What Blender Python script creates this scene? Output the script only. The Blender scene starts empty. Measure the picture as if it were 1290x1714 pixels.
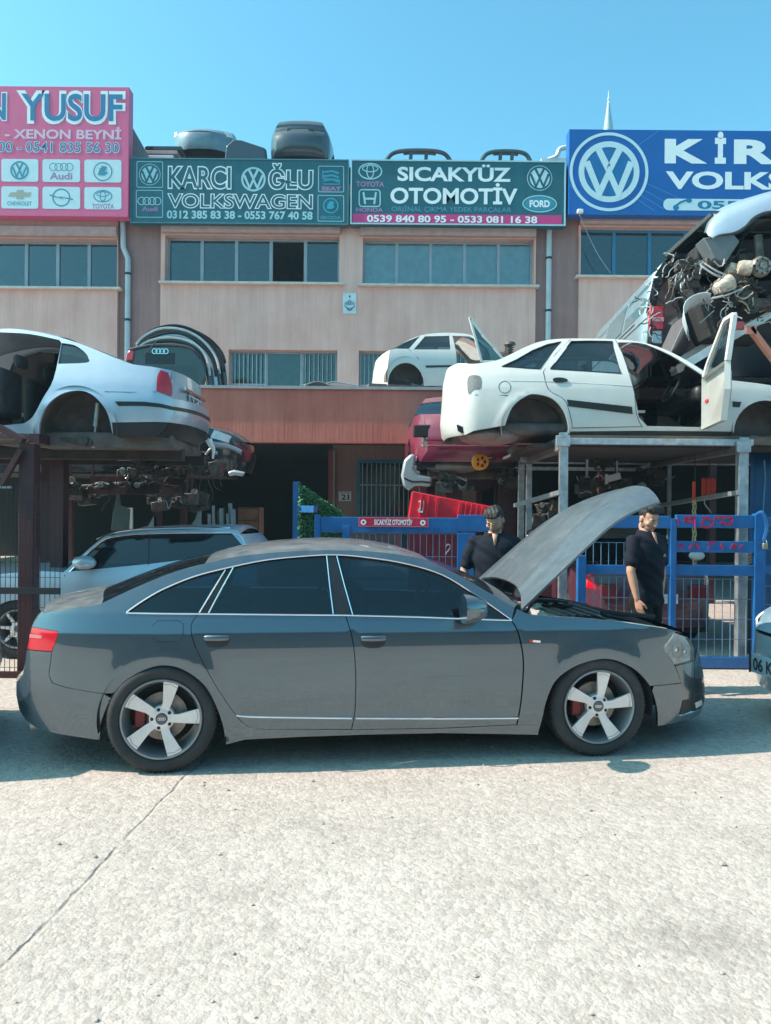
import bpy, bmesh, math, random
from math import sin, cos, pi, radians, sqrt, atan2, exp
from mathutils import Vector as V, Matrix, geometry
S = bpy.context.scene
C = S.collection
random.seed(11)
# ------------------------------------------------------------------ camera
CAMZ, FPX, ROLL = 1.63, 1288.0, radians(-0.5)
cd = bpy.data.cameras.new('camera'); cam = bpy.data.objects.new('camera', cd); C.objects.link(cam)
cam.location = (0, 0, CAMZ); cam.rotation_euler = (pi / 2, ROLL, 0)
cd.sensor_fit = 'VERTICAL'; cd.sensor_height = 24; cd.lens = 24 * FPX / 1714; cd.clip_end = 2000; cd.clip_start = .05
S.camera = cam
# ------------------------------------------------------------------ sky + sun (sun high on the left, a touch on our side of the facades)
SUN = V((-0.70, -0.054, 0.68)).normalized()
w = bpy.data.worlds.new('World'); S.world = w; w.use_nodes = True
nt = w.node_tree; bg = nt.nodes['Background']
sky = nt.nodes.new('ShaderNodeTexSky'); sky.sky_type = 'NISHITA'; sky.sun_disc = False
sky.sun_elevation = math.asin(SUN.z); sky.sun_rotation = atan2(SUN.x, SUN.y)
sky.altitude = 900; sky.air_density = 1.2; sky.dust_density = 4.0; sky.ozone_density = 1.6
tint = nt.nodes.new('ShaderNodeMix'); tint.data_type = 'RGBA'; tint.blend_type = 'MULTIPLY'
tint.inputs[0].default_value = 1; tint.inputs[7].default_value = (0.60, 1.31, 1.27, 1)
nt.links.new(sky.outputs[0], tint.inputs[6]); nt.links.new(tint.outputs[2], bg.inputs[0])
bg.inputs[1].default_value = 0.14
ld = bpy.data.lights.new('sun', 'SUN'); ld.energy = 5.0; ld.angle = radians(.53); ld.color = (1, .85, .745)
sun = bpy.data.objects.new('sun', ld); C.objects.link(sun); sun.rotation_euler = SUN.to_track_quat('Z', 'Y').to_euler()
sun.location = (-20, -5, 25)
S.view_settings.view_transform = 'Standard'; S.view_settings.look = 'None'; S.view_settings.gamma = 1
S.view_settings.use_curve_mapping = False; S.view_settings.exposure = 0.67
S.cycles.max_bounces = 6; S.cycles.diffuse_bounces = 3; S.cycles.glossy_bounces = 3; S.cycles.transparent_max_bounces = 12
S.cycles.transmission_bounces = 3; S.cycles.caustics_reflective = False; S.cycles.caustics_refractive = False
S.cycles.use_denoising = True; S.cycles.sample_clamp_indirect = 6
# ------------------------------------------------------------------ helpers
RGT = V((cos(ROLL), 0, -sin(ROLL))); UPV = V((sin(ROLL), 0, cos(ROLL)))
CAM = V((0, 0, CAMZ))
def ray(px, py): return V((0, 1, 0)) + RGT * ((px - 645) / FPX) + UPV * ((857 - py) / FPX)
def P(px, py, Y): return CAM + ray(px, py) * Y          # a place in the yard at distance Y, read off the photograph
def G(px, py):                                          # a spot on the ground
    d = ray(px, py); return CAM + d * (-CAMZ / d.z)
def hexc(h, k=1):
    r = [int(h[i:i + 2], 16) / 255 for i in (0, 2, 4)]
    return tuple(k * (c / 12.92 if c <= .04045 else ((c + .055) / 1.055) ** 2.4) for c in r)
MATS = {}
def mat(name, col, rough=.6, metal=0, coat=0, var=.12, nscale=6, bump=0, bscale=40, dust=0, dustcol=(.33, .29, .24), spec=.5, streak=None, dirt=0, dirtcol=(.05, .045, .04), dscale=3, coatrough=.06, coatior=1.5):
    if name in MATS: return MATS[name]
    m = bpy.data.materials.new(name); m.use_nodes = True; t = m.node_tree; b = t.nodes['Principled BSDF']; L = t.links.new
    if isinstance(col, str): col = hexc(col)
    tc = t.nodes.new('ShaderNodeTexCoord'); src = tc.outputs['Object']
    if streak:
        mp = t.nodes.new('ShaderNodeMapping'); mp.inputs['Scale'].default_value = streak; L(src, mp.inputs[0]); src2 = mp.outputs[0]
    else: src2 = src
    n = t.nodes.new('ShaderNodeTexNoise'); n.inputs['Scale'].default_value = nscale; n.inputs['Detail'].default_value = 5; L(src2, n.inputs[0])
    r = t.nodes.new('ShaderNodeMapRange'); r.inputs[1].default_value = .3; r.inputs[2].default_value = .7
    r.inputs[3].default_value = 1 - var; r.inputs[4].default_value = 1 + var; L(n.outputs['Fac'], r.inputs[0])
    mx = t.nodes.new('ShaderNodeVectorMath'); mx.operation = 'SCALE'; mx.inputs[0].default_value = col[:3]; L(r.outputs[0], mx.inputs['Scale'])
    cur = mx.outputs[0]; rv = None
    if dirt:
        n2 = t.nodes.new('ShaderNodeTexNoise'); n2.inputs['Scale'].default_value = dscale; n2.inputs['Detail'].default_value = 8; n2.inputs['Roughness'].default_value = .7; L(src2, n2.inputs[0])
        r2 = t.nodes.new('ShaderNodeMapRange'); r2.inputs[1].default_value = .48; r2.inputs[2].default_value = .75; r2.inputs[4].default_value = dirt; L(n2.outputs['Fac'], r2.inputs[0])
        m2 = t.nodes.new('ShaderNodeMix'); m2.data_type = 'RGBA'; L(r2.outputs[0], m2.inputs[0]); L(cur, m2.inputs[6]); m2.inputs[7].default_value = (*dirtcol, 1); cur = m2.outputs[2]
    if dust:
        g = t.nodes.new('ShaderNodeNewGeometry'); sx = t.nodes.new('ShaderNodeSeparateXYZ'); L(g.outputs['Normal'], sx.inputs[0])
        n3 = t.nodes.new('ShaderNodeTexNoise'); n3.inputs['Scale'].default_value = 9; n3.inputs['Detail'].default_value = 8; n3.inputs['Roughness'].default_value = .65; L(src, n3.inputs[0])
        r3 = t.nodes.new('ShaderNodeMapRange'); r3.inputs[1].default_value = .35; r3.inputs[2].default_value = .97; L(sx.outputs[2], r3.inputs[0])
        ml = t.nodes.new('ShaderNodeMath'); ml.operation = 'MULTIPLY'; L(r3.outputs[0], ml.inputs[0]); L(n3.outputs['Fac'], ml.inputs[1])
        ml2 = t.nodes.new('ShaderNodeMath'); ml2.operation = 'MULTIPLY_ADD'; ml2.use_clamp = True; L(ml.outputs[0], ml2.inputs[0]); ml2.inputs[1].default_value = dust * 1.8; ml2.inputs[2].default_value = dust * .015
        m3 = t.nodes.new('ShaderNodeMix'); m3.data_type = 'RGBA'; L(ml2.outputs[0], m3.inputs[0]); L(cur, m3.inputs[6]); m3.inputs[7].default_value = (*dustcol, 1); cur = m3.outputs[2]
        rr = t.nodes.new('ShaderNodeMapRange'); rr.inputs[3].default_value = rough; rr.inputs[4].default_value = .9; L(ml2.outputs[0], rr.inputs[0]); L(rr.outputs[0], b.inputs['Roughness']); rv = 1
        if coat:
            cc = t.nodes.new('ShaderNodeMapRange'); cc.inputs[3].default_value = coat; cc.inputs[4].default_value = 0; L(ml2.outputs[0], cc.inputs[0]); L(cc.outputs[0], b.inputs['Coat Weight'])
        mm = t.nodes.new('ShaderNodeMapRange'); mm.inputs[3].default_value = metal; mm.inputs[4].default_value = 0; L(ml2.outputs[0], mm.inputs[0]); L(mm.outputs[0], b.inputs['Metallic'])
    L(cur, b.inputs['Base Color'])
    if not rv:
        rr = t.nodes.new('ShaderNodeMapRange'); rr.inputs[3].default_value = max(.02, rough - .08); rr.inputs[4].default_value = min(1, rough + .08); L(n.outputs['Fac'], rr.inputs[0]); L(rr.outputs[0], b.inputs['Roughness'])
    if not dust:
        b.inputs['Metallic'].default_value = metal; b.inputs['Coat Weight'].default_value = coat
    b.inputs['Coat Roughness'].default_value = coatrough; b.inputs['Coat IOR'].default_value = coatior; b.inputs['Specular IOR Level'].default_value = spec
    if bump:
        n4 = t.nodes.new('ShaderNodeTexNoise'); n4.inputs['Scale'].default_value = bscale; n4.inputs['Detail'].default_value = 6; L(src2, n4.inputs[0])
        bp = t.nodes.new('ShaderNodeBump'); bp.inputs['Strength'].default_value = 1; bp.inputs['Distance'].default_value = bump; L(n4.outputs['Fac'], bp.inputs['Height']); L(bp.outputs[0], b.inputs['Normal'])
    MATS[name] = m; return m
def glassmat(name, tintc, see=.5, rough=.03):           # thin pane: see-through share + mirror share by the angle of view
    m = bpy.data.materials.new(name); m.use_nodes = True; t = m.node_tree; t.nodes.clear(); L = t.links.new
    o = t.nodes.new('ShaderNodeOutputMaterial'); tr = t.nodes.new('ShaderNodeBsdfTransparent'); tr.inputs[0].default_value = (*tintc, 1)
    gl = t.nodes.new('ShaderNodeBsdfGlossy'); gl.inputs['Roughness'].default_value = rough; gl.inputs[0].default_value = (.95, 1, 1, 1)
    df = t.nodes.new('ShaderNodeBsdfDiffuse'); df.inputs[0].default_value = (.03, .05, .06, 1)
    tc = t.nodes.new('ShaderNodeTexCoord'); n = t.nodes.new('ShaderNodeTexNoise'); n.inputs['Scale'].default_value = 3; n.inputs['Detail'].default_value = 6; L(tc.outputs['Object'], n.inputs[0])
    bp = t.nodes.new('ShaderNodeBump'); bp.inputs['Distance'].default_value = .003; L(n.outputs[0], bp.inputs['Height']); L(bp.outputs[0], gl.inputs['Normal'])
    a = t.nodes.new('ShaderNodeMixShader'); a.inputs[0].default_value = see; L(df.outputs[0], a.inputs[1]); L(tr.outputs[0], a.inputs[2])
    fr = t.nodes.new('ShaderNodeFresnel'); fr.inputs[0].default_value = 1.65
    b = t.nodes.new('ShaderNodeMixShader'); L(fr.outputs[0], b.inputs[0]); L(a.outputs[0], b.inputs[1]); L(gl.outputs[0], b.inputs[2]); L(b.outputs[0], o.inputs[0])
    MATS[name] = m; return m
FR = {}
def thing(name, label, cat, loc=(0, 0, 0), rz=0, group=None):
    o = bpy.data.objects.new(name, None); C.objects.link(o); o.empty_display_size = .2
    o.location = loc; o.rotation_euler = (0, 0, rz); o['label'] = label; o['category'] = cat
    if group: o['group'] = group
    FR[o] = Matrix.Translation(V(loc)) @ Matrix.Rotation(rz, 4, 'Z'); return o
def tag(o, label, cat, group=None):
    o['label'] = label; o['category'] = cat
    if group: o['group'] = group
    return o
class MB:
    def __init__(s): s.v = []; s.f = []; s.n = []
    def add(s, vs, fs, ns=None):
        b = len(s.v); s.v += [V(p) for p in vs]; s.f += [[i + b for i in f] for f in fs]; s.n += (ns if ns else [None] * len(vs)); return s
    def box(s, c, d, M=None):
        x, y, z = d[0] / 2, d[1] / 2, d[2] / 2; c = V(c)
        vs = [V((i, j, k)) for i in (-x, x) for j in (-y, y) for k in (-z, z)]
        vs = [(M @ p if M else p) + c for p in vs]
        return s.add(vs, [[0, 1, 3, 2], [4, 6, 7, 5], [0, 4, 5, 1], [2, 3, 7, 6], [0, 2, 6, 4], [1, 5, 7, 3]])
    def bx(s, x0, x1, y0, y1, z0, z1): return s.box(((x0 + x1) / 2, (y0 + y1) / 2, (z0 + z1) / 2), (abs(x1 - x0), abs(y1 - y0), abs(z1 - z0)))
    def bar(s, p, q, w, h=None, up=(0, 0, 1)):
        p, q = V(p), V(q); d = q - p; l = d.length; d.normalize(); u = V(up)
        if abs(d.dot(u)) > .98: u = V((0, 1, 0))
        sx = d.cross(u).normalized(); u = sx.cross(d); h = h or w
        M = Matrix((sx, d, u)).transposed(); return s.box((p + q) / 2, (w, l, h), M)
    def tube(s, pts, r, n=8, cap=True):
        pts = [V(p) for p in pts]; rs = r if isinstance(r, (list, tuple)) else [r] * len(pts); vs = []; fs = []; u = None
        for i, p in enumerate(pts):
            d = (pts[min(i + 1, len(pts) - 1)] - pts[max(i - 1, 0)]).normalized()
            if u is None: u = d.orthogonal().normalized()
            u = (u - d * u.dot(d)); u = u.normalized() if u.length > 1e-6 else d.orthogonal().normalized(); w_ = d.cross(u)
            vs += [p + (u * cos(2 * pi * k / n) + w_ * sin(2 * pi * k / n)) * rs[i] for k in range(n)]
        for i in range(len(pts) - 1):
            for k in range(n): fs.append([i * n + k, i * n + (k + 1) % n, (i + 1) * n + (k + 1) % n, (i + 1) * n + k])
        if cap: fs += [list(range(n))[::-1], [(len(pts) - 1) * n + k for k in range(n)]]
        return s.add(vs, fs)
    def lathe(s, prof, o, ax, n=32, ref=None, closed=False, a0=0, a1=2 * pi):       # prof: (radius, along axis)
        o, ax = V(o), V(ax).normalized(); u = (V(ref) - ax * V(ref).dot(ax)).normalized() if ref else ax.orthogonal().normalized(); w_ = ax.cross(u)
        full = abs(a1 - a0 - 2 * pi) < 1e-6; m = n if full else n + 1; vs = []; fs = []
        for k in range(m):
            a = a0 + (a1 - a0) * k / n; d = u * cos(a) + w_ * sin(a)
            vs += [o + d * r + ax * h for r, h in prof]
        np_ = len(prof)
        for k in range(n):
            k2 = (k + 1) % m
            for j in range(np_ if closed else np_ - 1): j2 = (j + 1) % np_; fs.append([k * np_ + j, k2 * np_ + j, k2 * np_ + j2, k * np_ + j2])
        return s.add(vs, fs)
    def prism(s, poly, d):                                   # flat 3-D polygon pushed along d
        poly = [V(p) for p in poly]; n = len(poly); d = V(d); nrm = V((0, 0, 0))
        for i in range(n): nrm += poly[i].cross(poly[(i + 1) % n])
        if nrm.dot(d) > 0: poly = poly[::-1]
        return s.add(poly + [p + d for p in poly], [list(range(n)), [n + i for i in range(n)][::-1]] + [[i, n + i, n + (i + 1) % n, (i + 1) % n] for i in range(n)])
    def sheet(s, rows):
        n = len(rows[0]); vs = [p for r in rows for p in r]
        return s.add(vs, [[i * n + j, i * n + j + 1, (i + 1) * n + j + 1, (i + 1) * n + j] for i in range(len(rows) - 1) for j in range(n - 1)])
    def ball(s, c, r, n=10, m=6):
        r = V(r) if isinstance(r, (tuple, list)) else V((r, r, r)); c = V(c); vs = []; fs = []
        for i in range(m + 1):
            a = pi * i / m
            vs += [c + V((r.x * sin(a) * cos(2 * pi * k / n), r.y * sin(a) * sin(2 * pi * k / n), r.z * cos(a))) for k in range(n)]
        for i in range(m):
            for k in range(n): fs.append([i * n + k, (i + 1) * n + k, (i + 1) * n + (k + 1) % n, i * n + (k + 1) % n])
        return s.add(vs, fs)
    def xf(s, M):
        s.v = [M @ p for p in s.v]; return s
def mk(name, mb, m, parent=None, smooth=True, bevel=0, solid=0, recalc=True, angle=40, label=None, sub=0):
    me = bpy.data.meshes.new(name); inv = None
    vs = mb.v
    if parent is not None: F = FR[parent]; inv = F.inverted(); vs = [inv @ p for p in vs]
    else:
        zs = min(p.z for p in vs); cx = (min(p.x for p in vs) + max(p.x for p in vs)) / 2; cy = (min(p.y for p in vs) + max(p.y for p in vs)) / 2
        base = V((cx, cy, zs)); vs = [p - base for p in vs]
    me.from_pydata([tuple(p) for p in vs], [], mb.f); me.materials.append(m)
    hasn = any(n is not None for n in mb.n)
    if recalc and not hasn:
        bm = bmesh.new(); bm.from_mesh(me); bmesh.ops.remove_doubles(bm, verts=bm.verts, dist=1e-5); bmesh.ops.recalc_face_normals(bm, faces=bm.faces); bm.to_mesh(me); bm.free()
    if smooth:
        me.polygons.foreach_set('use_smooth', [True] * len(me.polygons))
        if not hasn and angle: me.set_sharp_from_angle(angle=radians(angle))
    if hasn:
        R = inv.to_3x3() if inv else Matrix.Identity(3)
        me.normals_split_custom_set_from_vertices([tuple((R @ n).normalized()) if n is not None else (0, 0, 0) for n in mb.n])
    o = bpy.data.objects.new(name, me); C.objects.link(o)
    if parent is not None: o.parent = parent; FR[o] = FR[parent]
    else: o.location = base; FR[o] = Matrix.Translation(base)
    if bevel:
        md = o.modifiers.new('bevel', 'BEVEL'); md.width = bevel; md.segments = 2; md.limit_method = 'ANGLE'; md.angle_limit = radians(35); md.harden_normals = False
    if solid:
        md = o.modifiers.new('thickness', 'SOLIDIFY'); md.thickness = solid; md.offset = -1
    if sub: md = o.modifiers.new('sub', 'SUBSURF'); md.levels = sub; md.render_levels = sub
    if label: o['label'] = label
    return o
def struct(name, mb, m, **k):
    o = mk(name, mb, m, **k); o['kind'] = 'structure'; return o
def spl(pts, n=6, closed=False):                            # smooth run through traced points
    m = len(pts); out = []
    if m < 3: return [tuple(p) for p in pts]
    for i in range(m if closed else m - 1):
        p0 = pts[(i - 1) % m] if closed or i > 0 else pts[0]; p1 = pts[i]; p2 = pts[(i + 1) % m]; p3 = pts[(i + 2) % m] if closed or i + 2 < m else pts[-1]
        for k in range(n):
            t = k / n; out.append(tuple(.5 * (2 * b + (c - a) * t + (2 * a - 5 * b + 4 * c - d) * t * t + (3 * b - a - 3 * c + d) * t ** 3) for a, b, c, d in zip(p0, p1, p2, p3)))
    if not closed: out.append(tuple(pts[-1]))
    return out
def inpoly(x, y, poly):
    r = False; j = len(poly) - 1
    for i in range(len(poly)):
        a, b = poly[i], poly[j]
        if (a[1] > y) != (b[1] > y) and x < (b[0] - a[0]) * (y - a[1]) / (b[1] - a[1]) + a[0]: r = not r
        j = i
    return r
def dens(poly, sp):
    out = []
    for i in range(len(poly)):
        a, b = poly[i], poly[(i + 1) % len(poly)]; l = sqrt((a[0] - b[0]) ** 2 + (a[1] - b[1]) ** 2)
        if l < 1e-5: continue
        k = max(1, int(math.ceil(l / sp)))
        out += [(a[0] + (b[0] - a[0]) * t / k, a[1] + (b[1] - a[1]) * t / k) for t in range(k)]
    return out
def cdt(poly, sp, holes=()):
    loops = [dens(poly, sp)] + [dens(h, sp) for h in holes]
    pts = []; ed = []
    for lp in loops:
        b = len(pts); pts += lp; ed += [(b + i, b + (i + 1) % len(lp)) for i in range(len(lp))]
    x0 = min(p[0] for p in poly); x1 = max(p[0] for p in poly); y0 = min(p[1] for p in poly); y1 = max(p[1] for p in poly)
    nb = len(pts); segs = [(pts[a], pts[b]) for a, b in ed]
    def near(x, y, d):
        for a, b in segs:
            dx, dy = b[0] - a[0], b[1] - a[1]; t = max(0, min(1, ((x - a[0]) * dx + (y - a[1]) * dy) / (dx * dx + dy * dy + 1e-12)))
            if (a[0] + t * dx - x) ** 2 + (a[1] + t * dy - y) ** 2 < d * d: return True
        return False
    i = 0; y = y0 + sp * .5
    while y < y1:
        x = x0 + (sp * .5 if i % 2 else 0)
        while x < x1:
            if inpoly(x, y, loops[0]) and not any(inpoly(x, y, h) for h in loops[1:]) and not near(x, y, sp * .45): pts.append((x, y))
            x += sp
        y += sp * .87; i += 1
    r = geometry.delaunay_2d_cdt([V(p) for p in pts], ed, [], 0, 1e-6)
    vo, fo = r[0], r[2]; fs = []
    for f in fo:
        cx = sum(vo[k].x for k in f) / len(f); cy = sum(vo[k].y for k in f) / len(f)
        if inpoly(cx, cy, loops[0]) and not any(inpoly(cx, cy, h) for h in loops[1:]): fs.append(list(f))
    return [(p.x, p.y) for p in vo], fs
DG = bpy.context.evaluated_depsgraph_get
def text_mesh(body, bold=0, sp=1.0, sx=1.0):
    cu = bpy.data.curves.new('lettering', 'FONT'); cu.body = body; cu.size = 1; cu.offset = bold; cu.space_character = sp; cu.resolution_u = 4
    o = bpy.data.objects.new('lettering', cu); C.objects.link(o); me = bpy.data.meshes.new_from_object(o.evaluated_get(DG()))
    vs = [v.co.copy() for v in me.vertices]; fs = [list(p.vertices) for p in me.polygons]
    bpy.data.objects.remove(o); bpy.data.curves.remove(cu); bpy.data.meshes.remove(me); return vs, fs
def text_on(body, fr, x0, z0, x1, z1, m, parent, bold=.015, off=.004, sp=1.0, name='lettering', grow=0):
    """letters filling the box x0..x1, z0..z1 of the flat frame fr = (origin, right, up, outward normal)"""
    vs, fs = text_mesh(body, bold, sp); vb, _ = (vs, fs) if not grow else text_mesh(body, bold - grow, sp)
    ax = min(p.x for p in vb); bx_ = max(p.x for p in vb); ay = min(p.y for p in vb); by = max(p.y for p in vb)
    o, r, u, n = fr; kx = (x1 - x0) / (bx_ - ax); kz = (z1 - z0) / (by - ay); mb = MB()
    mb.add([o + r * (x0 + (p.x - ax) * kx) + u * (z0 + (p.y - ay) * kz) + n * off for p in vs], fs)
    return mk(name, mb, m, parent, smooth=False, recalc=False)
# ------------------------------------------------------------------ materials used all over
def concrete_mat():
    m = bpy.data.materials.new('worn_concrete'); m.use_nodes = True; t = m.node_tree; b = t.nodes['Principled BSDF']; L = t.links.new
    g = t.nodes.new('ShaderNodeNewGeometry'); pos = g.outputs['Position']
    def noise(s, d=6, r=.6):
        n = t.nodes.new('ShaderNodeTexNoise'); n.inputs['Scale'].default_value = s; n.inputs['Detail'].default_value = d; n.inputs['Roughness'].default_value = r; L(pos, n.inputs[0]); return n.outputs['Fac']
    def rng(i, a, b_, c, d):
        r = t.nodes.new('ShaderNodeMapRange'); r.inputs[1].default_value = a; r.inputs[2].default_value = b_; r.inputs[3].default_value = c; r.inputs[4].default_value = d; L(i, r.inputs[0]); return r.outputs[0]
    def mth(op, a, b_=None):
        q = t.nodes.new('ShaderNodeMath'); q.operation = op
        for i, v in enumerate((a, b_)):
            if v is None: continue
            if isinstance(v, (int, float)): q.inputs[i].default_value = v
            else: L(v, q.inputs[i])
        return q.outputs[0]
    big = noise(.55, 5); mid = noise(9, 6, .65); fine = noise(75, 4, .6); stain = noise(1.7, 7, .7)
    vo = t.nodes.new('ShaderNodeTexVoronoi'); vo.inputs['Scale'].default_value = 34; L(pos, vo.inputs['Vector']); vo.inputs['Randomness'].default_value = 1
    v2 = t.nodes.new('ShaderNodeTexVoronoi'); v2.inputs['Scale'].default_value = 70; L(pos, v2.inputs['Vector'])
    cr = t.nodes.new('ShaderNodeValToRGB'); L(big, cr.inputs[0])
    cr.color_ramp.elements[0].position = .3; cr.color_ramp.elements[0].color = (.42, .364, .322, 1); cr.color_ramp.elements[1].position = .7; cr.color_ramp.elements[1].color = (.515, .45, .40, 1)
    f1 = rng(mid, .3, .7, .92, 1.07); f2 = rng(fine, .3, .7, .86, 1.1); f3 = rng(stain, .52, .8, 1, .80)
    cell = t.nodes.new('ShaderNodeSeparateColor'); L(vo.outputs['Color'], cell.inputs[0]); f4 = rng(cell.outputs[0], 0, 1, .86, 1.12)
    fac = mth('MULTIPLY', mth('MULTIPLY', f1, f2), mth('MULTIPLY', f3, f4))
    # the joint that runs through the slab
    A, B = G(312, 1298), G(-40, 1668); d = (B - A).normalized(); sx = t.nodes.new('ShaderNodeSeparateXYZ'); L(pos, sx.inputs[0])
    wob = rng(noise(3.2, 5), 0, 1, -.035, .035)
    dist = mth('ABSOLUTE', mth('ADD', mth('ADD', mth('MULTIPLY', mth('SUBTRACT', sx.outputs[0], A.x), -d.y), mth('MULTIPLY', mth('SUBTRACT', sx.outputs[1], A.y), d.x)), wob))
    crack = mth('MULTIPLY', rng(dist, .002, .014, 1, 0), rng(noise(5, 4), .35, .6, .25, 1))
    for cx, cy, r_, st in ((1.22, 2.95, .34, .30), (-.55, 3.3, .22, .14), (.55, 2.35, .30, .12), (2.4, 5.9, .6, .35), (-1.9, 5.6, .5, .30), (1.9, 3.9, .4, .14)):
        ox = mth('SUBTRACT', sx.outputs[0], cx); oy = mth('SUBTRACT', sx.outputs[1], cy); rr_ = mth('POWER', mth('ADD', mth('MULTIPLY', ox, ox), mth('MULTIPLY', mth('MULTIPLY', oy, oy), 2.2)), .5)
        blot = mth('MULTIPLY', rng(mth('ADD', rr_, rng(noise(4.5, 6, .7), 0, 1, -r_ * .8, r_ * .8)), r_ * .35, r_, 1, 0), rng(mid, .35, .65, .3, 1))
        fac = mth('MULTIPLY', fac, mth('SUBTRACT', 1, mth('MULTIPLY', blot, st)))
    crackc = mth('SUBTRACT', 1, mth('MULTIPLY', crack, .30))
    sc = t.nodes.new('ShaderNodeVectorMath'); sc.operation = 'SCALE'; L(cr.outputs[0], sc.inputs[0]); L(mth('MULTIPLY', fac, crackc), sc.inputs['Scale']); L(sc.outputs[0], b.inputs['Base Color'])
    b.inputs['Roughness'].default_value = .95; b.inputs['Specular IOR Level'].default_value = .2
    hgt = mth('ADD', mth('ADD', mth('MULTIPLY', vo.outputs['Distance'], -.26), mth('MULTIPLY', v2.outputs['Distance'], -.12)), mth('SUBTRACT', mth('ADD', mth('MULTIPLY', mid, .7), mth('MULTIPLY', fine, .35)), mth('MULTIPLY', crack, .55)))
    bp = t.nodes.new('ShaderNodeBump'); bp.inputs['Strength'].default_value = 1; bp.inputs['Distance'].default_value = .015; L(hgt, bp.inputs['Height']); L(bp.outputs[0], b.inputs['Normal'])
    return m
M_ground = concrete_mat()
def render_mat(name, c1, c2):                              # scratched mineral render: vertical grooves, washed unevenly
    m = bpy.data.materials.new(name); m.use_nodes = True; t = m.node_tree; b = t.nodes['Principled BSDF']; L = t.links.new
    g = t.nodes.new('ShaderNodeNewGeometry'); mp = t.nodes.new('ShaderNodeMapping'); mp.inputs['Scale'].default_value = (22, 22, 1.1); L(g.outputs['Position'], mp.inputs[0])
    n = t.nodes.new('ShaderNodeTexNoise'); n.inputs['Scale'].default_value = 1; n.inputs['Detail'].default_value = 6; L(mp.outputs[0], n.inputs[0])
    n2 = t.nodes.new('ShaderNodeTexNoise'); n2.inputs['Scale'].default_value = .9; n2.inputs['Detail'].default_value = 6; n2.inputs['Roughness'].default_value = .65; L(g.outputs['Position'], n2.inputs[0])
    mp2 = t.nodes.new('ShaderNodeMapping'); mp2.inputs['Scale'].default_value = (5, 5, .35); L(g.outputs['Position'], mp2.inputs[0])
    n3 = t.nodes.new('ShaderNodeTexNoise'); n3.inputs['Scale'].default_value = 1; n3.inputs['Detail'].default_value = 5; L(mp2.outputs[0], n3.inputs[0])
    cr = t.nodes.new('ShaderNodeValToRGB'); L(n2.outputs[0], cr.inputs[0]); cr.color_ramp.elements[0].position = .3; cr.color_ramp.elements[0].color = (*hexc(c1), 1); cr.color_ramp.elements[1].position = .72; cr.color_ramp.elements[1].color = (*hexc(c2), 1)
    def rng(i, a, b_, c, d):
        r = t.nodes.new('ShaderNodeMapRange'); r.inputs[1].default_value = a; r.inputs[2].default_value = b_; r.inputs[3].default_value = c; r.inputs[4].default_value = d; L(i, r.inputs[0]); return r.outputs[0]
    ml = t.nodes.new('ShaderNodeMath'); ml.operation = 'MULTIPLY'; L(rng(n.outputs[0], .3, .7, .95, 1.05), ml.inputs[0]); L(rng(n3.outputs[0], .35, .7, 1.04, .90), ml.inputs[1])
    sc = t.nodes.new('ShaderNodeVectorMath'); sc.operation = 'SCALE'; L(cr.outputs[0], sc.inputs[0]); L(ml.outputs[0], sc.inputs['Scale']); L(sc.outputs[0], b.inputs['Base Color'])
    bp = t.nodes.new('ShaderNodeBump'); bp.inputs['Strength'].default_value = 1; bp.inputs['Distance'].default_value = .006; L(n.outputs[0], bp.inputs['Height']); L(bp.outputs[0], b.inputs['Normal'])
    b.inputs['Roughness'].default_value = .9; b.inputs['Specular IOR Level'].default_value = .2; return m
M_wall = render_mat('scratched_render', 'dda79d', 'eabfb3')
M_wall2 = render_mat('scratched_render_shaded', '957370', 'aa8682')  # shaded copy of the wall render, darkness put into its colour
M_band = render_mat('scratched_render_rose', 'b96659', 'd07f6e')
M_white = mat('white_plastic', (.72, .73, .73), .45, var=.06, dirt=.25, dirtcol=(.35, .33, .3))
M_pvc = mat('window_frame_grey', (.30, .36, .42), .45, var=.08)
M_bluefr = mat('window_frame_blue', (.03, .20, .38), .45, var=.1)
M_pipe = mat('grey_downpipe', (.47, .52, .57), .5, var=.1, dirt=.3, dirtcol=(.25, .2, .17))
M_stone = mat('stone_sill', (.62, .55, .50), .7, var=.12, bump=.004)
M_dark = mat('dark_interior', (.025, .024, .026), .9, var=.3)
M_black = mat('black_plastic', (.012, .013, .015), .45, var=.3)
M_rubber = mat('rubber', (.018, .018, .02), .8, var=.25, bump=.001, bscale=120)
M_steel = mat('galvanised_steel', (.50, .53, .55), .42, metal=.75, var=.22, nscale=14, bump=.001, bscale=60, dirt=.35, dirtcol=(.22, .19, .17))
M_bare = mat('bare_metal', (.42, .41, .39), .4, metal=.85, var=.25, nscale=18, dirt=.5, dirtcol=(.09, .07, .05), dscale=9)
M_alu = mat('cast_aluminium', (.52, .52, .52), .48, metal=.5, var=.2, nscale=18, dirt=.5, dirtcol=(.14, .11, .09), dscale=10)
M_greasy = mat('greasy_metal', (.085, .072, .062), .6, metal=.35, var=.5, nscale=14, bump=.004, bscale=30, dirt=.5, dirtcol=(.14, .09, .06), dscale=8)
M_under = mat('underbody_coating', (.15, .125, .115), .85, var=.35, nscale=5, bump=.006, bscale=22, dirt=.6, dirtcol=(.06, .05, .045), dscale=4)
M_maroon = mat('maroon_steel', (.062, .016, .020), .55, var=.25, nscale=9, bump=.002, bscale=30, dirt=.5, dirtcol=(.05, .025, .02), dscale=7)
M_bluep = mat('blue_gate_paint', (.010, .115, .33), .42, var=.18, nscale=7, dirt=.3, dirtcol=(.012, .05, .13), dscale=5, coat=.2)
M_wire = mat('fence_wire', (.42, .46, .50), .5, metal=.4, var=.15)
M_darkwire = mat('dark_wire', (.03, .03, .035), .6, metal=.3)
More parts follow.
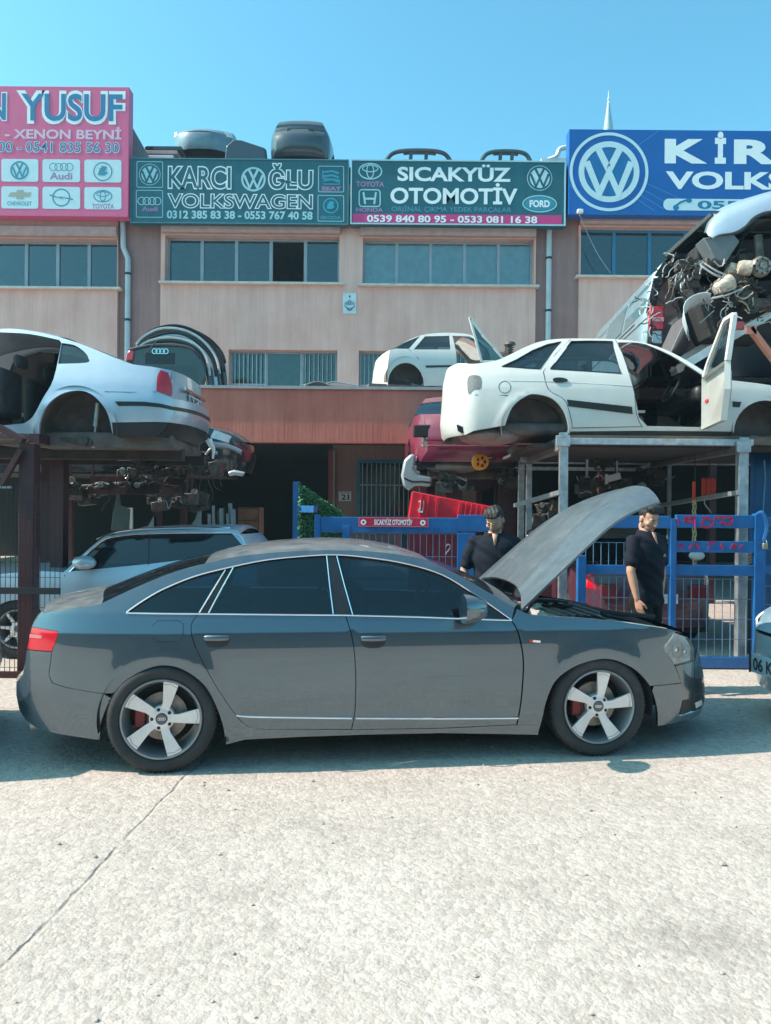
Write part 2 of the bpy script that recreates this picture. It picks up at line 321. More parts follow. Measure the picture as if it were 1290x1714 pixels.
M_red = mat('bright_red_plastic', (.72, .012, .03), .35, var=.1, coat=.3)
M_pane = glassmat('window_glass', (.86, .94, .97), .96)
M_lampglass = glassmat('lamp_glass', (.95, .98, .98), .97)
M_redlens = mat('red_lamp_lens', (.55, .006, .02), .12, var=.15, coat=.8)
M_chrome = mat('chrome', (.80, .81, .82), .13, metal=1, var=.05)
M_glossw = mat('sign_white', (.80, .86, .88), .4, var=.03)
# ------------------------------------------------------------------ ground
mb = MB(); mb.add([(-110, -50, 0), (110, -50, 0), (110, 150, 0), (-110, 150, 0)], [[0, 1, 2, 3]])
ground = struct('ground', mb, M_ground, recalc=False, smooth=False)
# ------------------------------------------------------------------ the row of workshops
YF, YT = 18.5, 14.5                                        # facade and terrace front
def wx(px, Y=YF): return (px - 645) / FPX * Y
def wz(py, Y=YF, px=645): return P(px, py, Y).z
TZ = 3.98; BANDZ = 2.93; ROOFZ = 9.75
XL, XR = -16.0, 16.0
bld = thing('workshop_row', 'long rose rendered workshop row with upper windows above a ground floor terrace', 'building', (0, YF, 0))
RE = .11                                                   # depth of the recessed strips
x193, x265, x895, x967 = wx(193), wx(265), wx(893), wx(966)
sillz, topz = wz(475), wz(396)
def wall_panel(x0, x1, y0, z0, z1, holes, name='wall', m=None, th=.3):
    """front wall with rectangular openings cut, each with its reveals"""
    mb = MB(); xs = sorted({x0, x1, *[h[0] for h in holes], *[h[1] for h in holes]}); zs = sorted({z0, z1, *[h[2] for h in holes], *[h[3] for h in holes]})
    for i in range(len(xs) - 1):
        for j in range(len(zs) - 1):
            cx, cz = (xs[i] + xs[i + 1]) / 2, (zs[j] + zs[j + 1]) / 2
            if any(h[0] < cx < h[1] and h[2] < cz < h[3] for h in holes): continue
            mb.add([(xs[i], y0, zs[j]), (xs[i + 1], y0, zs[j]), (xs[i + 1], y0, zs[j + 1]), (xs[i], y0, zs[j + 1])], [[0, 1, 2, 3]])
    for h in holes:
        a, b, c, d = h; y1 = y0 + th
        mb.add([(a, y0, c), (b, y0, c), (b, y0, d), (a, y0, d), (a, y1, c), (b, y1, c), (b, y1, d), (a, y1, d)], [[0, 1, 5, 4], [1, 2, 6, 5], [2, 3, 7, 6], [3, 0, 4, 7]])
    if x0 > XL: mb.add([(x0, y0, z0), (x0, y0 + th, z0), (x0, y0 + th, z1), (x0, y0, z1)], [[0, 1, 2, 3]])
    if x1 < XR: mb.add([(x1, y0, z0), (x1, y0 + th, z0), (x1, y0 + th, z1), (x1, y0, z1)], [[0, 3, 2, 1]])
    return mk(name, mb, m or M_wall, bld, smooth=False, recalc=False)
def window(x0, x1, z0, z1, y, n, fm, kinds, bars=None, sill=True):
    """kinds: per pane g glass, o slid open, c drawn white curtain behind"""
    w_ = thing_part('window')
    fr = MB(); t = .055; w0 = (x1 - x0) / n
    fr.bx(x0, x1, y, y + .07, z1 - t, z1); fr.bx(x0, x1, y, y + .07, z0, z0 + t)
    for k in range(n + 1):
        xx = x0 + k * w0; a = xx if k == 0 else xx - t / 2 - (.012 if 0 < k < n else 0); b = xx + t if k == 0 else (xx if k == n else xx + t / 2 + .012)
        if k == n: a = x1 - t
        fr.bx(a, b, y - .004, y + .066, z0 + t, z1 - t)
    f = mk('frame', fr, fm, bld, smooth=False); f.name = 'window'
    for k in range(n):
        a, b = x0 + k * w0 + t * .5, x0 + (k + 1) * w0 - t * .5; q = kinds[k % len(kinds)]
        if q != 'o': mk('pane', MB().bx(a, b, y + .03, y + .038, z0 + t * .6, z1 - t * .6), M_pane, f, smooth=False)
        if q == 'c':
            cu = MB(); rows = []
            for zz in (z0 + .03, z1 - .03): rows.append([(a - .03 + (b - a + .06) * i / 16, y + .06 + .010 * sin(i * 2.3 + k), zz) for i in range(17)])
            cu.sheet(rows); mk('curtain', cu, mat('net_curtain', (.86, .88, .88), .9), f)
    if bars:
        for (bx0, bx1) in bars:
            br = MB(); nb = max(3, int((bx1 - bx0) / .105))
            for i in range(nb + 1): br.tube([(bx0 + (bx1 - bx0) * i / nb, y - .07, z0 - .02), (bx0 + (bx1 - bx0) * i / nb, y - .07, z1 + .0)], .009, 6)
            for zz in (z0 + .02, z0 + (z1 - z0) * .3, z1 - .02): br.bx(bx0 - .02, bx1 + .02, y - .082, y - .074, zz - .014, zz + .014)
            mk('security_bars', br, M_wire, f)
    if sill: mk('sill', MB().bx(x0 - .12, x1 + .12, y - .36, y + .01, z0 - .055, z0 - .002), M_stone, f, smooth=False, bevel=.008)
    return f
def thing_part(n): return None
YW = YF + .24                                              # window plane
wins = [(wx(-180), wx(192), wz(486), wz(404)), (wx(272), wx(564), sillz, topz), (wx(603), wx(890), sillz - .02, topz - .03), (wx(968), wx(1330), wz(459), wz(376))]
lows = [(wx(380), wx(562), 4.35, wz(587)), (wx(598), wx(890), 4.35, wz(587)), (wx(-120), wx(150), 4.35, wz(587)), (wx(1010), wx(1290), 4.35, wz(587))]
wall_panel(XL, x193, YF, TZ, ROOFZ, [wins[0], lows[2]]); wall_panel(x265, x895, YF, TZ, ROOFZ, [wins[1], wins[2], lows[0], lows[1]]); wall_panel(x967, XR, YF, TZ, ROOFZ, [wins[3], lows[3]])
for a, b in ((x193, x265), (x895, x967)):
    mk('recess', MB().bx(a, b, YF + RE, YF + .3, TZ, ROOFZ), M_wall2, bld, smooth=False)  # shade of the recess is painted by the darker render
window(*wins[0], YW, 7, M_pvc, 'ggg'); window(*wins[1], YW, 5, M_pvc, 'gggog'); window(*wins[2], YW, 5, M_pvc, 'ccccc'); window(*wins[3], YW, 6, M_bluefr, 'g')
window(*lows[0], YW, 3, M_pvc, 'g', bars=[(lows[0][0] + .02, wx(440)), (wx(500), lows[0][1] - .04)], sill=False)
window(*lows[1], YW, 4, M_pvc, 'g', bars=[(lows[1][0] + .03, lows[1][1] - .03)], sill=False)
for l_ in lows[2:]: window(*l_, YW, 4, M_pvc, 'g', sill=False)
for (a, b, c, d), e in zip(wins, (.0, .0, .0, .0)):
    mb = MB(); z0 = d + .02; x0, x1 = a - .05, b + .02          # rounded roller-shutter hood over the window
    pr = [(YF, z0), (YF - .10, z0 + .01), (YF - .14, z0 + .06), (YF - .14, z0 + .22), (YF - .10, z0 + .27), (YF, z0 + .28)]
    mb.prism([(x0, y, z) for y, z in pr], (x1 - x0, 0, 0)); mk('shutter_hood', mb, mat('hood_paint', (.46, .29, .27), .6), bld, angle=20)
# rooms behind the upper glass, one dim shell each
for (a, b, c, d) in wins + lows:
    mb = MB(); a, b, c, d = a - .3, b + .3, c - .4, d + .2; y0, y1 = YF + .305, YF + 3.6
    vs = [(a, y0, c), (b, y0, c), (b, y0, d), (a, y0, d), (a, y1, c), (b, y1, c), (b, y1, d), (a, y1, d)]
    mb.add(vs, [[0, 1, 5, 4], [1, 2, 6, 5], [2, 3, 7, 6], [3, 0, 4, 7], [4, 5, 6, 7]]); mk('room', mb, mat('room_paint', (.16, .18, .19), .9), bld, smooth=False, recalc=False)
# terrace over the ground floor
mk('terrace_slab', MB().bx(XL, XR, YT + .1, YF + .1, TZ - .3, TZ), mat('terrace_screed', (.34, .32, .30), .9, bump=.004), bld, smooth=False)
mk('terrace_band', MB().bx(XL, XR, YT, YT + .25, BANDZ, TZ - .052), M_band, bld, smooth=False)
mk('terrace_coping', MB().bx(XL, XR, YT - .05, YT + .3, TZ - .05, TZ + .006), mat('metal_coping', (.40, .36, .36), .5, metal=.3), bld, smooth=False)
mk('roof', MB().bx(XL, XR, YF - .02, YF + 12, ROOFZ, ROOFZ + .15), mat('roof_felt', (.12, .12, .13), .9), bld, smooth=False)
mk('back_wall', MB().bx(XL, XR, YF + 11.7, YF + 12, 0, ROOFZ - .002), M_wall2, bld, smooth=False)
# ground floor: open workshop mouth on the left, rose wall with the blue window on the right
xm = wx(556); xd0, xd1 = wx(597), wx(692); zd1 = wz(770); zd0 = .9
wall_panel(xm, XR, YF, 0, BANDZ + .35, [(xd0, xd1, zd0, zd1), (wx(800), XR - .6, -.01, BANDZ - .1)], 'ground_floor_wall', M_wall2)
mk('ceiling', MB().bx(XL, XR, YT + .25, YF + 9, BANDZ + .30, TZ - .31), mat('shade_ceiling', (.045, .04, .04), .9), bld, smooth=False)  # near-black colour stands for the unlit underside
mk('workshop_back_wall', MB().bx(XL, XR, YF + 8, YF + 8.2, 0, BANDZ + .3), mat('shade_plaster', (.028, .026, .026), .9), bld, smooth=False)  # wall colour darkened to hold the deep shade of the workshop
mk('party_wall', MB().bx(xm, xm + .2, YF + .3, YF + 8, 0, BANDZ + .3), mat('shade_plaster', (.028, .026, .026), .9), bld, smooth=False)
for px in (558,):
    x = wx(553); mk('door_post', MB().bx(x - .05, x + .05, YF - .12, YF - .02, 0, wz(755)), mat('red_primer', (.26, .05, .06), .6), bld, smooth=False)
    mk('door_post', MB().bx(x + .055, x + .095, YF - .10, YF - .02, 0, wz(755)), mat('cream_paint', (.45, .40, .36), .6), bld, smooth=False)
# blue barred window
f = MB(); t = .075; y = YF - .03
f.bx(xd0, xd1, y, y + .09, zd1 - t, zd1); f.bx(xd0, xd0 + t, y, y + .09, 0, zd1 - t); f.bx(xd1 - t, xd1, y, y + .09, 0, zd1 - t); zm = wz(866); f.bx(xd0 + t, xd1 - t, y, y + .085, zm - .04, zm + .04); f.bx(xd0 + t, xd1 - t, y, y + .085, .1, .25)
dr = mk('barred_door', f, mat('sea_blue_paint', (.03, .19, .30), .45), bld, smooth=False)
mk('pane', MB().bx(xd0 + t, xd1 - t, y + .05, y + .06, .25, zd1 - t), M_pane, dr, smooth=False)
b = MB()
for i in range(11): xx = xd0 + t + (xd1 - xd0 - 2 * t) * (i + .5) / 11; b.tube([(xx, y + .01, zm), (xx, y + .01, zd1 - t)], .010, 6)
b.bx(xd0 + t, xd1 - t, y + .0, y + .02, wz(812) - .012, wz(812) + .012); mk('security_bars', b, M_wire, dr)
# house number
pl = thing('house_number_plate', 'small white plate with the number 21 beside the blue barred door', 'sign', P(577, 837, YF - .02))
z = P(577, 831, YF).z; x = wx(577)
mk('plate', MB().bx(x - .15, x + .15, YF - .02, YF - .004, z - .11, z + .12), M_white, pl, smooth=False, bevel=.004)
fr = (V((x, YF - .02, z)), V((1, 0, 0)), V((0, 0, 1)), V((0, -1, 0)))
M_ink = mat('black_ink', (.015, .02, .03), .6)
text_on('21', fr, -.09, -.08, .10, .05, M_ink, pl, .03); text_on('M.OSB', fr, -.11, .07, .11, .10, M_ink, pl, .02)
# wall plaque with ornamental writing
pq = thing('wall_plaque', 'small upright pale plaque with blue ornamental script between the upper windows', 'plaque', P(582, 526, YF - .02))
x = wx(582); z0, z1 = wz(526), wz(491)
mk('plate', MB().bx(x - .16, x + .16, YF - .02, YF - .003, z0, z1), mat('plaque_white', (.58, .68, .72), .5), pl if 0 else pq, smooth=False, bevel=.004)
sc = MB(); rnd = random.Random(4); zc = (z0 + z1) / 2
for i in range(9):
    xx = x - .11 + .0275 * i; h = .14 * (1 - abs(i - 4) / 6.5) ; yy = YF - .0245
    sc.box((xx, yy, zc - .03 + h * .35), (.011, .004, h))
for i in range(3):
    pts = [(x + .12 * cos(a) * (1 - .25 * i), YF - .024, zc - .05 - .03 * i + .07 * sin(a)) for a in [pi + pi * k / 10 for k in range(11)]]
    sc.tube(pts, .008, 5)
sc.ball((x, YF - .024, zc + .16), (.02, .004, .03)); mk('script', sc, mat('plaque_blue', (.02, .12, .25), .5), pq)
# downpipes
def downpipe(pts, label):
    o = thing('downpipe', label, 'pipe', (pts[-1][0], pts[-1][1], TZ), 0, 'grey downpipes on the recessed strips')
    mk('pipe', MB().tube(pts, .065, 12), M_pipe, o)
    for i in range(3):
        z = pts[-1][2] + (pts[-2][2] - pts[-1][2]) * (.3 + .3 * i); mk('bracket', MB().lathe([(.06, -.025), (.078, -.025), (.078, .025), (.06, .025)], (pts[-1][0], pts[-1][1], z), (0, 0, 1), 12), M_black, o)
yp = YF - .0
downpipe([(wx(200), yp + .02, wz(366)), (wx(202), yp + .02, wz(418)), (wx(210), yp + .02, wz(436)), (wx(210), yp + .02, TZ)], 'grey downpipe with a kink below the pink sign')
downpipe([(wx(915), yp + .02, wz(370)), (wx(915), yp + .02, wz(400)), (wx(915), yp + .02, TZ)], 'straight grey downpipe beside the blue framed window')
# minaret far behind
mi = thing('minaret', 'slim pale minaret spire with a metal finial above the blue sign', 'tower', (P(1018, 600, 60).x, 60, 0))
mx, my = P(1018, 210, 60).x, 60; zt = P(1018, 176, 60).z; zb = P(1018, 232, 60).z
mk('shaft', MB().lathe([(.75, 0), (.75, 3), (.5, 4), (.44, zb - 4), (.44, zb)], (mx, my, 0), (0, 0, 1), 20), mat('pale_stone', (.55, .58, .60), .8), mi)
mk('balcony', MB().lathe([(.44, zb - 5), (.8, zb - 4.5), (.8, zb - 3.8), (.72, zb - 3.8), (.44, zb - 4.2)], (mx, my, 0), (0, 0, 1), 20), mat('pale_stone', (.55, .58, .60), .8), mi)
mk('spire', MB().lathe([(.47, zb), (.48, zb + .05), (.11, zt), (0, zt)], (mx, my, 0), (0, 0, 1), 20), mat('lead_sheet', (.30, .46, .52), .5, metal=.3), mi)
mk('finial', MB().lathe([(.07, zt - .1), (.14, zt + .13), (.05, zt + .3), (.11, zt + .47), (.035, zt + .64), (.02, zt + 1.1), (0, zt + 1.15)], (mx, my, 0), (0, 0, 1), 12), mat('pale_stone', (.55, .58, .60), .8), mi)
# ------------------------------------------------------------------ the four shop signs
class Sign:
    def __init__(s, name, label, x0, y0, x1, y1, Y, m, depth=.22, frame=None, fw=2.5):
        s.Y = Y; s.root = thing(name, label, 'sign', (P((x0 + x1) / 2, y1, Y).x, Y, P(645, y1, Y).z)); s.px = (x0, y0, x1, y1)
        a, b = s.p(x0, y1), s.p(x1, y0)
        mk('board', MB().bx(a.x, b.x, Y, Y + depth, a.z, b.z), m, s.root, smooth=False, bevel=.006)
        if frame:
            f = s.k() * fw
            for q in ((a.x, b.x, b.z - f, b.z), (a.x, b.x, a.z, a.z + f), (a.x, a.x + f, a.z + f, b.z - f), (b.x - f, b.x, a.z + f, b.z - f)):
                mk('frame', MB().bx(q[0], q[1], Y - .025, Y - .002, q[2], q[3]), frame, s.root, smooth=False)
    def k(s): return s.Y / FPX
    def p(s, x, y, off=0):                                   # the sign hangs level, so only the middle of the frame sets its tilt
        xm = (s.px[0] + s.px[2]) / 2; c = P(xm, y, s.Y); return V((c.x + (x - xm) * s.k(), s.Y - off, c.z))
    def text(s, body, x0, y0, x1, y1, m, bold=.015, off=.004, sp=1.0, grow=0):
        a, b = s.p(x0, y1), s.p(x1, y0); fr = (V((0, s.Y, 0)), V((1, 0, 0)), V((0, 0, 1)), V((0, -1, 0)))
        return text_on(body, fr, a.x, a.z, b.x, b.z, m, s.root, bold, off, sp, grow=grow)
    def line(s, mb, pts, w, off=.004, closed=False):
        q = [s.p(x, y, off) for x, y in pts]; w = w * s.k() / 2; n = len(q); vs = []; fs = []
        for i in range(n):
            a = q[(i - 1) % n] if closed or i > 0 else q[i]; b = q[(i + 1) % n] if closed or i < n - 1 else q[i]
            d0 = (q[i] - a); d1 = (b - q[i]); d = (d0.normalized() if d0.length else V()) + (d1.normalized() if d1.length else V()); d.normalize()
            nn = V((-d.z, 0, d.x)); ref = (d1 if d1.length else d0).normalized(); c = max(.45, abs(d.dot(ref))); vs += [q[i] + nn * w / c, q[i] - nn * w / c]
        for i in range(n if closed else n - 1): j = (i + 1) % n; fs.append([2 * i, 2 * j, 2 * j + 1, 2 * i + 1])
        mb.add(vs, fs)
    def ring(s, mb, cx, cy, rx, ry, w, off=.004, n=40, a0=0, a1=360):
        pts = [(cx + rx * cos(radians(a0 + (a1 - a0) * i / n)), cy - ry * sin(radians(a0 + (a1 - a0) * i / n))) for i in range(n if a1 - a0 == 360 else n + 1)]; s.line(mb, pts, w, off, a1 - a0 == 360)
    def fill(s, mb, pts, off=.004): mb.add([s.p(x, y, off) for x, y in pts], [list(range(len(pts)))])
    def disc(s, mb, cx, cy, rx, ry, off=.004, n=36): s.fill(mb, [(cx + rx * cos(2 * pi * i / n), cy - ry * sin(2 * pi * i / n)) for i in range(n)], off)
    def rbox(s, x0, y0, x1, y1, r, n=5):
        o = []
        for cx, cy, a in ((x1 - r, y0 + r, 0), (x0 + r, y0 + r, 90), (x0 + r, y1 - r, 180), (x1 - r, y1 - r, 270)): o += [(cx + r * cos(radians(a + 90 * i / n)), cy - r * sin(radians(a + 90 * i / n))) for i in range(n + 1)]
        return o
    def done(s, name, mb, m):
        o = mk(name, mb, m, s.root, smooth=False, recalc=False); return o
def vw(s, mb, cx, cy, r, w, off=.006):
    s.ring(mb, cx, cy, r - w / 2, r - w / 2, w, off)
    q = lambda pts: [(cx + x * (r - w), cy - y * (r - w)) for x, y in pts]
    s.line(mb, q([(-.42, .90), (-.02, .10), (.02, .10), (.42, .90)]), w * 1.15, off + .001); s.line(mb, q([(-.90, .40), (-.38, -.86), (0, -.02), (.38, -.86), (.90, .40)]), w * 1.15, off + .002)
def rings4(s, mb, cx, cy, r, w, off=.006):
    for i in range(4): s.ring(mb, cx + (i - 1.5) * r * 1.42, cy, r, r, w, off + .0006 * i, 28)
def winged(s, mb, cx, cy, r, w, off=.006):
    s.ring(mb, cx, cy, r, r, w, off)
    s.fill(mb, [(cx - r * .55, cy + r * .42), (cx - r * .55, cy + r * .2), (cx - r * .1, cy - r * .65), (cx + r * .5, cy - r * .55), (cx + r * .15, cy - r * .05), (cx + r * .6, cy + r * .1), (cx + r * .2, cy + r * .45)], off)
    for i in range(3): s.line(mb, [(cx - r * .45, cy + r * (.1 - .2 * i)), (cx + r * .45, cy - r * (.15 + .16 * i))], w * .6, off + .002)
def ovals3(s, mb, cx, cy, rx, ry, w, off=.006):
    s.ring(mb, cx, cy, rx, ry, w, off); s.ring(mb, cx, cy - ry * .35, rx * .68, ry * .42, w * .8, off + .001); s.ring(mb, cx, cy - ry * .02, rx * .30, ry * .90, w * .8, off + .002)
M_pink = mat('pink_sign_vinyl', (.68, .11, .25), .45, var=.06, nscale=2, dirt=.25, dirtcol=(.50, .16, .26), dscale=1.2, streak=(3, 3, .5))
M_teal = mat('dark_teal_vinyl', (.012, .105, .140), .4, var=.10, nscale=2, dirt=.3, dirtcol=(.03, .10, .12), dscale=1.2, streak=(3, 3, .5))
M_sblue = mat('deep_blue_vinyl', (.004, .105, .38), .35, var=.10, nscale=1)
M_lblue = mat('letter_blue', (.01, .18, .36), .45, var=.03)
M_ice = mat('letter_ice', (.36, .60, .66), .45, var=.03)
M_pinkw = mat('letter_pale_pink', (.72, .48, .62), .5, var=.03)
M_cyan = mat('logo_cyan', (.03, .27, .38), .5, var=.04)
M_gold = mat('logo_sand', (.35, .36, .30), .5, var=.04)
M_mag = mat('letter_magenta', (.60, .04, .20), .5, var=.03)
M_orch = mat('letter_orchid', (.36, .20, .38), .5, var=.03)
M_pan = mat('logo_panel', (.55, .72, .78), .45, var=.03)
SY = 18.22
# --- pink
s = Sign('shop_sign', 'tall pink sign with blue letters above six pale logo panels', -190, 144, 216, 361, SY - .1, M_pink, .3)
s.text('YUSUF', 33, 154, 207, 204, M_glossw, .05, .004, grow=.05); s.text('YUSUF', 35, 156, 205, 202, M_lblue, .02, .007)
s.text('NURSAN'[-1:], -26, 154, 12, 203, M_glossw, .05, .004); s.text('N', -24, 156, 10, 201, M_lblue, .02, .007)
s.text('- XENON BEYNİ', 8, 211, 203, 232, M_pinkw, .03); s.text('00 - 0541 835 56 30', -4, 236, 200, 255, M_glossw, .035, .004); s.text('00 - 0541 835 56 30', -3, 237, 199, 254, M_lblue, .006, .007)
pan = []
for j, (y0, y1) in enumerate(((266, 304), (312, 349))):
    for i, (x0, x1) in enumerate(((2, 64), (71, 134), (141, 203), (-68, -6))):
        mb = MB(); s.fill(mb, s.rbox(x0, y0, x1, y1, 4), .003); s.done('logo_panel', mb, M_pan)
mb = MB(); vw(s, mb, 32.5, 285, 15.5, 3); s.done('round_logo', mb, M_cyan)
mb = MB(); rings4(s, mb, 102.5, 279, 6.3, 1.2); s.done('rings_logo', mb, M_cyan); s.text('Audi', 83, 288, 121, 300, M_orch, .03)
mb = MB(); winged(s, mb, 172, 286, 15, 2); s.done('winged_logo', mb, M_cyan)
mb = MB(); s.fill(mb, [(13, 329), (18, 322), (27, 322), (28, 318), (40, 318), (40, 322), (53, 322), (49, 329), (40, 329), (39, 333), (27, 333), (27, 329)], .006); s.done('cross_logo', mb, M_gold); s.text('CHEVROLET', 12, 337, 53, 344, M_cyan, .02)
mb = MB(); s.ring(mb, 102.5, 330, 14, 14, 2.4); s.line(mb, [(83, 326), (104, 332), (100, 329), (122, 333)], 2.6, .008); s.done('ring_logo', mb, M_cyan)
mb = MB(); ovals3(s, mb, 172, 327, 15, 9.5, 1.8); s.done('oval_logo', mb, M_cyan); s.text('TOYOTA', 154, 340, 191, 348, M_orch, .03)
# --- dark, outlined letters
s = Sign('shop_sign', 'dark teal sign with pale outlined letters and small square logos at both ends', 218, 266, 584, 375, SY, M_teal, .22, mat('sign_frame_teal', (.06, .22, .28), .5), 1.6)
def outline(body, x0, y0, x1, y1, t, bold=.03, sp=1.0):
    s.text(body, x0 + t, y0 + t, x1 - t, y1 - t, M_glossw, bold + .03, .004, sp, grow=.03); s.text(body, x0 + t, y0 + t, x1 - t, y1 - t, M_teal, bold - .018, .008, sp, grow=-.018)
outline('KARCI', 280, 278, 388, 318, 1.5, .03); outline('ĞLU', 448, 272, 525, 318, 1.5, .03); outline('VOLKSWAGEN', 280, 324, 524, 350, 1.2, .02)
s.text('0312 385 83 38 - 0553 767 40 58', 279, 353, 523, 367, M_ice, .03)
mb = MB(); vw(s, mb, 424, 300, 20.5, 3.4); s.done('round_logo', mb, M_ice)
for q in ((229, 272, 272, 315), (228, 320, 272, 365), (533, 277, 575, 320), (532, 326, 575, 369)):
    mb = MB(); s.line(mb, s.rbox(*q, 2), 1.1, .004, True); s.done('logo_border', mb, M_ice)
mb = MB(); s.disc(mb, 250.5, 293.5, 18, 18, .003); s.done('logo_disc', mb, M_ice); mb = MB(); vw(s, mb, 250.5, 293.5, 17, 3, .006); s.done('round_logo', mb, M_teal)
mb = MB(); rings4(s, mb, 250, 338, 6.2, 1.5); s.done('rings_logo', mb, M_ice); s.text('Audi', 237, 347, 264, 355, M_orch, .03)
mb = MB()
for i in range(3): s.line(mb, [(541, 287 + 7 * i), (556, 285 + 7 * i), (567, 289 + 7 * i)], 3.6, .005)
s.line(mb, [(540, 284), (540, 297), (568, 300), (568, 307), (541, 307)], 2, .007); s.done('stripe_logo', mb, M_cyan); s.text('SEAT', 538, 311, 571, 318, M_orch, .04)
mb = MB(); winged(s, mb, 553.5, 343, 12, 2); s.done('winged_logo', mb, mat('logo_turquoise', (.02, .36, .48), .5)); s.text('SKODA', 536, 360, 571, 366, M_cyan, .03)
# --- dark, white letters and the magenta strip
s = Sign('shop_sign', 'dark teal sign with solid white letters over a magenta phone number strip', 586, 268.5, 947, 377, SY - .03, M_teal, .25, M_ice, 2.2)
s.text('SICAKYÜZ', 665, 275, 855, 304, M_glossw, .03); s.text('OTOMOTİV', 653, 306, 866, 342, M_glossw, .028); s.text('ORJİNAL ÇIKMA YEDEK PARÇALAR', 655, 344, 856, 357, mat('letter_steel', (.08, .28, .38), .5), .012)
mb = MB(); s.fill(mb, [(590, 359), (940, 359), (940, 374), (590, 374)], .003); s.done('magenta_strip', mb, M_mag); s.text('0539 840 80 95 - 0533 081 16 38', 614, 361, 899, 373, M_glossw, .028, .006)
mb = MB(); ovals3(s, mb, 619.5, 288, 19, 13, 2.2); s.done('oval_logo', mb, M_ice); s.text('TOYOTA', 596, 305, 643, 314, M_orch, .03)
mb = MB(); s.line(mb, s.rbox(601, 319, 636, 347, 5), 2, .005, True); s.line(mb, [(608, 323), (611, 343)], 3.2, .005); s.line(mb, [(629, 323), (626, 343)], 3.2, .0055); s.line(mb, [(610, 334), (627, 334)], 3.4, .006); s.done('letter_logo', mb, M_ice); s.text('HONDA', 596, 349, 641, 356, M_orch, .03)
mb = MB(); s.disc(mb, 903, 297, 21, 21, .003); s.done('logo_disc', mb, M_pan); mb = MB(); vw(s, mb, 903, 297, 20, 3.4, .006); s.done('round_logo', mb, M_teal)
mb = MB(); s.ring(mb, 903, 340, 28, 13.5, 2, .004); s.done('oval_logo', mb, M_ice); mb = MB(); s.disc(mb, 903, 340, 25.5, 11.5, .003); s.done('logo_disc', mb, M_cyan); s.text('FORD', 886, 334, 920, 346, M_glossw, .045, .008)
# --- big blue
s = Sign('shop_sign', 'large blue sign with a big round emblem and wide white letters', 951.5, 218, 1400, 361, SY - .12, M_sblue, .32)
mb = MB()
for q in ([(1060, 250), (1103, 219)], [(1082, 308), (1150, 338)], [(1076, 318), (1124, 345)], [(1070, 326), (1110, 350)], [(1064, 333), (1096, 354)], [(953, 312), (972, 324)]): s.line(mb, q, 1.4, .0025)
s.done('light_rays', mb, mat('ray_blue', (.03, .22, .50), .5)); 
mb = MB(); s.ring(mb, 1019, 289, 63.5, 63.5, 5, .004, 64); s.done('emblem_rim', mb, M_pan)
mb = MB(); s.disc(mb, 1019, 289, 50, 50, .003, 64); s.done('emblem_disc', mb, mat('emblem_blue', (.005, .14, .36), .4))
mb = MB(); vw(s, mb, 1019, 289, 51, 9.5, .006); s.done('round_logo', mb, M_pan)
s.text('K', 1112, 233, 1184, 274, M_glossw, .05); s.text('İ', 1196, 220, 1215, 274, M_glossw, .06); s.text('R', 1228, 233, 1300, 274, M_glossw, .05); s.text('VOLKS', 1114, 287, 1316, 317, M_glossw, .035); 
mb = MB(); s.fill(mb, s.rbox(1110, 333, 1390, 352.5, 9), .003); s.done('number_pill', mb, M_pan)
mb = MB(); s.line(mb, [(1129, 351), (1131, 345), (1139, 339), (1150, 335), (1157, 334)], 3.6, .006); s.disc(mb, 1131, 348, 5, 5, .0055, 14); s.disc(mb, 1153, 336, 5, 4, .0057, 14); s.done('telephone', mb, M_lblue); s.text('055', 1167, 336, 1237, 350, M_lblue, .03, .006)
lp = thing('sign_lamp', 'small white lamp at the bottom corner of the blue sign', 'lamp', s.p(970, 360, .05))
a = s.p(970, 357, .04); mk('lamp_head', MB().box(a, (.14, .10, .10)), M_white, lp, bevel=.02); mk('lamp_arm', MB().tube([a, a + V((0, .06, -.06)), a + V((.02, .17, -.04))], .012, 6), M_white, lp)
a2 = s.p(970, 362, .01); cb = MB().tube(spl([a2, V(P(985, 395, 18.4)), V(P(1003, 430, 18.4)), V(P(1022, 457, 18.4))], 4), .008, 5); tag(mk('cable', cb, M_wire), 'thin pale cable slanting down from the lamp under the blue sign', 'cable')
# ------------------------------------------------------------------ motor cars: side panels traced in elevation, bent to the body's own curvature
def table(pts):
    xs = [p[0] for p in pts]; ys = [p[1] for p in pts]
    def f(x):
        if x <= xs[0]: return ys[0]
        if x >= xs[-1]: return ys[-1]
        for i in range(len(xs) - 1):
            if x <= xs[i + 1]:
                t = (x - xs[i]) / (xs[i + 1] - xs[i]); return ys[i] + (ys[i + 1] - ys[i]) * t
    return f
def integ(slope, a, b, ref, n=600):
    """table of the integral of slope from a to b, zero at ref"""
    h = (b - a) / n; acc = [0]
    for i in range(n): acc.append(acc[-1] + h * slope(a + (i + .5) * h))
    k = (ref - a) / h; i = int(k); r0 = acc[i] + (acc[i + 1] - acc[i]) * (k - i)
    def f(x):
        q = (min(max(x, a), b) - a) / h; i = min(int(q), n - 1); t = q - i; v = acc[i] + (acc[i + 1] - acc[i]) * t - r0
        return v + (slope(a) * (x - a) if x < a else slope(b) * (x - b) if x > b else 0)
    return f
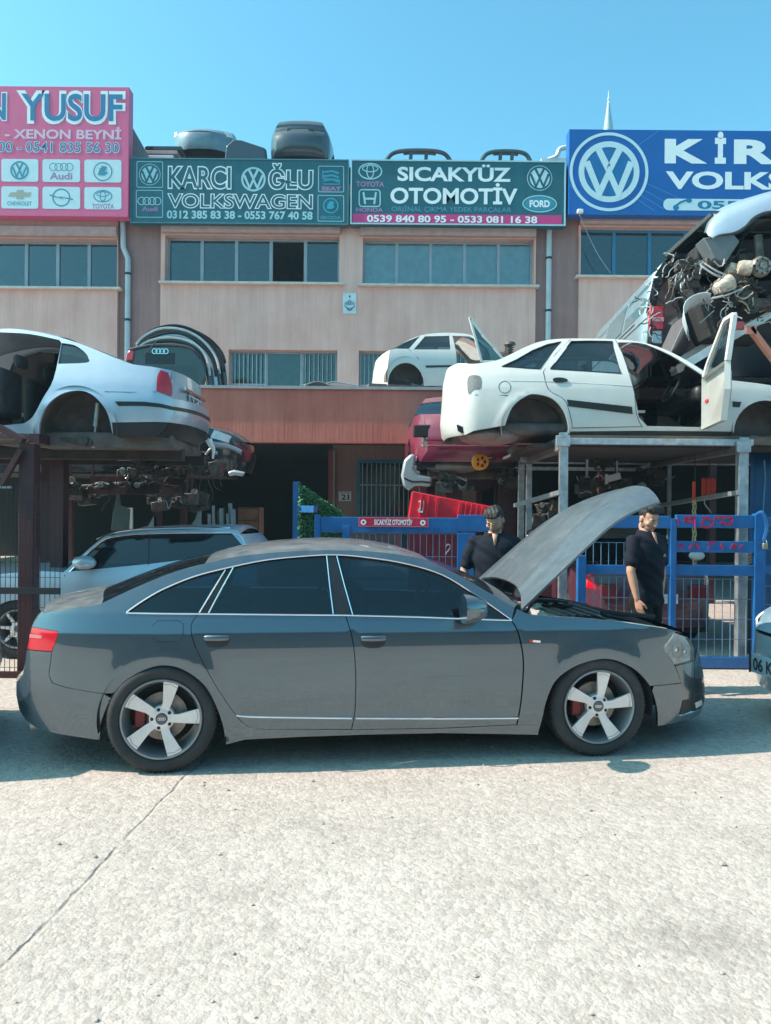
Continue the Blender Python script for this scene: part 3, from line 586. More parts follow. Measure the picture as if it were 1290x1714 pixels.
class Car:
    def __init__(s, root, O, yaw, W, fz, fx, extra=None, pitch=0):
        s.root = root; s.O = V(O); s.W = W; s.fz, s.fx, s.extra = fz, fx, extra
        s.M = Matrix.Translation(s.O) @ Matrix.Rotation(yaw, 4, 'Z') @ Matrix.Rotation(pitch, 4, 'Y'); s.Mi = s.M.inverted(); s.oc = s.Mi @ CAM
    def ins(s, x, z): return s.fz(z) + s.fx(x) + (s.extra(x, z) if s.extra else 0)
    def nrm(s, x, z):
        e = .004; dx = (s.ins(x + e, z) - s.ins(x - e, z)) / (2 * e); dz = (s.ins(x, z + e) - s.ins(x, z - e)) / (2 * e)
        return V((dx, -1, dz)).normalized()
    def loc(s, px, py):                                     # photograph -> (x, z) on the near flank
        d = s.Mi.to_3x3() @ ray(px, py); y = 0; 
        for i in range(14):
            t = (y - s.oc.y) / d.y; p = s.oc + d * t; y = .5 * y + .5 * s.ins(p.x, p.z)
        t = (y - s.oc.y) / d.y; p = s.oc + d * t
        return (p.x, p.z)
    def L(s, pts): return [s.loc(*p) for p in pts]
    def W3(s, x, y, z): return s.M @ V((x, y, z))
    def on(s, x, z, off=0):                                 # flank point in the world, off = outwards
        return s.M @ (V((x, s.ins(x, z), z)) + s.nrm(x, z) * off)
    def surf(s, mb, poly, sp, holes, off, depth, far):
        vs, fs = cdt(poly, sp, holes); R = s.M.to_3x3(); P3 = []; N3 = []
        for x, z in vs:
            n = s.nrm(x, z); p = V((x, s.ins(x, z), z)) + n * off
            if far: p.y = s.W - p.y; n = V((n.x, -n.y, n.z))
            P3.append(s.M @ p); N3.append(R @ n)
        fix = []
        for f in fs:
            a, b, c = (P3[i] for i in f[:3]); fix.append(f if (b - a).cross(c - a).dot(N3[f[0]]) > 0 else f[::-1])
        mb.add(P3, fix, N3)
        if depth:
            cnt = {}
            for f in fs:
                for i in range(len(f)):
                    e = (f[i], f[(i + 1) % len(f)]); k = (min(e), max(e)); cnt[k] = None if k in cnt else e
            inn = R @ V((0, -depth if far else depth, 0))
            for e in cnt.values():
                if e is None: continue
                a, b = P3[e[0]], P3[e[1]]; nn = (b - a).cross(inn)
                if nn.length < 1e-9: continue
                nn.normalize(); mb.add([a, b, b + inn, a + inn], [[0, 1, 2, 3]], [nn] * 4)
    def panel(s, name, px, m, sp=.05, holes=(), off=0, depth=.03, both=True, local=False, parent=None, label=None):
        poly = px if local else s.L(px); hs = [h if local else s.L(h) for h in holes]; mb = MB()
        s.surf(mb, poly, sp, hs, off, depth, False)
        if both == 'join': s.surf(mb, poly, sp, hs, off, depth, True)
        if both == 'far':
            mb = MB(); s.surf(mb, poly, sp, hs, off, depth, True); return mk(name, mb, m, parent or s.root)
        o = mk(name, mb, m, parent or s.root, label=label)
        if both is True:
            mb = MB(); s.surf(mb, poly, sp, hs, off, depth, True); mk(name, mb, m, parent or s.root)
        return o
    def strip(s, name, px, r, m, off=.004, local=False, both=True, flat=1.0, parent=None, n=6):
        """thin trim following a traced line"""
        q = px if local else s.L(px)
        def run(far):
            pts = []
            for x, z in q:
                nn = s.nrm(x, z); p = V((x, s.ins(x, z), z)) + nn * off
                if far: p.y = s.W - p.y
                pts.append(s.M @ p)
            return MB().tube(pts, r, n)
        o = mk(name, run(False), m, parent or s.root)
        if both: mk(name, run(True), m, parent or s.root)
        return o
    def across(s, name, line, m, crown=0, bow=0, nt=14, local=True, drop=0, off=0, parent=None, crownp=2, bowz=0, solid=0, smooth=True, shrink=0, sub=None, label=None, shoulder=None):
        """surface spanning the car from a line on the near flank to its mirror image"""
        q = line if local else s.L(line); rows = []
        for i, (x, z) in enumerate(q):
            t = i / max(1, len(q) - 1); cr = crown(t) if callable(crown) else crown; bo = bow(t) if callable(bow) else bow
            y0 = s.ins(x, z) + shrink; y1 = s.W - y0; r = []
            for k in range(nt + 1):
                u = -1 + 2 * k / nt; u = math.copysign(abs(u) ** .85, u) if abs(u) > 0 else 0; c = 1 - abs(u) ** crownp
                r.append(s.M @ V((x + bo * c, (y0 + y1) / 2 + u * (y1 - y0) / 2, z + cr * c - drop)))
            rows.append(r)
        mb = MB().sheet(rows); return mk(name, mb, m, parent or s.root, smooth=smooth, solid=solid, angle=50, label=label)
    def well(s, cx, cz, r, m, depth=.5, y0=.03, both=True, name='wheel_arch_liner'):
        for far in ((False, True) if both else (False,)):
            yy = (s.W - y0) if far else y0; d = -1 if far else 1
            mb = MB().lathe([(r, 0), (r, depth), (0, depth)], s.W3(cx, yy, cz), s.M.to_3x3() @ V((0, d, 0)), 28, ref=s.M.to_3x3() @ V((1, 0, 0)), a0=radians(-192) if not far else radians(-12), a1=radians(12) if not far else radians(192))
            mk(name, mb, m, s.root)
    def box(s, mb, x0, x1, y0, y1, z0, z1): return mb.box(s.W3((x0 + x1) / 2, (y0 + y1) / 2, (z0 + z1) / 2), (x1 - x0, y1 - y0, z1 - z0), s.M.to_3x3())
def wheel(root, c, ax, R=.335, width=.245, rim=.243, spokes=5, phase=0, style='blade', mats=None, steer=None):
    """c = centre of the outer face, ax = inward axis; local plane spanned by e1 (forward) and up"""
    mt, mr, mdk = mats[:3]; ax = V(ax).normalized(); e1 = V((0, 0, 1)).cross(ax) * -1; e1 = V((ax.y, -ax.x, 0)).normalized(); up = V((0, 0, 1)); c = V(c)
    wh = MB(); k = R / .34
    prof = [(rim - .012, .03), (rim + .004, .012), (.268 * k, .002), (.297 * k, -.002), (.318 * k, .006), (.330 * k, .022), (.3385 * k, .045)]
    wh.lathe(prof, c, ax, 72, ref=up)
    # tread: shoulder blocks with gaps, then the crown
    n = 72; vs = []; fs = []; w2 = width - .045
    for i in range(n * 2):
        a = 2 * pi * (i // 2 + (.72 if i % 2 else 0)) / n; 
        d = e1 * cos(a) + up * sin(a); g = .0
        for (r, h) in ((.3385 * k, .045), (R, .062), (R, width * .5), (R, w2), (.330 * k, width - .02)): vs.append(c + d * r + ax * h)
    for i in range(n * 2):
        j = (i + 1) % (n * 2)
        for q in range(4):
            if i % 2 == 1 and q == 1: pass
            fs.append([i * 5 + q, j * 5 + q, j * 5 + q + 1, i * 5 + q + 1])
    # recess every gap
    for i in range(n):
        pass
    wh.add(vs, fs)
    gp = MB()
    for i in range(n):
        a = 2 * pi * (i + .86) / n; d = e1 * cos(a) + up * sin(a); t = -e1 * sin(a) + up * cos(a)
        M = Matrix((t, ax, d)).transposed(); gp.box(c + d * (.3345 * k) + ax * .052, (.0075, .05, .0135), M)
        M2 = Matrix.Rotation(.5, 3, d) @ M; gp.box(c + d * (R - .003) + ax * (width * .42), (.006, .09, .008), M2)
    wh.lathe([(.330 * k, width - .02), (.30 * k, width), (rim - .01, width - .02)], c, ax, 48, ref=up)
    ty = mk('tyre', wh, mt, root); mk('tread_grooves', gp, M_black, ty, smooth=False)['kind'] = 'stuff'
    rm = MB(); rm.lathe([(rim - .004, .04), (rim, .012), (rim - .004, .004), (rim - .014, .003), (rim - .020, .012), (rim - .026, .05), (rim - .045, .10), (rim - .05, width - .02), (rim - .035, width)], c, ax, 64, ref=up)
    ro = mk('rim', rm, mr, root)
    sp = MB()
    for i in range(spokes):
        a = radians(phase) + 2 * pi * i / spokes; d = e1 * cos(a) + up * sin(a); t = -e1 * sin(a) + up * cos(a)
        if style == 'blade':
            ir, orr = .040, rim - .012
            fr = [(ir, -.026, .030), (.10, -.031, .022), (orr, -.038, .008), (orr + .001, .062, .008), (.10, .024, .022), (ir, .026, .030)]
            f3 = [c + d * r + t * q + ax * y for r, q, y in fr]; b3 = [p + ax * (.032 + .02 * (1 - fr[j][0] / rim)) - t * (q * .25) for j, (p, q) in enumerate(zip(f3, [f[1] for f in fr]))]
            sp.add(f3 + b3, [[0, 1, 4, 5], [1, 2, 3, 4]] + [[6, 11, 10, 7], [7, 10, 9, 8]] + [[j, (j + 6), (j + 1) % 6 + 6, (j + 1) % 6] for j in range(6)])
        else:
            f3 = [c + d * r + t * q + ax * y for r, q, y in ((.05, -.02, .03), (rim - .015, -.014, .012), (rim - .015, .014, .012), (.05, .02, .03))]
            sp.prism(f3, ax * .03)
    sp.lathe([(.036, .036), (.036, .024), (.058, .026), (.078, .034), (.080, .075)], c, ax, 32, ref=up)
    so = mk('spokes', sp, mats[3] if len(mats) > 3 else mr, root, bevel=.003, angle=30)
    if style == 'blade':
        for i in range(5):                                 # lug holes and the joint line near each blade's tip
            cut = MB(); a = radians(phase + 36) + 2 * pi * i / 5; d = e1 * cos(a) + up * sin(a); cut.lathe([(0, .0245), (.0095, .0245), (.012, .0265), (.012, .05)], c + d * .058, ax, 12); mk('wheel_bolt', cut, mdk, so); cut = MB()
            a = radians(phase) + 2 * pi * i / 5; d = e1 * cos(a) + up * sin(a); t = -e1 * sin(a) + up * cos(a); r = rim - .040
            pts = [c + d * (r + .012 * (1 - abs(u))) + t * (-.032 + .082 * (u * .5 + .5)) + ax * (.0105 - .0009) for u in (-1, -.5, 0, .5, 1)]
            cut.tube(pts, .0012, 4); mk('blade_joint', cut, mdk, so)
    cp = MB().lathe([(0, .021), (.030, .022), (.034, .026), (.036, .035)], c, ax, 24); mk('centre_cap', cp, mat('cap_grey', (.10, .12, .14), .35, metal=.4), so)
    if style == 'blade':
        em = MB()
        for q in range(4): em.lathe([(.0066, .0200), (.0086, .0200), (.0086, .023), (.0066, .023)], c + e1 * (-.0165 + .011 * q), ax, 16, closed=True)
        mk('rings_emblem', em, M_chrome, so)
    return ty
# ------------------------------------------------------------------ the grey saloon in front
YAW = radians(8.2)
O6 = V((-1.372, 4.74, 0))
sl = table([(0, -.26), (.30, -.15), (.48, -.06), (.62, -.005), (.70, .035), (.78, .075), (.862, .12), (.866, .16), (.874, .33), (.90, .35), (.965, .36), (.985, .48), (1.2, .56), (1.40, .74)])
fz6 = integ(sl, 0, 1.5, .62)
px6 = table([(-1.15, -1.7), (-.95, -1.25), (-.82, -.62), (-.6, -.30), (-.35, -.13), (.2, -.03), (1.2, 0), (2.2, .01), (2.8, .035), (3.05, .07), (3.3, .17), (3.5, .40), (3.6, .62), (3.7, .9), (3.85, 1.2)])
fx6 = integ(px6, -1.2, 3.9, 1.2)
def ex6(x, z):
    r = 0
    for cx in (0, 2.847):
        d = sqrt((x - cx) ** 2 + (z - .335) ** 2)
        r -= .009 * exp(-((d - .385) / .065) ** 2) * (1 if z > .2 else 0)
    r += .007 * exp(-((z - .365) / .035) ** 2) * (1 if .45 < x < 2.35 else 0) * min(1, max(0, (x - .45) / .1)) * min(1, max(0, (2.35 - x) / .1))   # hollow above the lower trim
    return r - .022
M_paint = mat('grey_metallic_paint', (.070, .112, .140), .26, metal=.7, coat=1, var=.04, nscale=3, dust=.42, dustcol=(.34, .29, .25), coatrough=.025, coatior=1.8)
M_tint = mat('tinted_car_glass', (.006, .012, .017), .04, var=.2, coat=.3, spec=.6)
M_tint2 = glassmat('smoked_car_glass', (.13, .22, .28), .93, .02)
M_rimsilver = mat('silver_alloy', (.74, .71, .69), .38, metal=.35, var=.08, nscale=10, dirt=.15, dirtcol=(.3, .25, .2))
M_rimdark = mat('alloy_barrel', (.26, .29, .31), .4, metal=.6, var=.15)
M_trim = mat('black_trim', (.014, .016, .018), .35, var=.2)
sed = thing('saloon_car', 'dusty dark grey saloon with its bonnet raised, parked on the sunlit concrete', 'car', O6 + V((1.4, 1.1, 0)) * .999, YAW)
k6 = Car(sed, O6, YAW, 1.80, fz6, fx6, ex6)
dlo_top = spl([(211.5, 1025), (239, 1006), (273, 986.5), (324, 965.5), (375, 952), (440, 938.5), (500, 932), (560, 929), (620, 934), (680, 944), (740, 962.5), (791, 993), (820, 1012.5), (856, 1038)], 4)
dlo_bot = [(856, 1038.5), (790, 1036.5), (700, 1033), (573, 1030), (450, 1029), (341, 1028), (270, 1027.5), (211.5, 1026.5)]
ditch = spl([(170, 1010), (230, 982), (290, 958), (343, 943.5), (400, 931), (470, 924), (540, 921), (600, 922), (650, 926), (685, 931), (716, 937.5)], 4)
apil = spl([(716, 937.5), (765, 961), (815, 990), (861, 1017)], 4)
r_arch = spl([(169, 1208), (181, 1177.6), (204.6, 1143.5), (239, 1122), (273, 1113.5), (307, 1121), (341, 1146), (361.5, 1181), (373.5, 1215)], 4)
f_arch = spl([(904, 1214), (908, 1200), (914.5, 1172), (930, 1139), (960.5, 1116), (999.8, 1103.5), (1030, 1105), (1063, 1121), (1087.4, 1148), (1099.5, 1184), (1101, 1216)], 4)
r_door_rear = spl([(330.7, 1027.5), (322, 1040), (318.8, 1052), (327, 1085), (361, 1149), (394, 1197), (412.6, 1215), (436, 1220.5)], 4)
mid_seam = spl([(578, 1030), (590, 1071), (595, 1126), (594, 1187), (588, 1221)], 4)
f_door_front = spl([(855.6, 1039), (866, 1056), (874, 1090), (875.7, 1122), (871.7, 1175), (865, 1213)], 4)
rear_edge = spl([(71.6, 1027), (61, 1037), (53, 1048.7)], 3)
# body side: rear quarter, C pillar, roof rail, A pillar and sill in one pressing
body = dlo_bot[5:] + dlo_top[1:] + apil[::-1] + ditch[::-1] + spl([(165, 1012), (136, 1017), (100, 1022), (71.6, 1027)], 3)[1:] + rear_edge[1:] + [(98, 1056.6), (93, 1075), (87, 1091), (82, 1130), (88, 1143), (110, 1150), (147, 1157), (174, 1160.6)]
body += [p for p in r_arch if p[1] < 1160 or p[0] > 300] + [(378.6, 1246), (409, 1238), (500, 1233.5), (607, 1229.8), (740, 1227), (861, 1229), (900, 1230), (904, 1214), (866, 1213.5), (740, 1219.5), (588, 1221.7), (436, 1221)] + r_door_rear[::-1][1:]
k6.panel('body_side', body, M_paint, .045)
lamp_t = [(53, 1049.5), (97, 1057.2), (92, 1075), (86, 1090), (44.5, 1086.5), (48, 1068)]
tlp = k6.panel('tail_light', lamp_t, M_redlens, .03, off=-.002)
k6.panel('lamp_band', [(50, 1061), (70, 1064), (69, 1069), (48.5, 1067)], mat('pale_red_lens', (.62, .16, .18), .15, coat=.6), .03, off=.0005, depth=0, both=False, parent=tlp)
k6.panel('rear_bumper', [(44.5, 1088), (86, 1091.5), (81, 1130), (87, 1144), (110, 1151), (147, 1158), (173, 1161.5)] + [p for p in r_arch if p[1] >= 1163 and p[0] < 230][::-1] + [(166, 1239), (102, 1229), (61, 1218.6), (42, 1204), (32, 1188), (27, 1164), (27, 1142), (38, 1130), (42, 1110)], M_paint, .04)
seam = 1.2
k6.panel('rear_door', [(p[0] + seam, p[1]) for p in r_door_rear] + [(588 - seam, 1220.5)] + [(p[0] - .7, p[1]) for p in mid_seam[::-1]] + [(450, 1029.6), (341, 1028.4)], M_paint, .045)
k6.panel('front_door', [(p[0] + .7, p[1]) for p in mid_seam] + [(740, 1218.3), (865 - seam, 1212.5)] + [(p[0] - seam, p[1]) for p in f_door_front[::-1]] + [(790, 1037), (700, 1033.5)], M_paint, .045)
fend_top = spl([(862, 1018), (885, 1028), (909, 1031), (960, 1033.5), (1021, 1039), (1081, 1047.5), (1127, 1055), (1150, 1064)], 4)
k6.panel('front_wing', [(p[0] + seam, p[1]) for p in f_door_front[::-1]] + fend_top[1:-2] + [(1130, 1057), (1112, 1080), (1110, 1086), (1129, 1114.5), (1140, 1142.5), (1094, 1147.5)] + [p for p in f_arch if p[1] < 1150 and p[0] < 1092][::-1] + [p for p in f_arch if p[1] >= 1150 and p[0] < 1000][::-1], M_paint, .045)
k6.panel('front_bumper', [(1094, 1148.7), (1140.5, 1143.7), (1130.5, 1115), (1163, 1106), (1168, 1085), (1172, 1102), (1178, 1130), (1180.5, 1155), (1180, 1178), (1172, 1196), (1142, 1206.6), (1101.5, 1215)] + [p for p in f_arch if p[1] >= 1150 and p[0] > 1030][::-1], M_paint, .04)
hl = [(1109.5, 1086), (1131, 1059), (1151, 1067), (1160, 1083), (1164, 1099), (1163, 1105), (1130, 1113.5)]
hb = k6.panel('headlight', hl, mat('lamp_housing', (.86, .88, .86), .4, metal=0, var=.2, nscale=30), .03, off=-.02)
k6.panel('lens', hl, M_lampglass, .03, off=.001, depth=.02, parent=hb)
lm = MB()
for hx, hy, hr in ((1137, 1088, .055), (1151, 1091, .045)):
    q = k6.loc(hx, hy); nn = k6.M.to_3x3() @ k6.nrm(*q); lm.lathe([(hr, .0), (hr * .96, -.02), (hr * .4, -.045), (0, -.05)], k6.on(*q, -.01), nn, 20); lm.lathe([(hr * .5, .004), (hr * .35, .012), (0, .016)], k6.on(*q, -.03), nn, 16)
mk('reflector', lm, M_chrome, hb)
# lower grille corner, fog lamp and splitter trim
k6.panel('air_intake', [(1143, 1172), (1176, 1163), (1178, 1175), (1172, 1185), (1137, 1196)], M_trim, .03, off=.004)
k6.panel('fog_lamp', [(1161, 1176), (1173, 1171), (1174, 1179), (1163, 1185)], mat('fog_lens', (.70, .74, .74), .15, coat=.6), .03, off=.009)
k6.strip('bumper_trim', [(1137, 1197.5), (1155, 1192), (1172, 1187)], .007, M_chrome)
# glass house
gq = [(217, 1024.5), (240, 1008.5), (275, 989), (325, 968.5), (373, 957), (331, 1025.5)]
gr = [(349.5, 1026)] + spl([(391, 952), (440, 941), (500, 935), (545, 932.5)], 3) + [(556, 1027)]
gf = [(592, 1027.5), (567, 934)] + spl([(610, 937), (668, 946.5), (740, 967), (790, 998.5), (848, 1036)], 3)
k6.panel('window_surround', dlo_bot[::-1][::-1] + dlo_top[1:-1], M_trim, .06, holes=[gq, gr, gf], off=-.012, depth=.03)
for g_ in (gq, gr, gf): k6.panel('window_pane', g_, M_tint2, .07, off=-.006, depth=0)
ch = k6.strip('window_trim', [(211.5, 1026)] + dlo_top[1:], .0048, M_chrome)
k6.strip('belt_trim', dlo_bot[::-1], .0052, M_chrome)
for a, b in (((333, 1026), (377, 954)), ((348.5, 1026.5), (390, 950)), ((557.5, 1028), (546.5, 931)), ((590, 1029), (563.5, 931))):
    k6.strip('pillar_trim', [a, ((a[0] + b[0]) / 2 - .5, (a[1] + b[1]) / 2), b], .0042, M_chrome, off=.002)
k6.panel('pillar_cover', [(560, 1028.5), (549, 931), (561, 931), (587, 1029)], M_trim, .05, off=.0)
k6.strip('lower_trim', spl([(395, 1197), (420, 1199.5), (500, 1201), (588.5, 1202)], 3), .0065, M_chrome, off=.003)
k6.strip('lower_trim', spl([(595, 1202), (680, 1202.3), (780, 1202.3), (867, 1201.7)], 3), .0065, M_chrome, off=.003)
# roof, screens, boot
dl = k6.L(ditch); cs = [p for p in dl if p[0] >= k6.loc(343, 943.5)[0] - .01]
k6.across('roof', cs, M_paint, crown=lambda t: .03 + .03 * sin(pi * min(1, max(0, t))), crownp=2.4, nt=20)
rw = [p for p in dl if p[0] <= cs[0][0] + .001]
k6.across('rear_screen', [(x, z - .003) for x, z in rw], M_tint, crown=.03, bow=lambda t: -.13 * (1 - t), shrink=.010, crownp=2.4, nt=20)
wl = k6.L(apil); k6.across('windscreen', [(x, z - .003) for x, z in wl], mat('windscreen_glass', (.02, .03, .035), .05, var=.2, coat=.5, spec=.6), crown=.03, bow=lambda t: .19 * t, shrink=.010, crownp=2.4, nt=20)
bl = k6.L(spl([(170, 1010.5), (136, 1017.5), (100, 1022.5), (71.6, 1027.5)], 4))
k6.across('boot_lid', bl, M_paint, crown=lambda t: .055 - .015 * t, bow=lambda t: -.04 - .03 * t, crownp=2.6)
el = k6.L(rear_edge + [(48, 1068), (44.5, 1087), (42, 1110), (38, 1130), (27, 1142), (27, 1164), (32, 1188), (42, 1204), (61, 1218)])
k6.across('tailgate', el, M_paint, bow=-.07, crown=lambda t: .02 * (1 - t), crownp=3)
nl = k6.L([(1150, 1064), (1160, 1083), (1165, 1099), (1172, 1103), (1178, 1130), (1180.5, 1155), (1180, 1178), (1172, 1196)])
k6.across('front_grille', nl, M_paint, bow=.13, crownp=3)
# underfloor and filling blocks added to block light and darken the inside
fl = MB(); k6.box(fl, .40, 2.44, .10, 1.70, .20, .26); mk('underfloor', fl, M_under, sed, smooth=False)
inn = MB(); k6.box(inn, -.5, 2.3, .14, 1.66, .27, .86); mk('cabin_fill', inn, M_dark, sed, smooth=False)
for cx in (0, 2.847): k6.well(cx, .335, .385, M_dark, .42, .02)
# handles, flap, badge, exhaust, aerial dots
for hx0, hx1, hy0, hy1 in ((341, 384, 1063, 1084), (602.5, 646, 1063.8, 1085)):
    q = k6.L(spl([(hx0, hy0 + 6), (hx0 + 6, hy1 - 3), ((hx0 + hx1) / 2, hy1), (hx1 - 6, hy1 - 3), (hx1, hy0 + 6), (hx1 - 8, hy0 + 3), (hx0 + 8, hy0 + 3)], 3, True))
    cup = k6.panel('handle_cup', q, mat('handle_recess', (.02, .025, .03), .4), .03, off=.0025, depth=.002, local=True)
    grip = MB(); a, b = k6.loc(hx0 + 1, hy0 + 5), k6.loc(hx1 - 1, hy0 + 5)
    pts = [k6.on(a[0] + (b[0] - a[0]) * t, a[1], .012 + .016 * sin(pi * t)) for t in (0, .1, .3, .5, .7, .9, 1)]
    dv = (pts[-1] - pts[0]).normalized(); nv = k6.M.to_3x3() @ k6.nrm(*a); uv = dv.cross(nv); vs = []; fs = []
    for i, p in enumerate(pts): vs += [p + uv * .017 * (.75 if i in (0, 6) else 1) * cos(2 * pi * q / 10) + nv * .007 * sin(2 * pi * q / 10) for q in range(10)]
    grip.add(vs, [[i * 10 + q, i * 10 + (q + 1) % 10, i * 10 + 10 + (q + 1) % 10, i * 10 + 10 + q] for i in range(6) for q in range(10)] + [list(range(10)), list(range(60, 70))])
    mk('handle', grip, M_paint, sed, angle=60)
ring = k6.L([(262, 1039), (300, 1039), (306, 1044), (307, 1056), (302, 1070), (294, 1074), (262, 1074), (256, 1068), (255.5, 1046)])
k6.strip('fuel_flap', ring + [ring[0]], .0022, M_trim, off=-.0005, local=True, both=False)
bd = MB(); q0, q1 = k6.loc(886.5, 1073), k6.loc(904, 1074); bd.bar(k6.on(q0[0] + .02, q0[1], .003), k6.on(q1[0], q1[1], .003), .004, .014); mk('badge', bd, M_chrome, sed, smooth=False)
bd = MB(); bd.bar(k6.on(q0[0], q0[1], .003), k6.on(q0[0] + .018, q0[1], .003), .004, .014); mk('badge_red', bd, M_red, sed, smooth=False)
ex = MB(); a = k6.W3(-.86, .36, .235); b_ = k6.W3(-.7, .36, .25); ex.tube([a, b_], .042, 16, False); ex.tube([a, b_], .036, 16, True); mk('exhaust_tip', ex, M_bare, sed)
# mirror
mq = k6.loc(774, 1016); mi_ = MB()
rows = []
for i in range(9):
    t = i / 8; r = []
    for k in range(16):
        a = 2 * pi * k / 16; sx = .125 * (1 - .55 * t ** 2.2); sz = .092 * (1 - .5 * t ** 2.2)
        ca, sa = cos(a), sin(a); xx = math.copysign(abs(ca) ** .8, ca) * sz * 1.05; zz = math.copysign(abs(sa) ** .8, sa) * sz
        r.append(k6.W3(mq[0] - .045 + .16 * t, -.14 + 1.15 * xx * 1.0 + .05 * t, mq[1] + .012 + zz - (.01 * t)))
    r.append(r[0]); rows.append(r)
mi_.sheet(rows); mi_.add(rows[-1][:-1], [list(range(16))]); mr_ = mk('wing_mirror', mi_, M_paint, sed, angle=60)
g = MB(); g.add(rows[0][:-1], [list(range(16))]); mk('mirror_glass', g, M_chrome, mr_)
st = MB(); st.bar(k6.W3(mq[0] + .03, -.08, mq[1] - .055), k6.W3(mq[0] + .06, .12, mq[1] - .075), .07, .035); mk('mirror_foot', st, M_trim, mr_, bevel=.01)
# wheels
ax6 = k6.M.to_3x3() @ V((0, 1, 0)); axm = -ax6
M_tyre = mat('dusty_tyre', (.030, .031, .033), .85, var=.25, nscale=9, bump=.0015, bscale=90, dirt=.35, dirtcol=(.13, .115, .10), dscale=6)
WM = (M_tyre, M_rimdark, M_black, M_rimsilver)
wr = []
for cx, ph in ((0, 1), (2.847, 8)):
    for far in (0, 1):
        wt = bpy.data.objects.new('wheel', None); C.objects.link(wt); wt.parent = sed; FR[wt] = FR[sed]
        c = k6.W3(cx, (1.80 if far else 0), .337); wheel(wt, c, axm if far else ax6, .337, .245, .250, 5, ph, 'blade', WM)
        if not far:
            bd = MB().lathe([(.07, .115), (.07, .10), (.150, .10), (.150, .125), (.07, .125)], c, ax6, 40); mk('brake_disc', bd, mat('worn_disc', (.36, .31, .26), .5, metal=.5, var=.3, nscale=20, dirt=.6, dirtcol=(.08, .06, .05), dscale=14), wt)
            cal = MB(); e1 = V((ax6.y, -ax6.x, 0)); cal.box(c - e1 * .135 + ax6 * .095 + V((0, 0, -.005)), (.07, .06, .13), Matrix((e1, ax6, V((0, 0, 1)))).transposed()); mk('brake_caliper', cal, mat('caliper_red', (.22, .02, .02), .5), wt, bevel=.012)
# ------------------------------------------------------------------ raised bonnet and the engine bay beneath
hx, hz = k6.loc(884, 1029); HL = 1.32; ANG = radians(41.5)
def hood_pt(s_, u, inset=0, thick=0):
    hw = .735 - .075 * s_ - .10 * s_ ** 5 - inset; a = abs(u)
    x = s_ * HL + .17 * (1 - a ** 3.2) * (1 - s_) ** 1.5 + .13 * (1 - a ** 2.2) * s_ ** 3 + .02 * s_ * (1 - a)
    z = .015 + .05 * (1 - a ** 2.4) + .018 * sin(pi * min(1, s_ * 1.02)) * (1 - .35 * a ** 4) - .02 * s_ - .15 * max(0, s_ - .60) ** 2 / .16 * .95
    z += .010 * exp(-((a - (.62 - .12 * s_)) / .07) ** 2) - thick                                    # the two pressed ridges
    x, z = x * cos(ANG) - z * sin(ANG), x * sin(ANG) + z * cos(ANG)
    return k6.W3(hx + x, .90 + u * hw, hz + z)
NS, NU = 34, 40
def hood_sheet(inset, thick):
    return [[hood_pt(i / NS, -1 + 2 * j / NU, inset, thick) for j in range(NU + 1)] for i in range(NS + 1)]
M_bon = mat('dusty_bonnet_paint', (.10, .125, .14), .42, metal=.35, coat=.25, var=.10, nscale=4, dirt=.35, dirtcol=(.24, .23, .22), dscale=6, streak=(3, 3, 1))
top, und = hood_sheet(0, 0), hood_sheet(.010, .018)
mb = MB().sheet(top); b0 = len(mb.v); n1 = NU + 1
mb.sheet(und); 
def rimq(seq):
    for p, q in zip(seq[:-1], seq[1:]): mb.f.append([p, q, q + b0, p + b0])
rimq([j for j in range(n1)]); rimq([NS * n1 + j for j in range(n1)]); rimq([i * n1 for i in range(NS + 1)]); rimq([i * n1 + NU for i in range(NS + 1)])
bon = mk('bonnet', mb, M_bon, sed, angle=50)
rb = MB()
for u in (-.8, -.4, 0, .4, .8): rb.tube([hood_pt(t, u * (1 - .2 * t), .05, .045) for t in (.12, .3, .5, .7, .88)], .022, 6)
rb.tube([hood_pt(.9, u, .05, .05) for u in (-.85, -.4, 0, .4, .85)], .02, 6); mk('bonnet_frame', rb, mat('bonnet_underside', (.10, .11, .115), .6), bon)
for u in (-.93, .93):
    h = MB(); p = hood_pt(.02, u, .02, .03); h.bar(p, k6.W3(hx - .02, .90 + u * .72, hz - .05), .03, .012); h.bar(hood_pt(.14, u, .02, .03), k6.W3(hx + .02, .90 + u * .72, hz - .06), .025, .010); mk('bonnet_hinge', h, M_black, sed, smooth=False)
h = MB(); a, b_ = k6.W3(hx + .25, 1.60, hz - .10), hood_pt(.34, .93, .03, .04); h.tube([a, a + (b_ - a) * .55], .011, 8); h.tube([a + (b_ - a) * .5, b_], .006, 8); mk('gas_strut', h, M_black, sed)
# engine bay
M_cover = mat('engine_cover_grey', (.33, .32, .30), .5, var=.15, nscale=8, dirt=.5, dirtcol=(.33, .29, .24), dscale=7)
M_pale = mat('pale_engine_plastic', (.58, .55, .50), .55, var=.2, dirt=.35, dirtcol=(.12, .10, .09), dscale=7)
eb = MB(); k6.box(eb, hx - .1, 3.62, .16, 1.64, .30, .68); mk('engine_bay_fill', eb, M_dark, sed, smooth=False)  # dark filling block added to keep the bay unlit
for y in (.15, 1.57):
    q = MB(); pts = [(hx + .02, .90), (2.7, .885), (3.1, .865), (3.4, .82)]
    for (xa, za), (xb, zb_) in zip(pts[:-1], pts[1:]): q.bar(k6.W3(xa, y + .03, za), k6.W3(xb, y + .03, zb_), .085, .03)
    mk('inner_wing', q, M_pale if y < 1 else M_black, sed, bevel=.008)
e = MB(); k6.box(e, 2.66, 3.22, .52, 1.28, .70, .865); mk('engine_cover', e, M_cover, sed, bevel=.03)
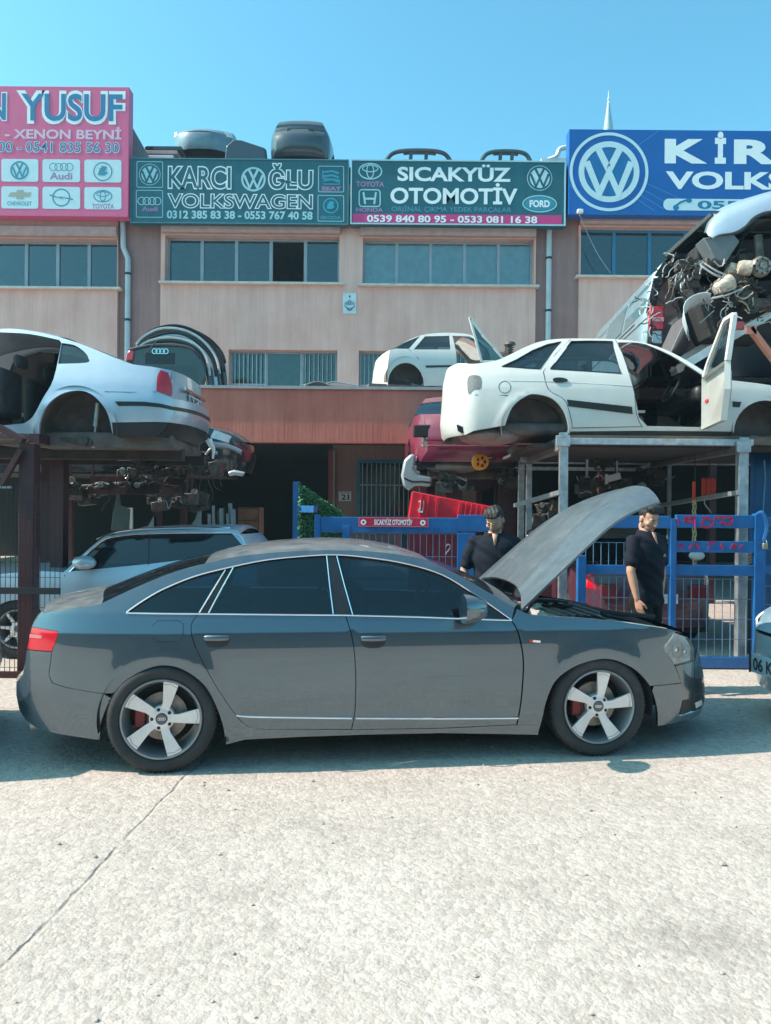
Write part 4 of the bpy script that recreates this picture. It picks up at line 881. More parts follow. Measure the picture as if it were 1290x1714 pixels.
for i in range(6):
    r = MB(); k6.box(r, 2.70 + .085 * i, 2.735 + .085 * i, .50, 1.30, .862, .884); mk('cover_rib', r, M_cover, sed, bevel=.008)
e = MB(); k6.box(e, hx + .06, hx + .24, .30, .78, .72, .925); mk('battery_cover', e, M_pale, sed, bevel=.02)
e = MB(); k6.box(e, hx + .05, hx + .22, .95, 1.45, .72, .915); mk('fluid_tank', e, M_pale, sed, bevel=.03)
e = MB(); k6.box(e, 2.72, 3.05, .27, .47, .70, .875); mk('air_box', e, M_black, sed, bevel=.02)
for i in range(5):
    r = MB(); k6.box(r, 2.74 + .06 * i, 2.765 + .06 * i, .26, .48, .872, .892); mk('air_box_rib', r, M_black, sed, bevel=.004)
e = MB(); e.lathe([(.0, .05), (.05, .05), (.052, 0), (.06, -.02), (.06, -.12)], k6.W3(2.55, .42, .88), (0, 0, 1), 16); mk('reservoir_cap', e, M_pale, sed)
rnd = random.Random(3)
for i in range(4):
    x0, y0 = rnd.uniform(2.42, 3.1), rnd.uniform(.28, 1.3); pts = [k6.W3(x0 + rnd.uniform(0, .35) * t + rnd.uniform(-.04, .04), y0 + rnd.uniform(-.2, .3) * t, .885 + rnd.uniform(-.01, .035)) for t in (0, .25, .5, .75, 1)]
    mk('hose', MB().tube(spl(pts, 4), rnd.uniform(.008, .016), 6), rnd.choice([M_black, M_black, M_pale]), sed)
e = MB(); rows = [[k6.W3(x + .10 * (1 - u * u), .9 + u * .66, z) for u in [-1 + k / 6 for k in range(13)]] for x, z in ((3.22, .845), (3.32, .84), (3.42, .81), (3.50, .77))]
e.sheet(rows); mk('slam_panel_cover', e, M_black, sed, solid=.02)
sc = MB(); rows = [[k6.W3(hx - .05 + d + .16 * (1 - abs(u) ** 2.4), .9 + u * .72, z) for u in [-1 + k / 8 for k in range(17)]] for d, z in ((-.02, .945), (.03, .935), (.07, .925))]
sc.sheet(rows); mk('cowl_scuttle', sc, M_black, sed, solid=.015)
for u, v in ((-.55, .25), (.2, .85)):
    wpr = MB(); pts = [k6.W3(hx + .10 * (1 - abs(u) ** 2), .9 + u * .7, .965), k6.W3(hx + .02, .9 + (u + v) * .36, 1.0), k6.W3(hx - .03, .9 + v * .65, 1.0)]
    wpr.tube(pts, .008, 6); mk('wiper', wpr, M_black, sed)
# red can hung in the open bay, seen under the bonnet
can = thing('red_bottle', 'small red plastic bottle with white label standing under the raised bonnet', 'bottle', k6.W3(2.75, 1.25, .885))
p = k6.W3(2.72, 1.40, .886); b = MB(); M = Matrix.Rotation(.25, 4, 'Y')
b.lathe([(0, 0), (.045, 0), (.048, .01), (.048, .13), (.035, .165), (.014, .19), (.014, .205)], (0, 0, 0), (0, 0, 1), 16).xf(Matrix.Translation(p) @ M); FR[can] = FR[can]
mk('bottle_body', b, M_red, can); b = MB().lathe([(.016, .203), (.018, .207), (.018, .235), (0, .236)], (0, 0, 0), (0, 0, 1), 12).xf(Matrix.Translation(p) @ M); mk('cap', b, M_red, can)
b = MB().lathe([(.0487, .04), (.0487, .11)], (0, 0, 0), (0, 0, 1), 16, ref=(-.5, -1, 0), a0=-.6, a1=.6).xf(Matrix.Translation(p) @ M); mk('bottle_label', b, M_white, can)
# ------------------------------------------------------------------ the two men
def etube(mb, secs, n=16):
    """closed tube of elliptical sections (centre, rx, ry, axis_x, axis_y)"""
    vs = []; fs = []
    for c, rx, ry, ux, uy in secs: vs += [V(c) + V(ux) * rx * cos(2 * pi * k / n) + V(uy) * ry * sin(2 * pi * k / n) for k in range(n)]
    for i in range(len(secs) - 1):
        for k in range(n): fs.append([i * n + k, i * n + (k + 1) % n, (i + 1) * n + (k + 1) % n, (i + 1) * n + k])
    fs += [list(range(n))[::-1], [(len(secs) - 1) * n + k for k in range(n)]]
    return mb.add(vs, fs)
def limb(mb, pts, rs):
    mb.tube(pts, rs, 12)
    for p, r in zip(pts, rs): mb.ball(p, r * .995, 10, 6)
def fuse(name, mb, m, parent, M, vox=.008, smooth=6, nf=None):
    me = bpy.data.meshes.new(name); me.from_pydata([tuple(p) for p in mb.v], [], mb.f)
    bm = bmesh.new(); bm.from_mesh(me); bmesh.ops.recalc_face_normals(bm, faces=bm.faces); bm.to_mesh(me); bm.free()
    o = bpy.data.objects.new(name + '_raw', me); C.objects.link(o)
    r = o.modifiers.new('r', 'REMESH'); r.mode = 'VOXEL'; r.voxel_size = vox; q = o.modifiers.new('s', 'SMOOTH'); q.iterations = smooth; q.factor = .5
    e = bpy.data.meshes.new_from_object(o.evaluated_get(DG())); vs = [v.co.copy() for v in e.vertices]; fs = [list(p.vertices) for p in e.polygons]
    bpy.data.objects.remove(o); bpy.data.meshes.remove(me); bpy.data.meshes.remove(e)
    if nf: vs = [nf(v) for v in vs]
    mb2 = MB().add([M @ v for v in vs], fs); return mk(name, mb2, m, parent, angle=None)
def hand(mb, wrist, d, palmn, side):
    """palm plus four unequal curled fingers and a thumb; d = down the arm, palmn = where the palm looks, side = thumb side"""
    d, palmn, side = V(d).normalized(), V(palmn).normalized(), V(side).normalized()
    k = wrist + d * .045
    etube(mb, [(wrist, .026, .019, side, palmn), (wrist + d * .03, .034, .016, side, palmn), (wrist + d * .07, .041, .014, side, palmn), (wrist + d * .095, .040, .012, side, palmn)], 12)
    for i, (o, l) in enumerate(((.030, .070), (.010, .080), (-.010, .074), (-.029, .058))):
        b = wrist + d * .088 + side * o; b1 = b + d * l * .45 + palmn * .008; b2 = b1 + d * l * .32 + palmn * .018; b3 = b2 + d * l * .18 + palmn * .020
        limb(mb, [b, b1, b2, b3], [.0098, .0094, .0086, .0075])
    t0 = wrist + d * .025 + side * .028; t1 = t0 + d * .03 + side * .026 + palmn * .012; t2 = t1 + d * .030 + side * .006 + palmn * .012; limb(mb, [t0, t1, t2], [.013, .011, .0088])
M_skin = mat('skin', (.50, .285, .20), .55, var=.10, nscale=20, spec=.35)
M_shirt = mat('navy_polo_cloth', (.010, .013, .022), .85, var=.25, nscale=25, bump=.004, bscale=14, spec=.2)
M_trous = mat('black_work_trousers', (.011, .012, .014), .9, var=.3, nscale=18, bump=.008, bscale=9, spec=.2)
M_hair = mat('black_hair', (.012, .010, .009), .6, var=.4, nscale=90, bump=.006, bscale=120)
def person(label, base, yaw, H, head_yaw, head_pitch, arms, stance, cut, build=1.0, lean=0):
    k = H / 1.74; root = thing('person', label, 'person', base, yaw)
    M = FR[root] @ Matrix.Scale(k, 4)
    def T(x, y, z): return V((x * build, y + lean * (max(0, z - .9)) * -1, z))
    X, Y_ = V((1, 0, 0)), V((0, 1, 0))
    def torso(mb, z0, z1, g, belly=0):
        se = [(.84, .150, .105, 0), (.92, .165, .115, .0), (1.02, .152, .103, -.005), (1.12, .158, .110, -.01), (1.26, .182, .122, -.005), (1.36, .186, .112, .0), (1.42, .165, .092, .005), (1.465, .095, .072, .012), (1.50, .066, .062, .010)]
        q = [(T(0, y, z), rx * build + g, ry * build + g + belly * exp(-((z - 1.05) / .12) ** 2), X, Y_) for z, rx, ry, y in se if z0 <= z <= z1]; etube(mb, q, 24)
    body = MB(); torso(body, .84, 1.5, -.004)
    nb = T(0, .012, 1.46); HC = T(0, -.018, 1.615)
    R = Matrix.Translation(HC) @ Matrix.Rotation(head_yaw, 4, 'Z') @ Matrix.Rotation(head_pitch, 4, 'X')
    etube(body, [(nb, .072, .068, X, Y_), (T(0, .012, 1.50), .060, .060, X, Y_), (R @ V((0, .022, -.075)), .055, .058, X, Y_), (R @ V((0, .02, -.02)), .05, .055, X, Y_)], 16)
    hb_ = MB()
    hb_.ball((0, .012, .035), (.0765, .097, .090), 20, 14); hb_.ball((0, -.020, -.012), (.068, .074, .085), 18, 12); hb_.ball((0, -.040, -.062), (.052, .050, .050), 16, 10)
    hb_.ball((0, -.072, -.090), (.024, .022, .020), 12, 8)                                                   # chin
    hb_.tube([(0, -.088, .018), (0, -.100, -.008), (0, -.109, -.026)], [.010, .012, .014], 10); hb_.ball((0, -.106, -.028), (.017, .014, .012), 10, 8)
    hb_.ball((0, -.091, -.058), (.024, .010, .006), 10, 6); hb_.ball((0, -.088, -.068), (.020, .010, .006), 10, 6)      # lips
    for s in (-1, 1):
        hb_.ball((s * .078, .015, -.008), (.010, .022, .034), 10, 8); hb_.ball((s * .032, -.080, .022), (.026, .014, .008), 10, 6); hb_.ball((s * .045, -.058, -.022), (.026, .026, .024), 10, 8)
    hb_.xf(R); body.add(hb_.v, hb_.f)
    shirt = MB(); torso(shirt, .90, 1.43, .012, .012)
    etube(shirt, [(T(0, .0, 1.39), .185 * build, .112, X, Y_), (T(0, .002, 1.42), .176 * build, .106, X, Y_), (T(0, .006, 1.445), .145 * build, .098, X, Y_), (T(0, .010, 1.468), .108 * build, .090, X, Y_), (T(0, .012, 1.485), .086, .083, X, Y_), (T(0, .012, 1.497), .079, .079, X, Y_)], 24)
    etube(shirt, [(T(0, 0, .84), .172 * build, .128, X, Y_), (T(0, 0, .92), .178 * build, .130, X, Y_)], 20)
    for s in (-1, 1):
        sh = T(s * .178, .004, 1.402); el, wr_ = (V(a) for a in arms[s]); el = T(*el); wr_ = T(*wr_)
        limb(body, [sh, sh + (el - sh) * .5, el, el + (wr_ - el) * .35, wr_], [.052, .048, .040, .040, .027])
        d = (wr_ - el).normalized(); hand(body, wr_, d, V((-s, .2, 0)), V((-s * .25, -1, 0)))
        limb(shirt, [T(s * .12, .004, 1.405), sh, sh + (el - sh) * .45, sh + (el - sh) * .72], [.072, .068, .064, .068])
    tr = MB(); etube(tr, [(T(0, 0, .80), .150 * build, .112, X, Y_), (T(0, 0, .90), .165 * build, .12, X, Y_), (T(0, 0, .96), .162 * build, .118, X, Y_)], 20)
    for s in (-1, 1):
        hp = T(s * .088, 0, .86); kn, an = (T(*q) for q in stance[s])
        limb(body, [hp, kn, kn + (an - kn) * .35, an], [.080, .052, .050, .036]); limb(tr, [hp, hp + (kn - hp) * .5, kn, kn + (an - kn) * .5, an + V((0, 0, .0))], [.098, .088, .072, .066, .064])
        shoe = MB(); f = an + V((0, -.05, -.045)); etube(shoe, [(an + V((0, .05, -.03)), .03, .03, X, V((0, 0, 1))), (an + V((0, .02, -.035)), .042, .045, X, V((0, 0, 1))), (an + V((0, -.06, -.045)), .046, .035, X, V((0, 0, 1))), (an + V((0, -.14, -.055)), .045, .025, X, V((0, 0, 1))), (an + V((0, -.18, -.06)), .02, .012, X, V((0, 0, 1)))], 12)
        shoe.ball(an + V((0, .0, 0)), .042); fuse('shoe', shoe, M_black, root, M, .01, 3)
    fuse('body', body, M_skin, root, M, .0065, 5)
    rn = random.Random(int(H * 1000))
    ph = [rn.uniform(0, 6) for _ in range(6)]
    def fold(v): return v + V((.005 * sin(v.z * 38 + ph[0] + v.x * 14) + .004 * sin(v.z * 21 + v.x * 33 + ph[1]), .006 * sin(v.z * 33 + v.x * 25 + ph[2]) + .004 * sin(v.x * 40 + v.z * 60 + ph[3]), 0))
    sh_ = fuse('polo_shirt', shirt, M_shirt, root, M, .011, 4, fold); fuse('trousers', tr, M_trous, root, M, .012, 4, fold)
    # collar, placket, hair, brows, eyes, stubble
    co = MB(); rows = []
    for z, g in ((1.470, .028), (1.488, .016), (1.512, .010)):
        rows.append([T((.074 + g) * cos(a), .012 + (.070 + g) * sin(a), z - .022 * max(0, -sin(a)) ** 2) for a in [-pi / 2 + .35 + (2 * pi - .7) * i / 24 for i in range(25)]])
    co.sheet([[M @ p for p in r] for r in rows]); mk('collar', co, M_shirt, sh_, solid=.006)
    sk = MB(); pts = [T(-.024, -.078, 1.492), T(.024, -.078, 1.492), T(.006, -.123, 1.385), T(-.006, -.123, 1.385)]
    sk.add([M @ p + V((0, 0, 0)) for p in pts], [[0, 1, 2, 3]]); mk('open_neck', sk, M_skin, sh_, solid=.004)
    lg = MB()
    for dz, w_ in ((0, .022), (-.014, .034)): lg.box(T(.085, -.137, 1.285 + dz), (w_, .004, .007))
    lg.xf(M); mk('chest_logo', lg, mat('pale_thread', (.5, .5, .5), .8), sh_, smooth=False)
    hr = MB(); hr.ball((0, .020, .050), (.083, .098, .088), 20, 14)
    if cut == 'quiff':
        for i in range(9):
            x = -.056 + .014 * i; hr.tube([(x, -.02, .118), (x + .006, -.062, .128 + .006 * sin(i * 2)), (x + .012, -.094, .100 + .01 * sin(i * 3.1))], [.030, .026, .012], 8)
        for i in range(8):
            a = i * .8; hr.ball((.055 * cos(a), .02 + .06 * sin(a), .115), .03)
    else:
        for i in range(7): x = -.054 + .018 * i; hr.tube([(x, .0, .112), (x, -.050, .098), (x, -.080, .074)], [.026, .022, .010], 8)
    hm = fuse('hair', hr, M_hair, root, M @ R, .009, 2, lambda v: v + V((.003 * sin(v.y * 160), .003 * sin(v.x * 190 + v.z * 40), .004 * sin(v.x * 150 + v.y * 90))))
    # keep the hair off the face
    import bmesh as _b
    me = hm.data; bm = _b.new(); bm.from_mesh(me); inv = (FR[root].inverted() @ M @ R).inverted(); kill = []
    for v in bm.verts:
        p = inv @ v.co
        lim = .058 if cut != 'quiff' else .070
        if (p.y < -.015 and p.z < lim) or (p.z < -.005 - .0 * p.y and p.y < .045) or p.z < -.045: kill.append(v)
    _b.ops.delete(bm, geom=kill, context='VERTS'); bm.to_mesh(me); bm.free()
    fm = M @ R
    br = MB()
    for s in (-1, 1): br.tube([fm @ V((s * .012, -.095, .027)), fm @ V((s * .034, -.092, .032)), fm @ V((s * .052, -.079, .026))], [.003 * k, .0038 * k, .002 * k], 6)
    e = mk('eyebrows', br, M_hair, root); e['kind'] = 'stuff'
    for s in (-1, 1):
        ey = MB().ball((s * .031, -.082, .006), (.0125, .008, .0075), 10, 8).xf(fm); eo = mk('eye', ey, mat('eye_white', (.55, .52, .5), .3), root)
        mk('iris', MB().ball((s * .031, -.0875, .004), (.0062, .004, .006), 8, 6).xf(fm), M_hair, eo)
        mk('eyelid', MB().tube([fm @ V((s * .017, -.087, .008)), fm @ V((s * .031, -.092, .0135)), fm @ V((s * .046, -.080, .008))], .0034 * k, 6), M_skin, eo)
    mo = MB().tube([fm @ V((-.022, -.093, -.063)), fm @ V((0, -.100, -.0625)), fm @ V((.022, -.093, -.063))], [.001, .0022, .001], 6); mk('mouth', mo, mat('lip_line', (.12, .04, .035), .6), root)
    bd = MB(); bd.ball((0, -.042, -.066), (.0545, .0525, .046), 18, 12); bd.ball((0, -.072, -.091), (.027, .0245, .0215), 12, 8)
    for s in (-1, 1): bd.ball((s * .056, -.005, -.045), (.014, .028, .045), 10, 8)
    bo = fuse('stubble', bd, mat('stubble', (.25, .145, .10), .75, var=.4, nscale=160), root, M @ R, .007, 2)
    me = bo.data; bm = _b.new(); bm.from_mesh(me); kill = []
    for v in bm.verts:
        p = inv @ v.co
        if p.z > -.052 + .35 * abs(p.x) or (abs(p.x) < .026 and p.z > -.076 and p.y < -.06): kill.append(v)
    _b.ops.delete(bm, geom=kill, context='VERTS'); bm.to_mesh(me); bm.free()
    mst = MB().tube([fm @ V((-.026, -.090, -.053)), fm @ V((0, -.103, -.046)), fm @ V((.026, -.090, -.053))], [.003, .005, .003], 6); mk('moustache', mst, mat('stubble', 0), root)
    return root
gL = P(828, 857, 6.95); gR = P(1083, 857, 7.12)
person('man in a navy polo bending his head beside the red panel behind the car roof', (gL.x, 6.95, 0), radians(-6), 1.685, radians(-24), radians(34),
       {-1: ((-.255, -.01, 1.14), (-.235, -.12, .90)), 1: ((.26, .02, 1.13), (.25, -.06, .88))}, {-1: ((-.10, -.03, .48), (-.11, .0, .085)), 1: ((.10, -.02, .48), (.12, .02, .085))}, 'short', 1.10)
person('young man with swept up hair in a navy polo beside the blue gate', (gR.x, 7.12, 0), radians(28), 1.71, radians(-2), radians(24),
       {-1: ((-.265, -.06, 1.13), (-.245, -.12, .885)), 1: ((.24, .04, 1.14), (.21, .02, .88))}, {-1: ((-.09, -.10, .49), (-.10, -.02, .085)), 1: ((.11, .03, .48), (.13, .12, .09))}, 'quiff', 1.0)
# ------------------------------------------------------------------ stripped car shells and parked cars
def fzgen(z0, zc, zr, k=1.0):
    return integ(table([(z0 - .2, -.3), (z0 + .05, -.18), (z0 + .28, -.02), (zc - .16, .05), (zc - .13, .16), (zc - .01, .26), (zc + .03, .42 * k), (zr, .75 * k)]), z0 - .6, zr + .5, z0 + .3)
def fxgen(xa, xb, s0=1.5, s1=1.5):
    return integ(table([(xa - .1, -s0), (xa + .10, -.6 * s0), (xa + .30, -.15), (xa + .8, -.03), ((xa + xb) / 2, 0), (xb - .8, .03), (xb - .30, .15), (xb - .10, .6 * s1), (xb + .1, s1)]), xa - .4, xb + .4, (xa + xb) / 2)
def arcpx(cx, cy, rx, ry, a0, a1, n=14): return [(cx + rx * cos(radians(a0 + (a1 - a0) * i / n)), cy - ry * sin(radians(a0 + (a1 - a0) * i / n))) for i in range(n + 1)]
M_silver = mat('silver_car_paint', (.42, .52, .60), .32, metal=.35, coat=.6, var=.05, dust=.15)
M_whitep = mat('white_car_paint', (.66, .66, .62), .35, coat=.35, var=.06, dust=.25, dirt=.3, dirtcol=(.40, .33, .25), dscale=3)
M_carglass = glassmat('clear_car_glass', (.45, .62, .68), .6)
M_blackp = mat('black_car_paint', (.012, .014, .018), .2, coat=.9, var=.2, dust=.15)
M_plate = mat('plate_white', (.62, .66, .68), .4, var=.05)
# ---- silver saloon shell on the left rack, facing left
zoff = 0
sv = thing('car_shell', 'silver saloon shell without doors or wheels on the maroon rack', 'car', P(126, 728, 7.75))
z0 = P(126, 725, 7.7).z; zc = P(200, 640, 7.7).z; zr = P(20, 553, 7.9).z
kp = Car(sv, (P(126, 700, 7.7).x, 7.7, 0), 0, 1.72, fzgen(z0, zc, zr, 1.0), fxgen(-3.2, 1.05, 1.5, 2.2), lambda x, z: -.012 * exp(-((sqrt(x * x + (z - z0 + .02) ** 2) - .40) / .05) ** 2))
parch = spl([(65, 729), (66.7, 705.6), (78, 679.5), (101, 660), (130, 653.5), (153, 660), (172.6, 679.5), (182, 699), (188, 727)], 4)
droof = spl([(-170, 590), (-90, 563), (0, 550.5), (49, 553.5), (98, 564), (146.5, 580), (195, 600), (221, 609.5), (255, 614), (287, 620)], 4)
dopen = [(-60, 567)] + spl([(0, 556), (49, 559), (99, 569)], 4) + spl([(102.6, 574), (89.5, 634), (71.6, 666.5), (55, 697), (39, 709)], 4) + [(0, 712.5), (-130, 712.5), (-150, 640)]
qwin = spl([(103, 574), (125, 578), (142, 590), (148, 600), (145, 607), (97, 609)], 3)
body = droof + [(284, 635), (289, 668), (291, 690), (284, 707), (187, 707), (189, 727)] + parch[::-1][1:] + [(63.5, 726), (0, 724), (-170, 724)]
kp.panel('body_side', body, M_silver, .06, holes=[dopen, qwin])
kp.panel('quarter_glass', qwin, M_carglass, .06, off=-.015, depth=.004)
kp.panel('far_dark_panel', dopen, M_tint, .1, off=-.02, both='far')  # dark pane added over the far opening so the cabin stays dark
kp.panel('tail_light', spl([(268.6, 619.5), (263, 631), (261.5, 655)], 3) + [(286.5, 664.5), (287.5, 645), (281, 624)], M_redlens, .03, off=.004)
kp.panel('bumper_trim', [(192, 672), (240, 672.5), (270, 676), (290, 681), (291, 687), (268, 682), (240, 679.5), (198, 679.5)], M_trim, .03, off=.006)
kp.panel('bumper_skirt', [(187, 708), (284, 708), (276, 722), (262, 732), (189, 729)], M_black, .05, off=-.01)
kp.strip('bumper_seam', [(175, 655.5), (215, 656.5), (261, 656)], .003, M_trim, off=0)
ed = kp.L([(287, 620), (286.5, 640), (289, 668)]); kp.across('boot_lid', ed, M_silver, bow=.07, crownp=3)
ed2 = kp.L([(289, 667), (291, 690), (284, 707)]); kp.across('rear_bumper', ed2, M_silver, bow=.16, crownp=3)
ed2 = kp.L([(290, 680.5), (291, 687)]); kp.across('bumper_trim', [(x + .006, z) for x, z in ed2], M_trim, bow=.16, crownp=3)
ed2 = kp.L([(284, 707), (276, 722), (264, 731)]); kp.across('bumper_skirt', ed2, M_black, bow=.15, crownp=3)
dt = kp.L(droof[-13:]); kp.across('boot_top', dt, M_silver, crown=.03, crownp=3)
dr_ = kp.L([p for p in droof if p[0] <= 100]); kp.across('roof', dr_, M_silver, crown=.05, crownp=2.4)
dr_ = kp.L([p for p in droof if 97 <= p[0] <= 222]); kp.across('rear_screen', [(x, z - .012) for x, z in dr_], M_carglass, crown=.05, crownp=2.4, shrink=.05)
kp.well(kp.loc(126, 715)[0], z0 + .06, .42, M_under, .45, .02)
xr = ed[2][0] + .068
pl_ = MB(); kp.box(pl_, xr, xr + .012, .55, 1.07, z0 + .36, z0 + .48); mk('number_plate', pl_, M_plate, sv, smooth=False)
text_on('06 BG 11', (kp.W3(xr + .013, .57, z0 + .375), V((0, 1, 0)), V((0, 0, 1)), V((1, 0, 0))), 0, 0, .48, .09, M_ink, sv, .02, .002)
pl_ = MB(); kp.box(pl_, xr - .01, xr + .02, .35, 1.25, z0 + .495, z0 + .53); mk('boot_handle', pl_, M_chrome, sv, bevel=.006)
fl = MB(); kp.box(fl, -3.1, -.5, .12, 1.6, z0 - .05, z0 + .02); kp.box(fl, -.5, .9, .25, 1.47, z0 - .12, z0 + .04); mk('underfloor', fl, M_under, sv, bevel=.02)
for y in (.28, 1.3):
    q = MB(); a = kp.W3(.12, y, z0 + .34); b_ = kp.W3(.08, y, z0 - .10); q.tube([a, a + (b_ - a) * .55], .035, 10); q.tube([a + (b_ - a) * .5, b_], .016, 8); q.ball(b_, .03, 8, 6); mk('shock_absorber', q, M_bare, sv)
q = MB(); q.tube([kp.W3(.0, .2, z0 - .06), kp.W3(.0, 1.5, z0 - .06)], .05, 10); q.bar(kp.W3(-.4, .3, z0 - .02), kp.W3(.08, .25, z0 - .08), .07, .05); mk('rear_axle', q, M_greasy, sv)
def seat(root, k, x, y, z, m, face=-1, s=1.0):
    for nm, (x0, x1, za, zb, tl) in {'seat_cushion': (-.05, .42, .12, .28, 0), 'seat_back': (.40, .52, .22, .82, .25), 'headrest': (.56, .64, .84, 1.0, .25)}.items():
        q = MB(); xx0, xx1 = sorted((x - face * -1 * x0 * -1 * 1, x)) if 0 else (x + x0 * (1 if face < 0 else -1), x + x1 * (1 if face < 0 else -1)); xx0, xx1 = sorted((xx0, xx1))
        w_ = .24 if nm != 'headrest' else .12; k.box(q, xx0, xx1, y - w_, y + w_, z + za * s, z + zb * s); mk(nm, q, m, root, bevel=.05)
M_seat = mat('worn_seat_cloth', (.045, .05, .055), .9, var=.3, nscale=12)
seat(sv, kp, kp.loc(20, 700)[0] - .75, .5, z0 + .02, M_seat, -1, .85); seat(sv, kp, kp.loc(20, 700)[0] - .75, 1.2, z0 + .02, M_seat, -1, .85)
aer = MB().tube([kp.W3(.42, .86, zr - .10), kp.W3(.56, .86, zr + .06)], .006, 5); mk('aerial', aer, M_black, sv)
# ---- white hatchback shell on the right rack, facing right
def hatch(root, O, yaw, tr, s3, fx, W=1.64, open_door=True, both=True):
    """tr maps a traced pixel to car space through the car's own flank"""
    pass
we = thing('car_shell', 'white hatchback shell without wheels on the galvanised rack, its front door open', 'car', P(1000, 722, 8.7))
ze0 = P(1000, 722, 8.6).z; zec = P(1000, 628, 8.6).z; zer = P(1000, 567, 8.8).z
ke = Car(we, (P(896, 700, 8.6).x, 8.6, 0), 0, 1.64, fzgen(ze0, zec, zer, .95), fxgen(-.93, 3.4, 1.7, 1.5), lambda x, z: -.012 * exp(-((sqrt(x * x + (z - ze0 - .03) ** 2) - .38) / .05) ** 2))
earch = spl([(845, 712), (857, 682), (879, 663.7), (896, 659.5), (924, 667), (943, 687.5), (951, 712), (949.5, 727)], 4)
eroof = spl([(767, 608), (793, 609), (829, 603.5), (850, 595), (879, 581), (905, 571.5), (939, 567), (1000, 566.8), (1045, 569), (1081, 574.5), (1117.7, 587), (1157, 608), (1188.7, 628.5)], 4)
q_ = [(840, 613.5), (865, 602), (891, 587), (917, 576.5), (938, 572), (915, 601), (903, 617.5), (879, 616)]
rd = [(921, 617.5), (956, 571.5), (990, 571), (1024, 571.5), (1039, 625)]
fo = [(1033.5, 573)] + spl([(1060, 573), (1081, 576.5), (1120.7, 593.5), (1150, 611), (1185, 634)], 3) + spl([(1187, 660), (1183, 703), (1172, 715)], 3) + [(1083, 713)] + spl([(1069, 698), (1062, 661), (1052, 625)], 3)
efr = arcpx(1282, 724, 54, 54, 180, 100, 8)
body = eroof + spl([(1228, 637), (1290, 645), (1360, 662)], 3)[0:] + [(1380, 690), (1375, 722), (1336, 724)] + arcpx(1282, 724, 54, 54, 0, 180, 16) + [(1226, 722), (1075, 721), (956, 722), (949.5, 727)] + earch[::-1][1:] + [(792.6, 721), (778, 728), (770, 722), (765, 700), (766, 660), (765, 630)]
ke.panel('body_side', body, M_whitep, .06, holes=[q_, rd, fo])
for g_ in (q_, rd): ke.panel('window_pane', g_, M_carglass, .08, off=-.012, depth=.004)
for g_ in (q_, rd): ke.strip('window_seal', ke.L(g_ + [g_[0]]), .008, M_trim, local=True, off=.0)
ke.strip('door_seam', spl([(909, 622), (918, 652), (945, 670), (956, 703.7), (957.4, 717)], 4), .0035, M_trim, off=0); ke.strip('door_seam', spl([(1030, 569), (1057, 628), (1065, 692), (1075, 715)], 4), .0035, M_trim, off=0); ke.strip('door_seam', [(909, 622), (930, 592), (955, 568)], .003, M_trim, off=0); ke.strip('door_seam', [(957, 716.5), (1075, 714)], .0035, M_trim, off=0)
ke.strip('body_crease', [(795, 637), (860, 637.5), (925, 638.5), (1057, 646)], .004, M_whitep, off=.001); ke.strip('body_crease', [(795, 661), (850, 662)], .004, M_trim, off=.0)
ke.panel('rubbing_strip', [(948.5, 669), (1057, 681), (1058.5, 693), (951, 680)], M_trim, .06, off=.01, depth=.015); ke.panel('rubbing_strip', [(1226, 672), (1240, 673), (1237, 682), (1226, 681)], M_trim, .06, off=.01, depth=.015)
ke.panel('door_handle', spl([(926, 634), (937, 632.5), (948, 635), (948.5, 639), (937, 641), (927, 639.5)], 3, True), M_trim, .03, off=.014, depth=.015)
ke.strip('fuel_flap', ke.L(arcpx(844.5, 648, 10, 10, 0, 360, 16)), .003, M_trim, off=0, local=True, both=False)
ke.panel('lamp_recess', spl([(783, 632), (790, 628), (803, 630), (806, 640), (803, 651), (793, 652), (785, 660), (782, 648)], 3, True), mat('recess_grey', (.16, .17, .17), .7, var=.3), .03, off=.003, depth=.002)
q = MB(); 
for i in range(4): q.bar(ke.on(*ke.loc(766 + 2.4 * i, 711 + i), .006), ke.on(*ke.loc(768 + 2.2 * i, 722 + i), .006), .018, .01)
mk('bumper_vents', q, M_black, we, smooth=False)['kind'] = 'stuff'
ke.panel('sill', [(951, 723), (1075, 722), (1226, 723), (1228, 732), (1075, 734), (951, 734)], M_black, .08, off=-.012)
edl = ke.L([(767, 608), (765, 630), (766, 660), (765, 700), (770, 722), (778, 728)]); ke.across('tailgate', edl, M_whitep, bow=lambda t: -.10 - .08 * t, crownp=2.6)
er = ke.L(eroof); i0 = next(i for i, p in enumerate(er) if p[0] > ke.loc(925, 569)[0]); i1 = next(i for i, p in enumerate(er) if p[0] > ke.loc(1060, 571)[0])
ke.across('roof', er[i0:i1 + 1], M_whitep, crown=.045, crownp=2.4); ke.across('boot_top', er[:6], M_whitep, crown=.02, crownp=3, bow=-.05)
ke.across('rear_screen', [(x, z - .01) for x, z in er[5:i0 + 1]], M_carglass, crown=.045, crownp=2.4, shrink=.04)
ke.across('windscreen', [(x, z - .01) for x, z in er[i1:]], M_carglass, crown=.045, crownp=2.4, shrink=.05, bow=lambda t: .10 * t)
ke.across('bonnet', ke.L(spl([(1228, 637), (1290, 645), (1360, 662)], 3)), M_whitep, crown=.04, bow=lambda t: .03 + .1 * t)
for c_ in (896, 1282): ke.well(ke.loc(c_, 715)[0], ze0 + .03, .385, M_under, .42, .02)
fl = MB(); ke.box(fl, .42, 2.2, .08, 1.56, ze0 - .10, ze0 + .0); mk('underfloor', fl, M_under, we, bevel=.03); fl = MB(); ke.box(fl, -.85, .42, .22, 1.42, ze0 - .02, ze0 + .12); mk('boot_floor', fl, M_under, we, bevel=.05)
